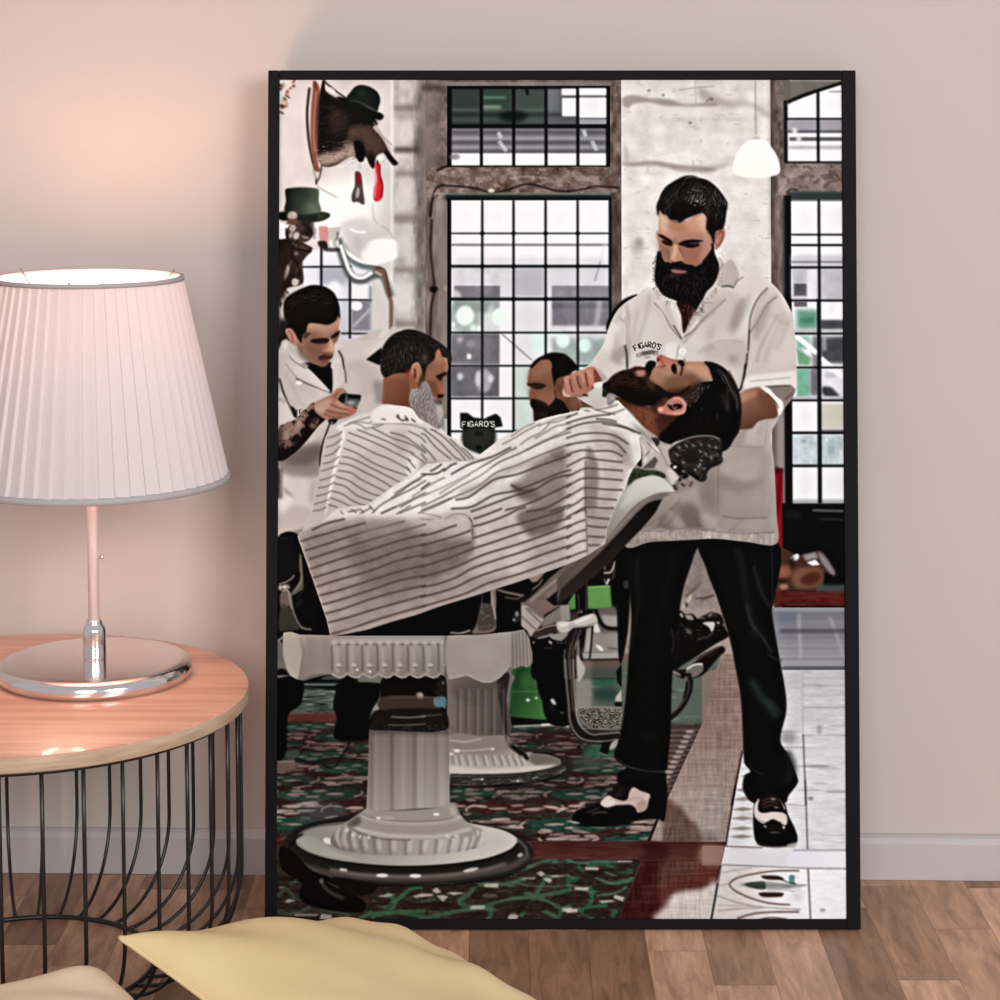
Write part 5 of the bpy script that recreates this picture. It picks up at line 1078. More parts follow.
        # left sleeve
        F('C2 400 560 410 700 408 820 410 1000 420 1000 440 800 430 640', 'a79e98', .7, 1.2); L('C2 400 840 408 900 410 1000', 1.4, '4a4340', .9, .5); L('C2 395 650 408 740 405 840', 1.6, 'b3aaa4', .8, .8); F('C2 340 640 390 700 380 860 300 960 260 1000 200 980 280 860', 'cbc3bd', .8, 2.5); F('C2 370 850 400 860 400 920 330 960 300 930', 'a59c96', .8, 1.6); F('C2 300 720 360 680 350 800 250 940 180 960', 'ece7e3', .7, 2.5); L('C2 360 660 390 690', 1.5, 'a89f98', .7, .8); F('f1 0 150 100 60 200 200 320 250 350 300 200 400 60 400', 'd6cfc8', .9, 2); F('f1 230 180 300 200 330 230 250 240 210 210', 'a39a94', .6, 1.5); L('f1 320 20 340 120 350 300', 1.4, '3a3432', .9, .4); F('f1 20 260 80 340 150 400 60 420', '9f958f', .7, 1.2)
        # chest panel
        F('C2 600 480 640 560 700 680 740 720 770 800 700 900 720 960 500 900 430 700 470 560', 'cfc8c2', .8, 3); F('C2 430 700 500 620 600 640 640 760 560 800 440 800', 'dbd5d0', .7, 3); L('C2 590 560 650 620 700 720 770 805', 1.1, '7d746f', .9, .5); L('C2 610 520 680 600 740 700 790 770', 1.4, 'a1978f', .8, .8); F('C2 600 500 640 500 740 640 790 760 770 800 680 660 620 580', 'd8d1cb', .9, .7); L('C2 720 710 775 805', 1.2, '2b2422', .9, .3)
        F('C2 790 760 1000 540 1000 460 900 580 860 640 820 700', 'cdc5be', .95, .6); L('C2 790 790 860 740 930 650 1000 590', 1.2, '4b423f', .85, .5); L('C2 780 830 840 770 900 700 1000 620', 2.5, 'a0968f', .7, 1)
        F('D2 0 620 60 560 170 530 100 610 0 690', 'bdb3ab', .8, .8); L('D2 0 690 80 620 170 535', 1.2, '4e4541', .9, .4); L('D2 0 560 120 440 150 370', 1.2, 'a0978f', .6, 1); F('D2 100 250 150 300 210 270 260 370 230 450 140 450 110 420 120 340', 'bdb2aa', .85, .8); L('D2 140 452 190 448 225 458', 1.3, '2a2321', .95, .3); L('D2 225 455 240 420 290 385', 1, '6f6661', .8, .4); L('D2 110 240 150 300 120 350', 1.1, '7d736d', .7, .5)
        F('D2 60 500 200 470 300 560 200 720 100 800 0 800 0 700', 'c2b8b0', .6, 4); F('D2 200 700 250 560 300 520 280 660 230 760', 'a1968e', .7, 2); F('D2 230 470 330 420 430 420 500 460 420 480 300 520', 'dcd5cf', .8, 2.5)
        # right sleeve and folds
        F('D2 330 760 350 640 400 520 480 450 540 500 600 600 630 700 640 1000 300 1000', 'cfc7c0', .8, 2); L('D2 450 460 380 540 335 650 325 760 320 860 300 1000', 1.4, '5f5652', .85, .5); L('D2 515 515 440 580 380 690 330 760', 1.8, '8d827c', .8, .8); L('D2 520 640 440 780 400 860 370 960', 2, 'a1978f', .7, 1); L('D2 530 740 570 742', 2, '8f857f', .6, .8); F('D2 400 620 470 560 440 700 370 820 350 760', 'a89e97', .6, 2); F('D2 480 700 560 640 620 760 630 940 480 1000', 'd9d2cc', .7, 3); F('D2 540 500 600 600 625 720 600 700 560 600', 'e0dad4', .8, 1.5)
        L('D2 310 900 305 960 295 1000', 1.8, '231b19', .95, .4); L('D3 300 0 290 80 270 160 245 190', 2.2, '1e1513', .95, .4); L('D2 328 740 318 880', 1.4, '3c3330', .7, .5)
        # breast pocket, patch of light
        F('D2 60 850 150 820 300 820 300 980 150 990 30 950', 'bab0a8', .6, 2.5); L('D2 60 850 130 815 290 820', .9, 'a69b94', .7, .6); F('f2 450 60 700 40 800 160 720 280 560 180 430 130', 'c6bdb6', .7, 2.5); F('f2 720 120 810 150 780 220 700 200', '938983', .5, 2); F('f2 640 200 740 300 800 500 700 380', 'cdc5be', .8, 1.5); F('f2 0 0 140 0 130 120 220 190 100 190 0 130', 'e6e2de', .9, 1.2); L('f2 150 20 130 110 120 170', 1.6, 'a79e98', .7, .8)
        LS('450 470 400 540 360 640 345 740;500 500 450 580 400 660 370 760;600 640 560 760 500 880;560 620 520 720 460 860 420 960;330 500 300 600 240 700 200 780;260 560 230 660 170 760;80 720 60 800 40 900;480 640 540 690 600 700', 2.6, '958a83', .42, 2.0, tile='D2')
        LS('560 500 540 640 500 760 480 860;480 620 460 740 450 900;660 560 700 660 740 760;340 760 330 860 300 960;380 560 360 640 330 700;880 900 940 860 1000 860', 2.4, 'a1968f', .5, 1.6, tile='C2')
        LS('430 300 420 380 380 470;340 330 310 420 250 500;380 640 330 700 200 740;430 620 400 720 420 900;260 620 220 760 260 900', 2.6, '857a73', .5, 1.8, tile='D3')
        LS('540 470 520 560 500 700;300 0 360 100 420 160;600 0 640 100 720 150;740 20 700 80 640 130;860 0 900 70', 2, '6f655f', .55, 1.2, tile='C4')
        # sleeve hem
        F('D3 310 90 420 70 600 50 640 60 640 210 600 150 420 155 290 165', 'ece7e2', .85, 1); L('D3 330 120 450 108 600 95', .8, '8a7f79', .7, .4); F('D3 430 160 600 148 640 210 600 260 550 300 540 250 500 220', '8c7f78', .95, .7); L('D3 560 240 610 200', 2, '5c504a', .7, .6); F('D3 400 160 450 165 500 220 545 260 545 310 520 345 500 260 450 200', 'ede8e2', 1, .4); L('D3 430 155 520 152 605 148', 1, '3e3530', .8, .4); L('D3 440 200 500 260 520 300', 1, '3a2a22', .8, .4)
        # skirt of the coat
        F('D3 390 400 480 380 475 470 480 600 490 760 500 1000 440 1000 420 700', 'b5aca4', .6, 3); L('D3 440 380 435 500 420 560', 1, '9a918a', .6, .6); F('D3 200 460 300 450 280 560 160 560', '9b8f86', .8, 2.5); L('D3 150 552 280 556 420 562', 1, '8a8079', .8, .4); F('D3 130 560 430 566 470 760 480 1000 110 1000 110 600', 'a2978f', .6, 2); L('D3 115 640 112 1000', 1, '6e645e', .6, .4); F('D3 140 700 300 620 400 640 380 760 200 820', 'b9afa7', .6, 3); F('D3 130 740 300 790 420 780 300 850 130 830', '857a72', .6, 3); F('D3 0 780 90 760 100 1000 0 1000', '8c817a', .7, 3); F('D4 0 0 480 0 480 60 0 60', '9c918a', .5, 3); L('D4 140 52 250 66 440 62', 1.1, '6f655f', .8, .5); F('D4 200 130 300 80 430 70 350 150', 'aaa098', .7, 1.4); L('D4 180 160 240 110', 1.6, '847a73', .6, 1); F('D4 0 30 60 60 140 150 60 160 0 100', 'bbb1a9', .6, 2)
        FG('D4 0 150 500 165 505 240 0 200', 'b5aba2', 'a79c93', (700, 533), (700, 545), a=.9, b=.4, sm=0); L('D4 0 145 250 165 490 160', 1.1, '776c65', .8, .4); L('C4 480 145 640 150 700 135 1000 140', 1.1, '776d66', .7, .5); TX('D4 0 150 500 165 505 240 0 200', .05, 3, 6, 82, sm=0); TX('C4 400 150 1000 140 1000 210 400 240', .05, 3, 6, 83, sm=0)
    # right hand side arm (his left), passing behind the customer's head
    FG('D3 230 240 280 190 340 165 400 160 440 200 500 260 520 310 500 360 440 370 380 390 340 430 270 440 200 440', 'a1765f', '5d3f31', (745, 392), (752, 428), b=.5)
    F('D3 380 180 440 200 510 290 510 350 440 360 400 300', '6f4c3b', .8, 2.5); F('D3 260 210 330 180 380 200 300 250 250 260', 'b88c74', .8, 1.5); F('D3 270 380 380 370 340 425 270 440', '6b4a3a', .8, 2)
    F('D3 400 160 450 165 500 220 545 260 545 310 520 345 500 260 450 200', 'ede8e2', 1, .4); L('D3 440 200 500 260 520 300', 1, '3a2a22', .8, .4)
    # neck opening and shirt
    F('C2 740 560 780 540 880 540 880 590 830 680 795 760 780 740 770 640', '2c1512', 1, .4); HR('C2 740 540 880 530 870 620 800 740 770 640', 50, 6, 95, ('6d4a3c', '120a08', '8a6654'), .6, .5, 84); F('C2 860 570 900 540 940 560 860 680 800 770', '9a9088', .4, 1)
    O(778, 890, 24, 20, 'f3f0ec', 1, .5, tile='C2'); O(778, 890, 10, 10, 'cbc4bd', .8, .4, tile='C2'); O(190, 80, 36, 30, 'f5f2ee', .9, .5, tile='f2'); O(190, 85, 14, 12, 'cfc9c3', .8, .5, tile='f2')
    # arched lettering on the coat
    def arc(u, v):
        t = (u - 19)/19.0
        a = math.radians(31*t + 1)
        cx, cy, r = 647.4, 374.0, 30.5 - v*.9
        return (cx + math.sin(a)*r, cy - math.cos(a)*r + 1.5*0)
    word("FIGARO'S", arc, 1.3, '2b2826', .95)
    LS('350 400 370 440 440 430 540 410 550 370 440 385 350 400', 1.1, '4b4744', .9, .2, tile='k8'); F('k8 355 395 440 380 545 368 545 408 440 428 365 440', '55504d', .85, .3, sm=0); LS('265 425 290 430;280 430 270 475;290 465 320 462;315 400 330 440 350 460;570 385 560 430 585 440;600 390 610 440;565 385 625 380', 1.0, '45403d', .85, .2, tile='k8'); L('k8 400 490 450 480 498 470', .9, '55504d', .85, .2)
    # face
    FG('h2 160 0 700 -60 760 60 740 200 700 300 640 380 540 420 420 400 260 380 200 380 170 280 150 180', 'c0957f', 'a0705e', (665, 235), (700, 262), b=.4)
    F('h1 160 460 200 500 260 560 380 580 480 560 580 500 640 480 690 520 700 700 740 760 730 860 680 900 560 790 400 800 300 840 200 760 150 720 150 560', 'c79a83', 1, .8)
    F('h1 170 480 230 540 270 600 220 700 160 640', 'd8b8a3', .85, 1.2); F('h1 580 520 650 500 690 560 680 680 600 640', 'd3b09c', .8, 1.5); F('h1 240 600 360 600 480 640 420 700 300 680', 'aa785c', .8, 2); F('h1 400 700 560 700 650 760 560 780 400 790', 'b98a74', .7, 2); F('h1 650 700 740 700 740 860 700 940 660 860', 'c8a591', .8, 1.5)
    F('h2 380 200 520 210 600 180 680 160 700 260 620 360 520 400 440 370 430 280', 'b07a68', .8, 2.5); F('h2 640 150 720 120 740 200 680 300 600 360 620 260', 'c69f8b', .8, 1.8); F('h2 160 180 250 190 280 240 260 330 210 370 170 280', 'b58d7c', .9, 1.2); L('h2 240 240 270 290 250 340', 1.2, '6e4c40', .7, .6)
    F('h2 300 180 350 170 380 240 430 330 400 370 340 380 290 350 275 310 290 240', 'cf9d82', 1, .7); F('h2 320 180 355 190 350 280 320 320 290 310 310 240', 'e6c0a6', .9, .8); O(305, 330, 26, 24, 'e3bb9f', .7, .8, tile='h2'); O(395, 330, 26, 26, 'c08e74', .6, .8, tile='h2'); L('h2 380 210 400 260 430 320', 1.4, '8c5c4a', .7, .8); L('h2 290 360 340 385 420 360', 1.6, '5a2f26', .9, .5)
    F('h2 180 130 230 125 300 150 295 185 240 180 200 160', '1e0d0b', .92, .7); L('h2 148 62 200 85 250 115 300 150', 1.7, '150a0a', .95, .3); F('h2 150 60 220 85 290 130 280 150 190 105', '1a0d0c', .95, .4)
    F('h2 380 170 420 140 500 120 560 120 640 130 590 145 600 180 520 205 440 195', '241110', .92, .7); F('h2 370 165 430 130 510 118 580 122 650 130 560 150 470 160 400 180', '160b0b', .95, .4); L('h2 490 165 540 158 590 158', 1.0, 'a98a7f', .8, .3); F('h2 440 170 540 168 600 175 540 205 460 200', '0e0707', .9, .5); L('h2 300 150 340 140 370 165', 1.6, '7e5744', .5, .8); O(330, 110, 20, 26, '9a6f58', .5, 1.2, tile='h2')
    F('h2 160 100 740 60 740 200 560 420 200 380', '4a2d22', .16, 3); F('h2 150 160 260 200 270 340 200 370', '4a2d22', .2, 2)
    # beard
    beard = 'h2 150 240 165 300 200 360 260 370 300 385 380 360 440 390 520 400 560 415 640 370 700 300 740 220 760 180 770 260 800 340 820 420 810 500 780 580 740 640 680 700 640 780 600 840 560 900 520 860 480 830 400 830 340 800 260 770 190 730 140 660 110 600 100 520 110 420 120 330 130 270'
    F(beard, '0c0909', 1, .7); HR(beard, 260, 7, lambda x, y: 90 - (x - 686)*1.4, ('2c2927', '3d3a37', '050404', '1c1a1a'), .6, .6, 85, curl=40)
    edge = 'h2 100 330 160 300 200 700 260 760 400 820 560 860 700 700 800 560 840 420 820 560 700 760 560 960 380 860 180 760 90 620'
    HR(edge, 240, 6, lambda x, y: 90 - (x - 686)*2.0, ('0b0808', '191514', '4a4542'), .35, .4, 86, curl=40, free=True)
    F('h2 280 450 330 440 400 455 460 465 450 490 380 500 310 490', '875a53', .9, .6); L('h2 290 455 360 478 440 470', 1.0, 'c49a90', .7, .4); L('h2 280 445 340 440 440 460', 1.4, '3a1a18', .9, .4); F('h2 240 540 280 500 340 510 420 500 380 530 300 540', '4b302b', .7, 1); F('h2 270 395 340 370 440 390 500 440 440 450 340 430 260 450', '110a0a', .9, .7); L('h2 740 160 750 220 700 300 640 370', 2.4, '120c0b', .9, .7); L('h2 160 250 175 320 200 370', 2.2, '120d0c', .9, .5)
    # hair and ear
    F('h1 770 720 820 660 870 650 890 690 880 760 840 840 790 900 770 860', 'b1806d', 1, .4); L('h1 800 730 850 690 870 720 850 800 810 860', 1.3, '77423a', .85, .5); L('h1 840 665 885 680 880 760', 1, 'd8aba0', .8, .4); O(800, 800, 14, 26, 'c99b85', .8, .6, tile='h1')
    hair = 'h1 125 400 160 310 180 260 230 190 300 140 380 95 450 68 540 66 600 90 700 120 790 190 850 260 890 320 918 380 905 480 890 570 860 660 800 680 775 720 760 850 745 760 700 680 675 660 690 560 650 490 600 490 520 520 450 550 385 590 350 560 280 560 240 510 190 490 160 450 145 520 130 480'
    F(hair, '1a1614', 1, .4)
    HR(hair, 300, 9, lambda x, y: 125 - (x - 676)*1.1 if y < 205 else 105, ('4a443e', '5f5850', '0d0a09', '37312d', '2a2421'), .6, .55, 87, curl=12, jit=7)
    F('h1 240 510 300 380 440 360 560 380 660 420 600 490 520 520 450 550 385 590 280 560', '0d0a08', .75, 1.6); HR('h1 440 340 480 260 640 260 700 330 640 400 500 400', 26, 7, 125, ('d1c9bf', '9c958c'), .6, .5, 88, jit=5); HR('h1 420 260 640 130 860 280 900 400 760 400 640 260', 70, 9, lambda x, y: 40 + (x - 700)*.8, ('6b645b', '463f39', '8a8278'), .5, .5, 89, jit=8)
    L('h1 350 300 380 260 420 200 480 160', 1.6, '070505', .8, .6); L('h1 455 95 490 82 560 80 590 100', .9, 'b8b0a6', .8, .3); O(575, 350, 14, 12, 'ddd6cc', .8, .6, tile='h1'); L('h1 350 330 360 220', .9, '6d665e', .6, .4); L('h1 270 500 260 400 220 300', .9, '5a524a', .6, .5); F('h1 160 440 200 440 240 510 200 500', '2c2422', .8, 1); HR('h1 130 400 200 330 260 480 240 500 160 440', 30, 6, 80, ('4f4742', '1c1715'), .6, .5, 90)
    F('h1 690 540 760 600 880 560 860 660 780 690 765 840 740 760 690 680', '17110f', .8, 1)

# ---- cape of the bearded customer, front chair
def rear_cape():
    cape = 'A3 240 1000 260 880 290 720 310 600 330 500 350 460 420 400 500 370 620 340 660 310 710 280 800 280 900 300 950 370 1000 400 1400 500 2100 700 2400 900 1000 1300 300 1300'
    cape = '311 515 314 497 318.5 473 321.5 455 324.5 440 330 432 344 423 360 417 370 413 375 409 382 406 395 407 410 410 417 419 425 424 440 433 455 442 470 455 478 462 480 470 420 540 310 540'
    F(cape, 'd6d1ca', 1, .4)
    with clip(cape):
        TX(cape, .02, 14, 10, 91)
        FG(cape, 'e6e2dc', 'b9b1ab', (380, 410), (400, 500), a=.6)
        F('A3 240 1000 330 460 440 470 400 700 360 860 330 1000', 'c3bcb6', .7, 1.6); F('A3 440 470 460 480 420 640 380 820 340 980 330 1000 360 800', 'f4f1ec', .9, .6)
        F('A3 520 640 640 620 640 800 560 940 500 900', 'bcb4ae', .6, 3); F('A3 640 560 800 560 800 760 700 900 640 760', 'c5bdb7', .6, 3); F('A3 880 620 960 620 940 760 860 800', 'f0ece8', .8, 1.5); F('A3 760 460 860 440 900 560 820 620', 'aca29a', .5, 2.5); F('A3 400 410 520 370 620 370 640 420 500 440 420 450', 'ece8e3', .8, 1.5)
        LS('340 500 400 480 440 455;330 560 390 540 440 500;320 620 380 600 430 550;310 670 370 655 420 620;300 720 360 700 410 680;290 780 350 765 400 740;280 830 340 820 390 790;265 885 330 870 370 850;255 940 320 920 360 905;245 985 300 975 340 955', .9, '57504b', .9, .25, tile='A3')
        LS('470 510 560 550 660 600 760 640 890 710;450 565 540 600 640 660 760 710 880 750;440 620 520 640 620 690 740 750 840 800;420 665 500 680 600 730 700 780 780 830;415 715 500 730 560 770 660 820 740 860;400 755 480 780 560 830 640 870 720 890;390 800 460 820 540 880 620 910 690 930;370 850 440 870 520 920 600 950;360 895 430 920 510 960;345 940 410 960', 1.05, '5b534e', .92, .25, tile='A3')
        LS('480 460 560 490 680 540 780 590 900 650;540 440 640 480 740 520 840 570 920 600;640 430 700 460 780 500 900 540 1000 600;760 460 860 490 960 560 1000 590;880 450 960 490 1000 530;900 600 960 640 1000 670;880 640 930 700;870 690 900 730', 1.05, '5b534e', .9, .25, tile='A3')
        LS('450 420 540 390 620 400 640 380;480 400 580 370 660 350;600 440 560 410 520 400;640 410 760 400 900 410 1000 440;660 350 720 370 740 380;600 435 680 420 720 400', 1.0, '6d655f', .8, .3, tile='A3')
        LS('0 470 30 480 100 560 200 640;0 540 60 600 100 650;20 440 120 520 220 620 270 650;90 450 160 500 260 600 300 650;190 500 250 560 330 640;270 560 320 600 350 640;60 440 100 450;0 600 40 650', 1.15, '59514c', .9, .25, tile='B3')
        F('A3 660 310 720 285 820 285 900 300 950 360 980 400 900 390 760 400 650 390 630 350', 'efeae4', .95, .6); LS('800 350 840 380 880 370;860 350 880 385;900 370 930 390;820 360 810 340', 1.3, '2b2624', .9, .3, tile='A3'); L('A3 700 370 730 375', 1.2, '3a3330', .8, .3)
        L('B3 190 490 300 560 400 605', 1, 'f2eee9', .7, .5); F('B3 0 640 120 650 100 700 0 720', 'a39b94', .6, 1.5)

def front_chair():
    # black upholstery and iron work under the cape
    F('277 545 297 536 300 560 310 590 330 636 277 640', '090808', 1, .4); F('A4 15 190 140 180 180 260 140 420 15 480', '0e1010', 1, .8); L('A4 20 200 60 200 130 185', 1, '3c3e3a', .7, .6); F('A4 90 160 120 175 90 190 60 180', '0a0909', 1, .4)
    L('k7 20 655 120 620 200 570 240 520', 1.3, 'a9a69c', .95, .3); F('k7 310 230 350 200 370 280 420 440 410 560 380 700 220 810 200 780 310 620 330 480 320 340', '55544b', 1, .5); F('k7 330 330 370 300 390 480 340 640 230 790 210 760 320 600', '7d7b6e', .7, .8); L('k7 330 240 320 360 320 480', 1, '9c9a8e', .8, .3); O(120, 690, 60, 40, '8d8c80', .9, .5, tile='k7'); O(100, 690, 26, 18, 'd6d4c8', .9, .5, tile='k7'); O(40, 700, 30, 40, 'b8b5a6', .9, .5, tile='k7'); F('k7 40 780 140 760 180 840 170 950 100 990 40 960', '665b54', 1, .6); L('k7 60 750 140 740 175 820 200 1000', 2, 'a9a594', .9, .4); L('k7 220 780 360 720', 1.2, '4a4940', .8, .4)
    LS('280 860 350 760;260 940 340 860;280 980 370 880', .7, '58574d', .7, .2, tile='k7')
    L('A4 95 560 110 660 150 760 200 800 330 805', 2.2, '77746a', .95, .4); F('A4 40 640 90 660 130 740 160 800 40 830 20 760', '3d3c37', .9, .8); F('A4 235 795 330 790 332 808 240 810', 'c4c0b4', .95, .3); L('A4 15 880 60 850 80 830', 2.5, '9a978b', .9, .5); L('A4 15 830 120 820 330 825', 2.4, '0c0b0a', .9, .5)
    # cross strut and dark gap
    F('297 545 330 637 525 637 540 600 560 560 560 500 330 520', '070606', 1, .4, sm=0); F('300 545 318 560 334 637 312 637 304 600', '080707', 1, .4, sm=0)
    F('330 636 345 640 425 615 490 592 530 575 556 560 560 580 545 600 525 625 505 640 480 640 420 640 350 640', '060505', 1, .4)
    F('B4 470 540 500 530 505 600 500 700 500 800 440 830 340 830 360 790 400 700 460 640', '7b6a62', 1, .5); F('B4 400 640 470 640 490 700 490 790 380 800', '4a413c', 1, .8); L('B4 470 545 480 640 500 740', 1.8, 'a89890', .9, .4); TX('B4 400 640 470 640 490 790 380 800', .3, 3, 3, 93, col='8e857c', th=.4); L('B4 195 825 260 830 330 810', 2, 'a5a09a', .95, .4); L('B4 410 570 405 660', .9, '8d8984', .8, .3); L('B4 190 835 360 845 500 830', 1.2, '16110f', .9, .3); L('B4 360 790 480 780', 1.5, '6b625c', .7, .5)
    F('B4 520 540 700 570 640 800 560 820 510 800 505 620', '090707', 1, .4); L('B4 510 540 580 560 680 580', 2.2, '8d7b72', .9, .5); L('B4 560 590 640 600 690 570', 1.6, '6d5b52', .9, .5); F('B4 720 450 800 430 830 420 780 480 740 490', 'a08980', .9, .6); O(635, 735, 26, 26, '2c2926', 1, .4, tile='B4'); O(640, 700, 14, 20, '8a8782', .9, .4, tile='B4'); O(620, 740, 8, 8, 'b5b2ac', .9, .3, tile='B4')
    # back support arm (grey lacquer) running to the head rest
    F('B4 660 630 1000 340 1000 500 900 580 830 620 820 720 760 740', '6f625c', 1, .4, sm=0)
    F('C4 0 620 0 460 300 260 480 0 620 0 480 140 240 380 100 500 0 610', '2e2522', 1, .4, sm=0); F('C4 0 370 140 310 420 20 480 0 240 260 0 470', '6f635e', 1, .6, sm=0); L('C4 0 480 230 290 430 60', 1, '14100e', .8, .5)
    F('k1 245 215 480 40 620 0 640 60 530 130 450 250 330 265', '17110f', 1, .4); F('k1 60 240 240 200 330 270 420 255 230 360 150 330', '796a63', 1, .5, sm=0); L('k1 10 220 120 130 250 0', 5, '1a1412', .95, .5, sm=0); L('k1 110 110 180 60 220 0', 1.2, 'a79d97', .8, .3, sm=0); L('k1 250 180 420 30 460 -20', 5, '7d706a', .95, .5, sm=0); L('k1 90 230 230 110 370 0', 3, '8f837d', .9, .6, sm=0); O(70, 165, 18, 20, '0a0808', 1, .3, tile='k1')
    F('k1 0 260 60 270 240 400 180 480 100 590 60 520 0 470', 'aaa19a', 1, .4, sm=0); LS('40 290 200 440;0 370 150 510;60 290 230 400', 1, '4e443f', .9, .3, tile='k1')
    F('k1 240 380 400 270 480 260 490 420 360 430 200 480', '7f7a73', 1, .5, sm=0); F('k1 390 270 480 260 490 410 400 420', '97938a', .9, .6, sm=0)
    F('k1 160 510 350 460 370 500 250 560 130 610 100 600', '3c312d', 1, .4); L('k1 150 520 250 480 350 460', 1, 'd0cbc4', .9, .2); L('k1 165 600 260 570 320 545', 2, 'a59d95', .95, .4); F('k1 290 560 460 530 440 590 380 625 310 600', '8f8b83', 1, .4); F('k1 90 580 150 600 230 600 420 630 440 700 130 700', '0a0808', 1, .5); F('k1 270 620 300 620 310 650 290 650', 'b3b0aa', .9, .3); L('k1 230 690 310 690', 1.4, '45423f', .8, .4); O(125, 635, 12, 14, 'a9a59e', .8, .3, tile='k1'); L('k1 360 620 370 650', 1, '9d9992', .8, .3); L('k1 400 620 405 650', 1, '9d9992', .8, .3)
    F('k1 350 440 420 420 500 425 600 380 700 350 740 360 760 400 750 450 640 480 520 490 470 530 380 530', 'bcb7ae', 1, .4); F('k1 380 440 500 430 640 380 720 360 640 420 500 460 400 480', 'dedad2', .8, .8); F('k1 480 440 540 440 520 490 480 500', 'a59f96', .6, .8); L('k1 520 485 640 475 745 440', 1, '77716a', .8, .5)
    # strip between apron and floor, left
    F('277 672 284 670 291 678 300 682 320 677 352 673 352 690 300 688 277 690', '0a0908', 1, .5); R_(277, 676, 288, 678.5, '8f8f8c', .8, .4); R_(302, 684, 340, 686.5, '8c9c98', .7, .6); F('A5 320 150 430 130 440 170 300 170', '5c625d', .8, .5)
    # trouser legs and shoe of the left barber
    F('277 684 302 682 302 700 298 707 288 716 287 740 285 755 277 757', '060505', 1, .5); F('A5 430 190 720 200 700 290 650 360 630 420 620 560 400 560 410 420 385 350 400 260', '060606', 1, .5); F('A5 700 230 710 260 720 350 650 370 690 300', '8a8b8c', .9, .4); L('A5 650 365 630 440', 1, '5b5b5b', .8, .4)
    L('A5 60 615 180 620 180 650 130 690', 1, '0a0808', .9, .3); L('A5 130 690 200 710 260 715 330 700 430 690 600 700', 1.4, '100c0b', .9, .3); L('A5 330 700 320 730 360 752 400 745 430 700', 1.4, '100c0b', .9, .3); L('A5 500 580 460 650 430 700', 2.4, '150f0d', .9, .5); F('A5 15 710 130 705 140 760 15 770', '6f5d51', .95, .6); L('A5 15 712 130 706', 1.4, 'a39686', .8, .4); L('A5 20 600 70 630', 3, '0a0808', .9, .5); F('A5 75 650 150 630 160 670 110 700 75 690', '4b4f4b', .7, .8)

    # second pedestal, behind
    F('B5 180 160 600 130 580 240 575 350 575 500 600 580 640 640 740 650 870 670 940 700 940 740 880 770 760 790 600 820 400 830 190 830', '7a716b', 1, .4)
    FG('B5 180 160 300 155 440 190 520 150 520 250 580 350 570 560 180 560', '776e69', '584f4a', (450, 690), (505, 690), b=.5); F('B5 510 160 590 130 570 300 575 500 560 520 520 300', '2c2623', .95, .6); F('B5 230 200 500 180 510 260 380 340 220 280', '5e5550', .7, 2.5)
    for x in (245, 300, 360, 410, 470, 530): L('B5 %d 230 %d 540' % (x, x), 1.6, '4c4440', .5, .8); L('B5 %d 230 %d 540' % (x + 22, x + 22), 1.4, '948b85', .45, .8)
    FG('B5 190 540 400 545 560 540 600 600 660 650 760 650 870 670 940 710 900 750 760 780 600 795 400 800 190 800', '8e867f', 'b9b4ac', (470, 740), (470, 772), b=.5)
    F('B5 560 540 600 590 690 650 720 690 700 700 620 640 570 600', '1c1714', .95, .5); F('B5 740 655 860 670 930 705 900 740 780 740 720 700', '6c675c', .9, 1); F('B5 190 550 560 550 590 620 480 660 200 650', '8c837d', .8, 1.5); LS('190 570 300 580 400 560;200 630 300 640 480 625', 1.2, 'c9c2ba', .8, .5, tile='B5')
    for i, x in enumerate((210, 250, 300, 350, 410, 470, 520, 565, 610, 650)): L('B5 %d 670 %d 740' % (x, x + 12 + i*2), 1.6, '6f6861', .5, .7); L('B5 %d 670 %d 740' % (x + 20, x + 34 + i*2), 2, 'd2ccc4', .6, .8)
    F('B5 195 735 400 760 600 750 760 740 900 730 800 770 600 790 400 795 195 790', 'cdc8bf', .85, 1.2); O(240, 640, 20, 10, 'f2efe8', .9, .5, tile='B5'); O(478, 628, 12, 8, 'efece4', .8, .5, tile='B5'); O(205, 660, 14, 10, 'e8e4dc', .8, .4, tile='B5')
    L('B5 740 648 850 660 950 700 960 730 900 755 760 780 600 795 400 800 195 798', 1.8, '161311', .95, .35); L('B5 195 835 400 835 600 830 780 800 900 770 980 730', 8.5, '37342f', 1, .5); L('B5 195 870 400 875 600 865 800 840 930 800 985 770', 1.6, '0e0b0a', .95, .5); F('B5 930 690 990 700 1010 760 960 800 940 760', '2a2826', .95, .6); LS('340 830 420 825;600 840 680 835;740 825 780 810;920 780 960 760', 1.4, 'a7a39a', .8, .5, tile='B5'); TX('B5 195 810 600 810 960 740 980 780 780 840 400 870 195 865', .4, 5, 2, 98, col='6d695f', th=.3, sm=0); O(408, 828, 8, 6, 'e9e6dc', .9, .3, tile='B5'); O(645, 838, 8, 6, 'e9e6dc', .9, .3, tile='B5')
    L('B5 640 590 700 650', 2, '2f1d18', .7, .6)
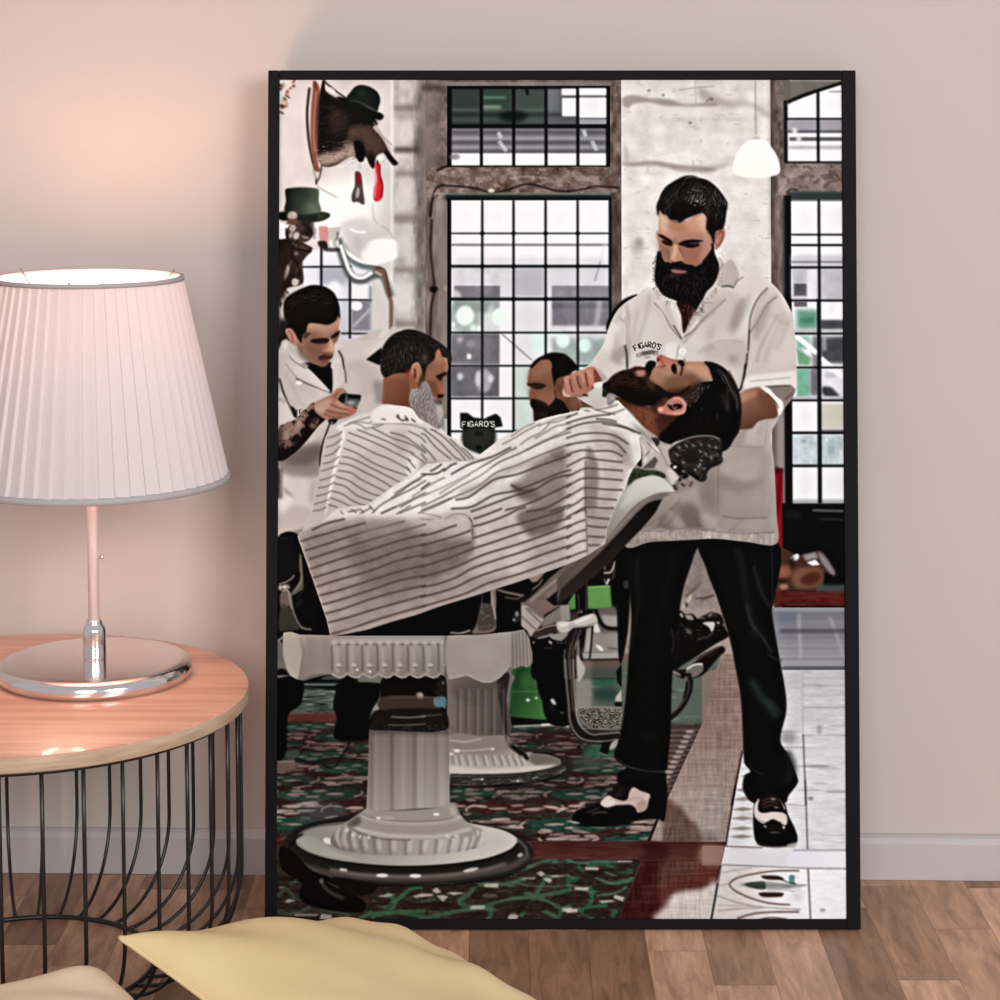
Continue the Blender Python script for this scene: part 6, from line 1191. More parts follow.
    # front pedestal: dark neck
    F('A5 720 150 1000 150 1130 150 1130 500 1080 520 720 510 640 500 620 450 660 380 700 350', '0d0a09', 1, .4); F('383 697 428 697 436 700 436 712 383 712', '3e332e', 1, .6); F('372 722 378 712 400 709 430 709 444 712 448 722 446 730 430 733 380 731 369 729', '1c1614', 1, .4); O(965, 275, 20, 20, 'a8968a', .9, .5, tile='A5'); O(-10, 270, 22, 20, '9d8c80', .6, .5, tile='B5'); L('A5 770 415 880 420 1000 412', 1, 'b7b0a8', .85, .3); L('A5 750 468 860 470 1000 462', .8, 'a49d95', .85, .3); L('B5 0 410 80 405 140 400', .9, '8f8880', .7, .3); TX('A5 720 470 1180 470 1180 510 720 510', .35, 3, 1.2, 99, col='5c554c', th=.3, sm=0); F('B5 90 150 160 160 165 280 100 270', '23201f', 1, .6); O(115, 200, 10, 10, 'b5b5b3', .9, .3, tile='B5'); O(150, 190, 6, 10, '9a9a99', .8, .3, tile='B5'); F('B5 90 290 165 285 165 360 140 350 95 345', '5f8286', .95, .5); F('B5 95 150 130 200 100 240', '0b0a0a', .8, .5); L('A5 770 290 900 285 1100 290', 1.2, '5a4f48', .8, .5)
    # porcelain seat apron, scalloped
    top = [(283, 634), (290, 633), (300, 636), (340, 637), (420, 637), (445, 637), (480, 636), (510, 633), (523, 631), (528, 640), (531, 655), (531, 664)]
    low = [(526, 668), (520, 666), (514, 669), (509, 667), (505, 672), (498, 679), (490, 683), (482, 683), (474, 680), (466, 676), (458, 678), (450, 680), (444, 677)]
    sc = []
    for k in range(7):
        x = 440 - k*15.5
        sc += [(x, 675), (x - 4, 678.2), (x - 8, 679), (x - 12, 677.5)]
    ap = np.array(top + low + sc + [(330, 675), (322, 674), (312, 674.5), (304, 679), (297, 680), (290, 676), (286, 668), (282.5, 655)], float)
    F(ap, '96908a', 1, .4, sm=0)
    with clip(ap, 0):
        FG([(280, 630), (535, 630), (535, 686), (280, 686)], 'a8a29b', '7d766f', (400, 640), (400, 682), sm=0)
        F([(284, 634), (291, 632), (299, 638), (302, 652), (300, 668), (296, 680), (286, 676), (283, 655)], 'a9a79c', 1, .8); L([(300, 638), (303, 655), (301, 672)], 1.6, '6d6660', .7, 1)
        R_(304, 636, 330, 680, '8b847e', .8, 2); R_(316, 636, 322, 680, '9b958e', .5, 2)
        for k in range(8):
            x = 331 + k*15.2
            L([(x, 646), (x + .5, 660), (x + .5, 672)], 1.8, '635c56', .65, .8); L([(x + 5, 647), (x + 5.5, 660), (x + 5.5, 674)], 4, 'b3ada6', .6, 1.2); O(x + 7.5, 666, 2.6, 1.6, 'c9c4bd', .8, .5); O(x + 7.5, 668.3, 2.6, 1, '6b645e', .6, .5)
        for k in range(13): O(334 + k*9, 643.5, 3, 1.5, 'bdb8b1', .7, .6); O(338.5 + k*9, 645.6, 2.6, 1.1, '5f5852', .6, .6)
        R_(330, 637, 446, 639.5, '857e78', .6, .7); R_(443.5, 636, 447.5, 680, '58514b', .7, 1.2)
        F([(447, 637), (480, 636), (508, 633), (509, 668), (498, 680), (482, 684), (466, 677), (448, 680)], 'a29b94', .95, .8); O(480, 655, 16, 12, 'ada7a0', .6, 4)
        R_(510, 630, 532, 672, '8a837c', .8, 1)
        for k in range(6): L([(511.5 + k*3.4, 634), (512.5 + k*3.6, 668)], 1.1, '5b544e', .7, .5); L([(513 + k*3.4, 634), (514 + k*3.6, 668)], 1.1, 'b0aaa2', .6, .5)
    for k in range(7):
        x = 440 - k*15.5
        L([(x, 674.4), (x - 4, 677.4), (x - 8, 678.2), (x - 12, 676.6), (x - 15.5, 674.4)], 1.2, 'c2bdb4', .75, .4)
    O(356.7, 670.7, 1.2, 1, 'fffef8', 1, .2); O(369.5, 672.5, 1.2, 1, 'fffef8', 1, .2)
    L([(447, 679), (458, 677), (466, 675.5), (474, 679), (482, 682.5), (490, 682.5), (498, 678.5), (505, 671.5)], 1.1, 'b9b3ab', .6, .4)
    # fluted column
    col = '369 730 372 731 400 732 430 733 448 731 448.5 780 449 806 452 812 366 812 368 770'
    FG(col, '8f8780', 'a39d96', (369, 770), (449, 770), b=.4, sm=0)
    with clip(col, 0):
        for x, w, c, a in ((371, 4, '6b625d', .8), (376, 3, 'a59d97', .8), (383, 5, '99918b', .7), (391.5, 3.6, '645b56', .85), (397, 5, '9b938d', .8), (403, 4, 'b3ada7', .7), (414, 3.6, '6f6761', .75), (420, 6, 'b2aea7', .75), (428, 4, 'a8a49d', .8), (435.5, 1.6, '716a64', .7), (441, 6, 'b1aba5', .8), (447, 2.5, '8f8881', .8)):
            R_(x - w/2, 728, x + w/2, 815, c, a, 1)
        FG('365 725 455 725 455 815 365 815', '5a504b', 'c2bdb6', (400, 733), (400, 812), a=.4)
        R_(366, 728, 452, 735, '4b423d', .6, 1.5)
    # foot: rings, gadroon, disc, chrome tread
    F('279 856 284 840 300 826 330 818 370 812 450 808 470 822 500 827 522 838 532 850 531 858 520 868 490 877 440 882 400 882.5 350 879 310 871 288 864', '26221f', 1, .4)
    F('297 842 300 833 318 826 350 822 400 818 440 818 475 824 500 829 514 836 516 842 505 850 480 858 440 863 400 864.5 360 862 325 857 305 850', 'a9a59c', 1, .4)
    FG('297 842 300 833 318 826 350 822 400 818 440 818 475 824 500 829 514 836 516 842 505 850 480 858 440 863 400 864.5 360 862 325 857 305 850', '8f8c82', 'cfcbc2', (300, 850), (470, 838), a=.85, b=.6); L('297 840 303 831 320 825 345 822', 1, 'd6d3c8', .9, .3); L('A6 135 380 190 340 280 305 460 285', 1, '1b1716', .8, .3)
    F('299 838 315 836 335 850 360 858 330 856 306 848', 'b5b2a8', .7, 1.2); O(328, 840, 5, 3, 'f0eee6', .9, .8, rot=20)
    L('297 846 310 853 335 860 370 864.5 400 866 440 865 480 860 508 851 517 842', 2.4, '1c1917', .95, .4)
    L('285 856 300 864 330 872 370 876 400 877.5 440 876.5 480 872 510 865 528 854', 6.5, '4f4742', 1, .9); L('330 868 360 873 400 875 440 874 480 869 505 862', 3, '857b74', .8, 1.2); L('340 868 347 869', 2.6, 'e0dbd4', .9, .6); O(382, 874, 6, 1.8, 'f2efea', .9, .6); O(415, 874.5, 6, 1.8, 'f2efea', .9, .6); O(470, 868.5, 8, 1.8, 'e3dfd8', .8, .8, rot=-12); O(519, 854, 3, 2, 'c6c2ba', .8, .6, rot=-30); L('282 852 288 860 300 866', 3, '0d0a09', .9, .8); L('300 872 350 881 400 884 450 883 500 876 525 866', 1.6, '0d0b09', .85, .5); L('516 838 524 846 526 854', 3, '5f5a54', .8, .8); L('290 846 296 838 303 833', 2, '0e0c0b', .9, .5)
    gd = 'A6 370 410 390 350 440 310 490 290 500 300 640 360 800 390 1000 390 1200 380 1330 330 1380 370 1390 420 1330 450 1180 480 1000 495 800 498 620 490 480 470 400 440'
    FG(gd, '8f8981', 'c0bbb3', (340, 850), (460, 840), b=.5)
    with clip(gd):
        for k in range(-7, 8):
            x = 405 + 74*math.sin(k*.215); sl = k*1.3
            L([(x - sl*.5, 828 - abs(k)*.8), (x, 843 - abs(k)*1.2), (x - sl*.6, 855 - abs(k)*.9)], 2.4, '756d67', .7, .9); L([(x + 4.5 - sl*.5, 827 - abs(k)*.8), (x + 4.5, 842 - abs(k)*1.2), (x + 4 - sl*.6, 851 - abs(k)*.9)], 4.2, 'd3cec6', .6, 1.2)
    F('A6 470 290 500 260 560 220 600 190 620 180 700 200 1000 190 1180 160 1220 210 1250 250 1300 290 1380 330 1300 370 1150 385 1000 392 850 392 680 370 560 350', 'a29c94', 1, .5)
    L('A6 580 230 660 260 800 280 960 285 1100 275 1240 245', 3.4, 'c0bab2', .8, 1); L('A6 490 300 600 335 760 365 960 372 1120 365 1300 320', 3, 'd8d3cb', .75, 1.2); L('A6 575 215 640 245 800 268 1000 270 1150 255 1230 215', 1.4, '736c65', .7, .6); L('A6 480 295 560 345 700 385 900 395', 1.6, '6b645d', .7, .6); O(687, 250, 16, 8, 'fbf9f2', .9, .5, tile='A6'); O(740, 250, 60, 10, 'cdc8c0', .5, 1, tile='A6'); F('A6 480 290 530 250 560 240 570 280 520 310', '5a524b', .8, 1); O(105, 225, 22, 9, 'f6f4ee', .9, .5, tile='B6'); O(380, 350, 8, 20, 'eeebe4', .6, .8, tile='B6')
    for x, y in ((520, 360), (565, 372), (625, 375), (480, 330)): O(x, y, 12, 8, 'efece4', .8, .5, rot=-50, tile='A6')
    for x in (180, 240): O(x, 370, 12, 18, 'efece6', .5, .8, rot=-60, tile='B6')
    F('B6 200 170 240 220 260 250 200 230', 'bdb7af', .6, .6)
    # lever shadows under the tread
    F('A6 40 440 120 470 240 590 360 640 430 700 520 750 600 800 590 860 480 870 330 850 200 810 160 740 180 680 60 600 30 520', '0b0908', .97, .8); F('A6 380 640 560 660 680 690 650 740 560 760 470 740', '120e0c', .92, .8); L('A6 300 660 360 730 460 780', 3, '5c5450', .8, 1); O(312, 662, 14, 16, '77706a', .8, .6, tile='A6'); L('A6 350 670 430 710', 1.2, '6d655e', .7, .5)

# ---- the reclining customer
def reclining_man():
    # chair back: pale lacquer shell with dark cushion
    F('k6 60 470 90 330 160 300 320 320 430 350 430 400 250 400', '39432f', 1, .5); TX('k6 60 470 90 330 160 300 320 320 430 350 430 400 250 400', .06, 2, 4, 101)
    FG('664 492 640 496 622 508 606 532 588 552 570 568 556 580 556 604 575 592 600 570 622 548 640 530 655 513', '7d736d', '5b504b', (645, 500), (565, 590), b=.5, sm=0)
    FG('628 488 634 482 642 479 652 477 662 480 668 485 674 493 660 495 646 499 634 507 622 520 610 535 600 546 603 536 608 520 614 506 621 495', 'd0d0c4', '8b847d', (650, 482), (606, 540), b=.5); F('k6 20 620 90 480 220 410 340 400 420 430 300 500 150 600 0 700', 'd0d0c5', .8, 2)
    L('673 494 660 496 648 500 636 509 622 524 606 542', 1.6, '938c84', .8, .7); F('k6 80 740 250 620 330 560 440 540 500 560 430 620 330 610 250 620 100 720 0 800', '79726b', .8, 1.2)
    FG('661 501 654 502 646 505 636 514 620 532 600 553 580 572 560 590 556 606 575 593 600 571 622 549 640 531 655 514', '171210', '2f2622', (650, 505), (570, 595), b=.5, sm=0)
    FG('663 499 672 494 680 496 676 503 664 514 650 526 642 530 654 515', 'a79d96', '7f746d', (672, 496), (646, 528), b=.5, sm=0)
    # collar cloth at the neck
    F('k6 0 0 60 60 130 200 140 290 90 320 60 450 0 520', 'b9b3ac', 1, .5); F('k6 190 0 260 20 320 100 380 160 360 220 330 300 200 300 220 180 200 80', 'c5bcb6', 1, .5); F('k6 380 20 520 60 480 120 500 260 560 380 580 440 520 480 470 430 440 350 330 290 360 200', 'b8b0aa', 1, .6); F('k6 260 0 380 0 380 60 330 100 280 60', '3d3330', 1, .5); F('k6 100 60 180 60 200 180 210 280 160 260 100 150', '1a1614', 1, .6); F('k6 0 40 60 100 140 280 120 300 60 200 0 100', '55524a', .9, 1); F('k6 200 310 340 180 370 220 330 300', '56524b', .9, .8); LS('220 60 250 160 240 240;280 140 320 120;300 60 330 110', 1.4, 'ece6e0', .8, .5, tile='k6'); L('k6 240 180 290 120', 1.6, '7d746e', .8, .4); L('k6 380 80 430 200 520 380', 1.6, '8e857f', .7, .8); L('k6 470 300 560 420', 4, 'cfc8c2', .8, 1)
    # neck and head
    F('C3 320 230 420 240 520 280 620 300 800 300 780 420 720 520 640 520 600 480 520 420 440 330', '5e382a', 1, .6); F('C3 420 290 520 300 620 360 640 440 600 470 500 400', '84523d', .8, 2); F('C3 600 360 760 340 760 450 700 520 640 510', '3a1f18', .8, 2.5); TX('C3 420 290 520 280 620 330 640 500 500 400', .3, 4, 4, 102, col='3d241c', th=.3)
    F('f1 420 260 540 270 600 320 640 250 680 250 740 270 800 200 880 180 960 190 1000 190 1000 620 700 640 500 560 420 420', 'a77f6a', 1, .5)
    F('f2 -100 350 0 180 110 180 190 200 300 205 420 210 480 290 515 400 400 420 300 500 200 560 100 620 -100 560', 'a77e69', 1, .5)
    F('f1 680 150 720 125 760 140 820 170 860 210 850 270 780 260 720 265 690 240', 'ab5f55', 1, .4); F('f1 740 150 800 170 870 220 840 300 780 270 750 200', 'c08a72', .8, .8); O(692, 182, 10, 20, '160a09', 1, .3, tile='f1'); F('f1 690 210 720 200 730 250 700 240', 'd39a8a', .8, .5); L('f1 690 250 730 268 780 240', 1, '6e2f2a', .8, .3)
    F('f1 640 280 720 280 800 300 860 340 800 420 700 460 620 400 620 330', 'c69d85', .85, 1.5); F('f1 620 400 720 450 840 480 980 480 980 540 820 560 680 520 600 440', 'a67c5c', .9, 1.8); F('f1 440 310 500 290 550 310 540 370 480 370', 'b3836f', 1, .8); L('f1 450 330 500 310 540 330', 1.6, 'd0a391', .7, .6)
    F('f1 850 240 880 230 900 300 890 340 850 300', '120a09', .92, .6); L('f1 840 285 870 290 890 330', 1.2, '1a0e0c', .9, .4); L('f1 910 250 930 290 900 340', 1.4, 'c59d88', .7, .5); L('f2 140 200 180 210 185 280 165 360', 1.8, '1a0f0d', .95, .4); F('f2 140 195 190 190 210 240 180 250 150 230', '120b0a', 1, .4); F('f2 60 260 100 230 120 290 100 340 80 310', '1c0f0d', .85, .6); L('f2 120 340 150 320 170 270', 1.2, '7a5548', .7, .5)
    F('f2 230 220 340 215 430 230 480 320 500 390 440 410 360 380 300 340 230 300', 'c59c84', .85, 1.5); F('f2 200 320 300 320 380 400 280 480 200 400', '85604e', .7, 2); F('f2 0 400 140 400 260 420 200 500 0 500', 'b58a62', .8, 2); F('f2 470 400 510 405 500 425 465 420', 'b39ba0', .8, .4)
    F('f2 0 520 100 500 240 480 340 440 340 560 260 620 160 600 0 590', '58372a', .85, 1.8)
    F('f1 560 600 680 660 700 740 640 760 760 690 800 640 900 590 960 560 760 560', '3b2319', 1, .8)
    F('f1 620 600 700 540 800 560 800 640 740 720 660 760 600 700', '4a2b20', 1, .8)
    F('f1 560 300 640 280 720 290 860 360 1000 400 1000 620 700 640 500 500', '3a2218', .22, 3); F('f2 0 380 300 360 500 420 400 520 0 620', '2a1811', .25, 3)
    # beard
    bd = 'f1 130 420 200 350 300 300 370 290 440 265 540 265 570 230 600 195 660 205 665 240 620 300 610 340 590 400 640 440 720 480 800 540 900 550 1000 500 1050 470 1060 560 960 590 900 570 820 610 740 640 640 680 540 700 440 680 340 640 250 590 180 560 130 570 80 570 90 480'
    F(bd, '1f110d', 1, .7)
    F('f1 560 230 600 195 660 205 660 240 620 300 600 340 560 290', '0d0706', 1, .4); F('f1 430 320 480 290 550 300 545 360 480 370 440 350', 'b58774', .95, .9); F('f1 370 290 440 262 530 268 520 290 440 290 400 320', '4a221a', .9, .6); F('f1 560 350 600 400 660 450 640 520 560 440', '5c3c2e', .7, 1.4)
    F('f1 690 640 760 600 800 620 760 690 700 740 670 720', '5a3527', 1, .8)
    HR('f1 130 420 300 300 440 300 560 420 640 500 500 620 250 560', 220, 6, lambda x, y: 175 - (y - 385)*1.2, ('4b2c20', '5e3a2b', '120907', '34201a'), .55, .55, 103)
    F('f1 250 470 400 480 620 560 760 600 640 680 440 680 300 620 200 540', '0a0504', .8, 2.5); F('f1 180 370 300 310 360 320 260 420 170 430', '33201b', .6, 1.5)
    # hair
    hr = 'f2 425 205 500 205 580 230 660 280 720 350 770 440 810 540 830 660 835 780 820 900 800 1000 760 1060 700 1160 620 1200 500 1150 400 1080 250 1040 100 1010 0 1000 100 860 200 780 240 700 230 640 200 590 260 540 320 480 400 430 480 420 520 410 500 330 470 260'
    F(hr, '080606', 1, .5)
    F('C3 620 500 660 440 760 340 820 280 1000 400 1000 480 740 520 700 540', '0a0605', 1, .8); F('f2 160 600 240 520 340 440 420 430 340 600 260 700', '3a2c25', .8, 1.8); HR('f2 180 600 280 530 420 440 480 430 300 700 240 660', 90, 5, 120, ('8b7d75', '5a4c44', '2c211d'), .5, .5, 104); L('f2 340 550 430 550', .8, '6e6660', .5, .4)
    HR('f2 520 240 640 300 740 420 800 600 800 800 740 600 640 420', 110, 12, lambda x, y: 60 + (y - 385)*.7, ('4f4845', '1f1a18', '3a3431'), .6, .5, 105, jit=5)
    L('f2 580 280 660 380 720 500 790 620 800 720', 1.4, '6d6663', .6, .5); L('f2 620 560 660 640 690 740', 4, '2a2624', .9, 1.5); L('f2 680 480 690 600 690 760', 3, '3c3836', .6, 1.2); L('f2 490 460 460 500', 1, '8a8583', .8, .3); L('f2 700 300 780 460 830 640 832 860 800 1000', 1.5, '2b120c', .7, .8); O(400, 730, 14, 14, '2a2b33', .8, .8, tile='f2'); L('f2 570 780 580 860', 2, '2c2a2b', .7, .8); HR('f2 300 700 500 700 500 1000 200 1000', 50, 4, 60, ('26262c', '191719'), .6, .5, 106)
    # ear
    F('f1 685 740 700 710 760 690 800 640 860 600 930 600 990 650 1000 720 980 780 900 800 800 795 740 780 700 770', 'b4796b', 1, .4); F('f1 790 680 850 690 880 670 960 680 950 720 900 740 840 740', '1d0d0b', 1, .3); L('f1 860 610 940 615 985 670 990 740 940 775 860 780', 1.6, 'e3aaa0', .85, .5); O(722, 735, 28, 24, 'e0b0a3', .9, .6, tile='f1'); L('f1 780 760 860 770 940 740', 1.6, 'd98d82', .85, .5); L('f1 850 690 880 740 900 700', 1.4, 'd0958a', .8, .4); F('f1 800 640 860 615 880 660 800 670', 'a98575', .7, .8)
    # head rest: tooled leather pad with iron clamp
    pad = 'k6 480 110 540 60 620 20 760 -20 900 -10 1010 20 1020 80 1025 180 1000 240 900 290 860 340 855 410 810 435 760 420 700 370 620 310 540 260 490 200'
    pad = '668 451 674 446 682 442 696 438 710 438 719 441 722 450 721 457 722 462 719 466 710 470 706 475 705.5 481 701 483.5 696 482 690 477 682 471 674 466 669 460'
    F(pad, '26211f', 1, .35); L('668 451 674 445.5 682 441.5 696 437.8 711 437.8 719 441', 1, 'c9c4bd', .9, .3); L('670 462 682 471 692 477 700 481', 2.4, '0b0909', .9, .6); TX(pad, .5, 4, 3, 107, col='4f4843', th=.25); F('684 455 694 453 697 462 690 466 684 461', '221a1d', .9, .7)
    for x, y in ((678, 449), (685, 447), (692, 447), (700, 446), (708, 447), (715, 449), (676, 456), (682, 464), (699, 453), (705, 456), (700, 462), (697, 468), (703, 470), (699, 466), (710, 459), (716, 455), (694, 471)):
        L([(x - 1.6, y - .8), (x + 1.2, y + .2), (x - .5, y + 1.5)], .8, 'c9c3bc', .75, .25)
    L('k6 860 170 950 150 1000 130', .9, '0d0b0b', .9, .3); L('k6 860 180 950 162', .8, '8d8781', .7, .3)
    F('k6 490 280 520 250 560 270 620 320 680 370 640 410 600 390 550 340', '191615', 1, .35); F('k6 520 285 545 270 560 290 530 305', 'e6e2dc', 1, .3); O(625, 330, 16, 12, '8f8983', .9, .3, tile='k6'); O(610, 375, 12, 10, '6a645f', .9, .3, tile='k6'); L('k6 520 480 560 440 600 400', 3.2, '2a2624', 1, .3); L('k6 535 465 580 425', 1.2, 'dcd8d2', .95, .2); O(545, 500, 22, 20, '4b4641', 1, .4, tile='k6'); F('k6 630 430 660 400 690 420 680 460 650 475', '8e817b', 1, .4); F('k6 690 440 720 430 710 470 680 490', '5c4743', .9, .5); L('k6 600 450 640 480', 1.6, '1c1817', .9, .3)
    F('k6 470 320 500 310 570 390 560 420 520 470 490 420', 'd2cbc5', .8, .6)

def cape_stripes(tile, txt, w, col='554c47', a=.92):
    LS(txt, w*1.42, col, a, .25, tile=tile)
def front_cape():
    cp = ('297 538 300 534 312 528 325 520 334 511 345 508 365 507 375 500 395 486 412 477 425 466 445 463.5 475 463 480 455.5 495 444 505 438 520 430 532 424 543 420 555 417 570 414 '
          '585 411 600 409 617 402 625 411 637 424 648 437 656 449 659 455 650 447 641 437 638 440 640 452 640 460 632 470 627 480 624 490 615 507 606 530 604 545 587 556 575 562 560 568 '
          '540 575 520 582 495 590 470 598 440 607 415 616 390 623 365 631 342 635.5 330 637 326 620 320 603 312 580 303 555')
    F(cp, 'c6bfb8', 1, .35, sm=0)
    with clip(cp, 0):
        FG('290 400 660 400 660 640 290 640', 'e9e5df', '9c918a', (470, 455), (455, 600), a=.85, sm=0)
        # lit ridge of the thighs and arm, shaded flank
        F('334 511 365 507 395 486 425 468 475 465 500 470 520 480 470 505 440 515 400 520 360 519 330 524 305 534 320 522', 'f3f0ec', .85, 3)
        F('500 440 540 422 600 412 630 420 640 450 600 450 560 470 520 500 480 505 500 470', 'e2ddd7', .7, 5)
        F('299 537 340 523 400 527 440 535 465 545 470 560 440 585 400 600 350 600 315 590', '8a7f78', .7, 6)
        F('A4 600 110 860 90 960 200 960 460 760 560 560 440 480 260', '776b65', .6, 4); F('A4 280 380 420 360 560 440 520 560 420 620 300 600', 'aaa099', .6, 3); F('A4 300 640 500 560 540 640 420 760 330 800', 'aea59e', .5, 3)
        F('B4 340 130 500 70 640 60 700 180 760 300 700 400 560 440 400 440 350 300', 'cbc4bd', .6, 3.5); F('B4 0 250 150 220 320 200 330 290 250 380 0 480', '75695f', .65, 3); F('B4 340 90 360 200 340 300 320 280 335 180', '6e635c', .6, 1.5); F('B4 640 40 800 -20 960 0 900 140 760 190 690 150', '5a504a', .7, 2.5); F('B4 560 260 640 240 700 300 700 400 600 440', 'd4cdc7', .5, 2.5); F('B4 740 200 900 180 1000 240 900 330 760 360', 'a89e97', .5, 3)
        F('B3 780 640 1000 560 1000 900 800 960 640 900 600 820 680 760', '786d67', .75, 3.5); F('B3 600 800 680 820 760 840 800 900 700 900 620 860', '655a54', .6, 2); F('B3 860 600 1000 570 1000 640 880 650', '6f645d', .6, 2); F('B3 0 870 300 760 420 720 520 700 460 800 200 950 0 1000', 'efebe6', .7, 3); F('B3 400 860 560 800 640 900 600 1000 400 1000', 'cfc8c2', .6, 3)
        F('C3 0 440 120 430 130 560 120 700 130 1000 0 1000 0 700', 'd7d1cb', .75, 2.5); F('C3 140 560 180 580 220 720 200 1000 130 1000 130 700', '786d66', .75, 1.4); F('C3 150 420 300 440 400 560 420 700 330 900 320 1000 210 1000 230 700', 'b8afa8', .7, 3); F('C3 300 460 400 500 440 600 460 680 420 700 340 600', 'a0978f', .6, 2); F('C3 200 320 360 260 480 380 540 440 500 520 400 440 300 400', 'ebe6e0', .8, 1.8); F('C3 440 400 520 440 620 530 600 560 500 480', '958c84', .8, 1.4); L('C3 355 250 450 330 540 430 620 520', 2, 'f1ece6', .85, .8); L('C3 500 480 490 520 520 640', 1.6, 'e8e2dc', .8, .6)
        F('C4 0 0 130 0 140 310 0 370', 'd2ccc5', .8, 2); F('C4 130 0 320 0 270 210 140 330', 'aba19b', .8, 1.5); L('C4 132 0 138 180 142 310', 1.2, '5c524c', .7, .5); L('C3 130 650 130 1000', 1.6, '5e554f', .6, .8)
        TX('290 400 660 400 660 640 290 640', .025, 9, 7, 111, sm=0); TX('290 400 660 400 660 640 290 640', .008, 2, 1.2, 112, sm=0)
        # woven stripes, left skirt
        cape_stripes('A4', '240 145 340 100 460 70;165 220 260 190 420 145 600 95;195 280 360 230 560 165 860 85;220 340 400 280 640 205 820 155 1000 105;225 405 400 345 600 285 820 215 1000 170;240 465 400 415 640 345 820 280 1000 235;260 525 400 480 640 410 820 345 1000 305;285 580 420 545 640 475 820 420 1000 375;305 640 420 610 640 540 820 480 1000 445;325 700 440 670 640 600 820 550 1000 510;345 760 480 725 640 675 820 625 1000 575;365 835 500 800 640 750 820 695 1000 645', 1.45, '5a504a', .95)
        cape_stripes('B4', '0 185 100 160 180 130 240 110;0 250 140 210 240 180 335 145;0 325 120 290 220 260 330 225;0 390 140 345 240 310 340 270 480 225 640 170 800 120 1000 60;0 460 120 425 240 385 340 340 440 300 640 240 800 185 1000 110;0 525 120 500 240 455 340 400 480 350 640 300 800 245 1000 180;0 590 120 560 240 520 340 470 480 420 640 370 800 310 1000 245;0 655 140 615 300 565 440 500 640 440 800 385 1000 315;340 200 420 175 560 130 700 90 900 30 960 0;350 120 440 95 560 50 640 10 700 -10;350 70 440 40 540 0', 1.4, '574d47', .92)
        cape_stripes('A4', '700 35 760 5 800 -10;430 15 450 40;500 5 540 30;560 0 590 30;620 -20 660 20;800 40 900 -20', 1.1, '7a716b', .8)
        cape_stripes('B3', '0 890 160 820 300 750 420 680 560 600 640 560;0 955 120 900 260 820 400 745 520 660 660 600 820 520 1000 455;0 980 200 900 380 820 500 730 640 680 800 610 1000 535', 1.15, '6b625c', .85)
        cape_stripes('B3', '120 870 200 820 280 770 330 740;-60 890 0 850 80 800 160 760;-140 960 -60 915 60 860;-200 900 -140 860 -60 800 0 770;-20 1000 100 950 200 900', 1.1, '6b625c', .8)
        F('B3 -40 860 200 760 420 690 480 720 200 840 -20 960', 'f4f1ed', .45, 3); F('B3 260 840 420 780 560 700 700 640 760 660 600 740 420 840 280 900', 'a39992', .5, 2.2); F('A4 640 90 860 70 1000 60 1000 130 860 150 700 190 560 200', 'b8aea7', .4, 4)
        cape_stripes('A3', '640 1000 720 930 900 840 1000 780;700 1000 760 975 900 910 1000 860;820 1000 1000 925;560 1000 640 960;790 870 900 800 1000 740;480 990 560 975', 1.15, '6b625c', .8)
        cape_stripes('B3', '200 740 330 670 480 620 600 560;0 840 60 795;0 740 100 735 160 700;150 720 200 680 240 665;60 720 100 700 140 670;230 910 320 890 420 820 500 770 640 740 800 680 1000 610;200 970 340 955 480 880 620 850 760 800 900 740 1000 710;330 990 440 950 600 890 760 840 880 770 1000 740;560 980 700 940 860 870 1000 800;700 990 840 960 1000 870;860 990 1000 940;600 810 680 850 760 840', 1.25, '4f4640', .9)
        cape_stripes('B3', '600 490 680 430 760 395;540 540 620 500 700 450 800 400;660 545 720 500 800 460 860 400;760 500 830 460 900 420 1000 400;780 420 900 370 1000 345;840 400 920 385 1000 350;700 580 860 500 1000 430', 1.05, '857c76', .8)
        cape_stripes('B4', '0 30 60 40 140 60;160 70 220 40 300 45 340 90;0 70 80 75', .9, '8a817b', .7)
        cape_stripes('C3', '0 365 80 330;0 400 100 370 200 350 300 340;0 440 120 400 260 390 380 420 460 460;0 500 100 470 220 465 320 480 420 540;0 550 80 530 220 515 330 530 400 600;0 610 100 580 180 585 300 585 380 620;0 690 60 660 130 630 200 640 380 660;0 760 60 730 130 700 220 705 380 715;0 830 60 790 130 765 260 770 380 780;0 900 80 850 130 830 260 840 380 845;0 970 80 925 130 895 260 905 340 910;60 1000 130 960 260 965 320 965;200 370 280 375 340 390;240 400 400 430 500 470', 1.25, '5a514b', .88)
        cape_stripes('C3', '150 290 240 320 330 340;200 310 300 290 350 270;280 340 350 320 400 300;120 310 160 320', 1.0, '6b625b', .8)
        cape_stripes('C4', '0 60 60 30 130 5;0 135 60 100 130 75;0 200 60 165 135 140;0 270 80 225 138 210;0 335 80 300 140 280;140 55 220 65 290 70;140 115 220 125 280 125;140 185 220 190 260 190;145 245 230 245', 1.3, '5a514b', .9)
        L('297 538 303 555 312 580 320 603 330 637', 1.2, 'e2dcd5', .6, .5); L('340 634 390 621 440 605 495 588 560 566 600 547', 1.4, 'b9b0a9', .55, .8)
        L('B4 320 60 340 95 345 180', 1, '3f3733', .8, .4)
    # razor hand
    F('g3 520 540 530 480 540 420 540 380 600 365 620 340 680 310 760 290 800 265 870 260 900 300 940 400 970 430 880 450 870 500 800 560 740 585 680 590 600 570 540 590', 'b98472', 1, .4)
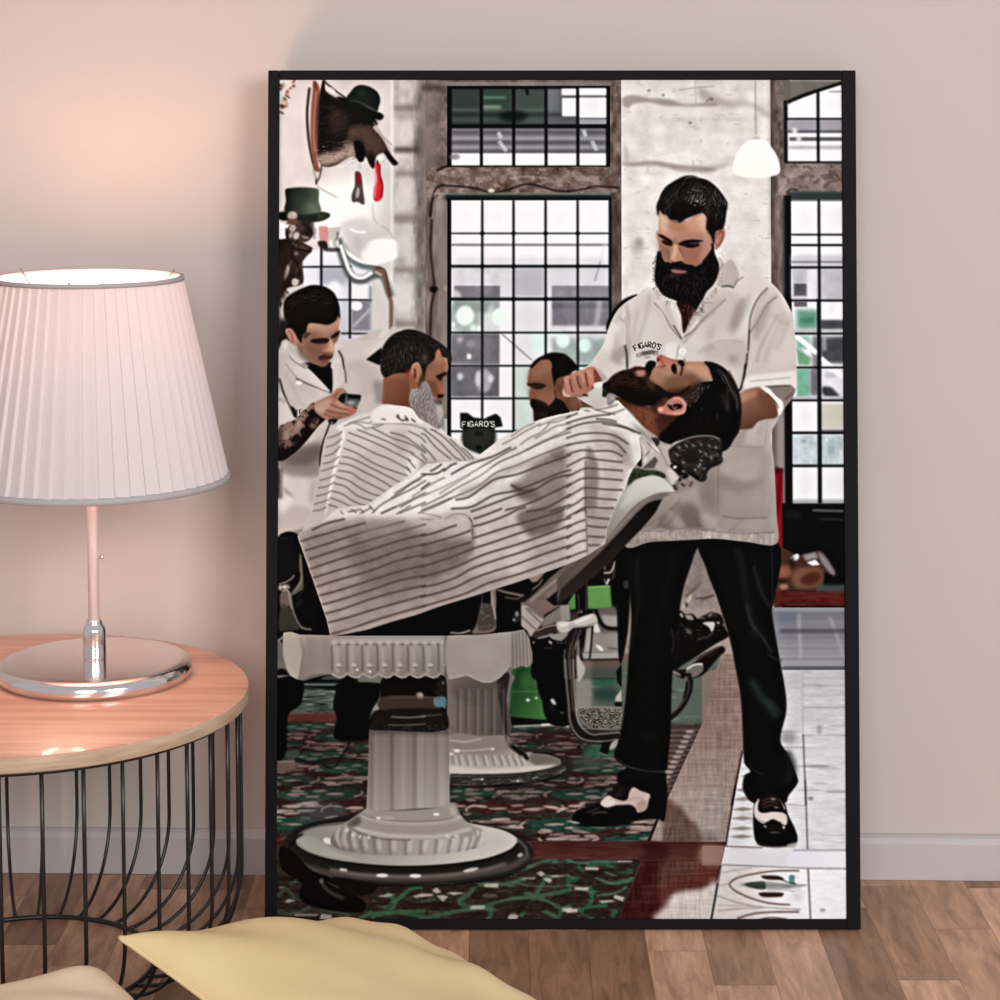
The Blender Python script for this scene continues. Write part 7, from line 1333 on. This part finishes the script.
    F('g3 540 380 600 370 640 480 640 560 580 560 550 480', 'cf9d8b', .9, .7); F('g3 620 340 690 330 720 460 710 560 660 560 620 440', 'c4907b', .9, .7); F('g3 690 320 770 310 800 440 800 540 740 550 720 440', 'bd8a74', .9, .7); F('g3 770 290 860 280 880 380 870 470 830 480 800 380', 'c08e78', .9, .7); F('g3 865 290 900 310 960 420 880 440 870 380', '7c4334', .85, .8)
    LS('600 390 605 440 630 545;680 360 695 440 735 520;770 325 785 400 800 480', 1.3, '4b2219', .9, .3, tile='g3'); LS('560 400 590 500;640 350 670 460;720 330 760 440;800 300 840 380', 1.2, 'e3b9a6', .6, .6, tile='g3'); F('g3 720 500 800 520 800 560 740 575 720 550', 'cf8f88', .8, .6); F('g3 525 500 560 560 600 575 680 590 560 590 520 560', 'e6c6bb', .8, .5); L('g3 600 575 700 590 760 575', 1, '6d4034', .7, .4)
    F('g3 520 540 540 400 680 330 800 480 940 440 800 580 680 600', '4a241a', .18, 2)
    F('g3 870 450 975 435 970 590 830 590 800 550 870 500', 'c9c8c0', 1, .4); F('g3 880 440 975 430 972 480 880 490', 'e6e6e0', .8, .6); O(850, 490, 10, 8, '2a1512', .9, .3, tile='g3'); L('g3 745 570 800 580', 1.6, '1a0f10', .9, .3); F('g3 970 440 1010 440 1010 600 960 590', '1a1716', 1, .4); L('f1 85 490 110 450 140 440', 3, '131110', 1, .4); L('f1 100 500 110 560', 1.4, '57524f', .8, .4); FS('130 560 180 560 220 600 180 680 130 680', '8b8083', .9, .7, tile='f1'); LS('150 580 200 620;140 640 190 600', 1, 'c9c2c5', .8, .4, tile='f1')

background(); shop_floor(); left_side(); left_barber(); rear_man(); old_customer()
middle_ground(); standing_barber(); rear_cape(); front_chair(); reclining_man(); front_cape()
def finish():
    # print contrast and grain
    global CANVAS
    for c in range(3):
        ch = CANVAS[..., c]
        ch += .22*(ch - blur(ch, 6))
        ch += .40*(ch - blur(ch, .6))
    CANVAS += noise(NH_, NW_, 2.2, 2.2, 7, 1)[..., None]*.010
    CANVAS = np.clip(CANVAS, .0, 1)**1.10
    np.clip(CANVAS, .012, 1, out=CANVAS)
finish()
def resample(img, w, h):
    H, W = img.shape[:2]
    ys = np.linspace(0, H - 1, h); xs = np.linspace(0, W - 1, w)
    iy = np.minimum(ys.astype(int), H - 2); ix = np.minimum(xs.astype(int), W - 2)
    fy = (ys - iy)[:, None, None]; fx = (xs - ix)[None, :, None]
    a = img[iy][:, ix]*(1 - fx) + img[iy][:, ix + 1]*fx
    b = img[iy + 1][:, ix]*(1 - fx) + img[iy + 1][:, ix + 1]*fx
    return a*(1 - fy) + b*fy
make_print(resample(CANVAS, 906, 1341))
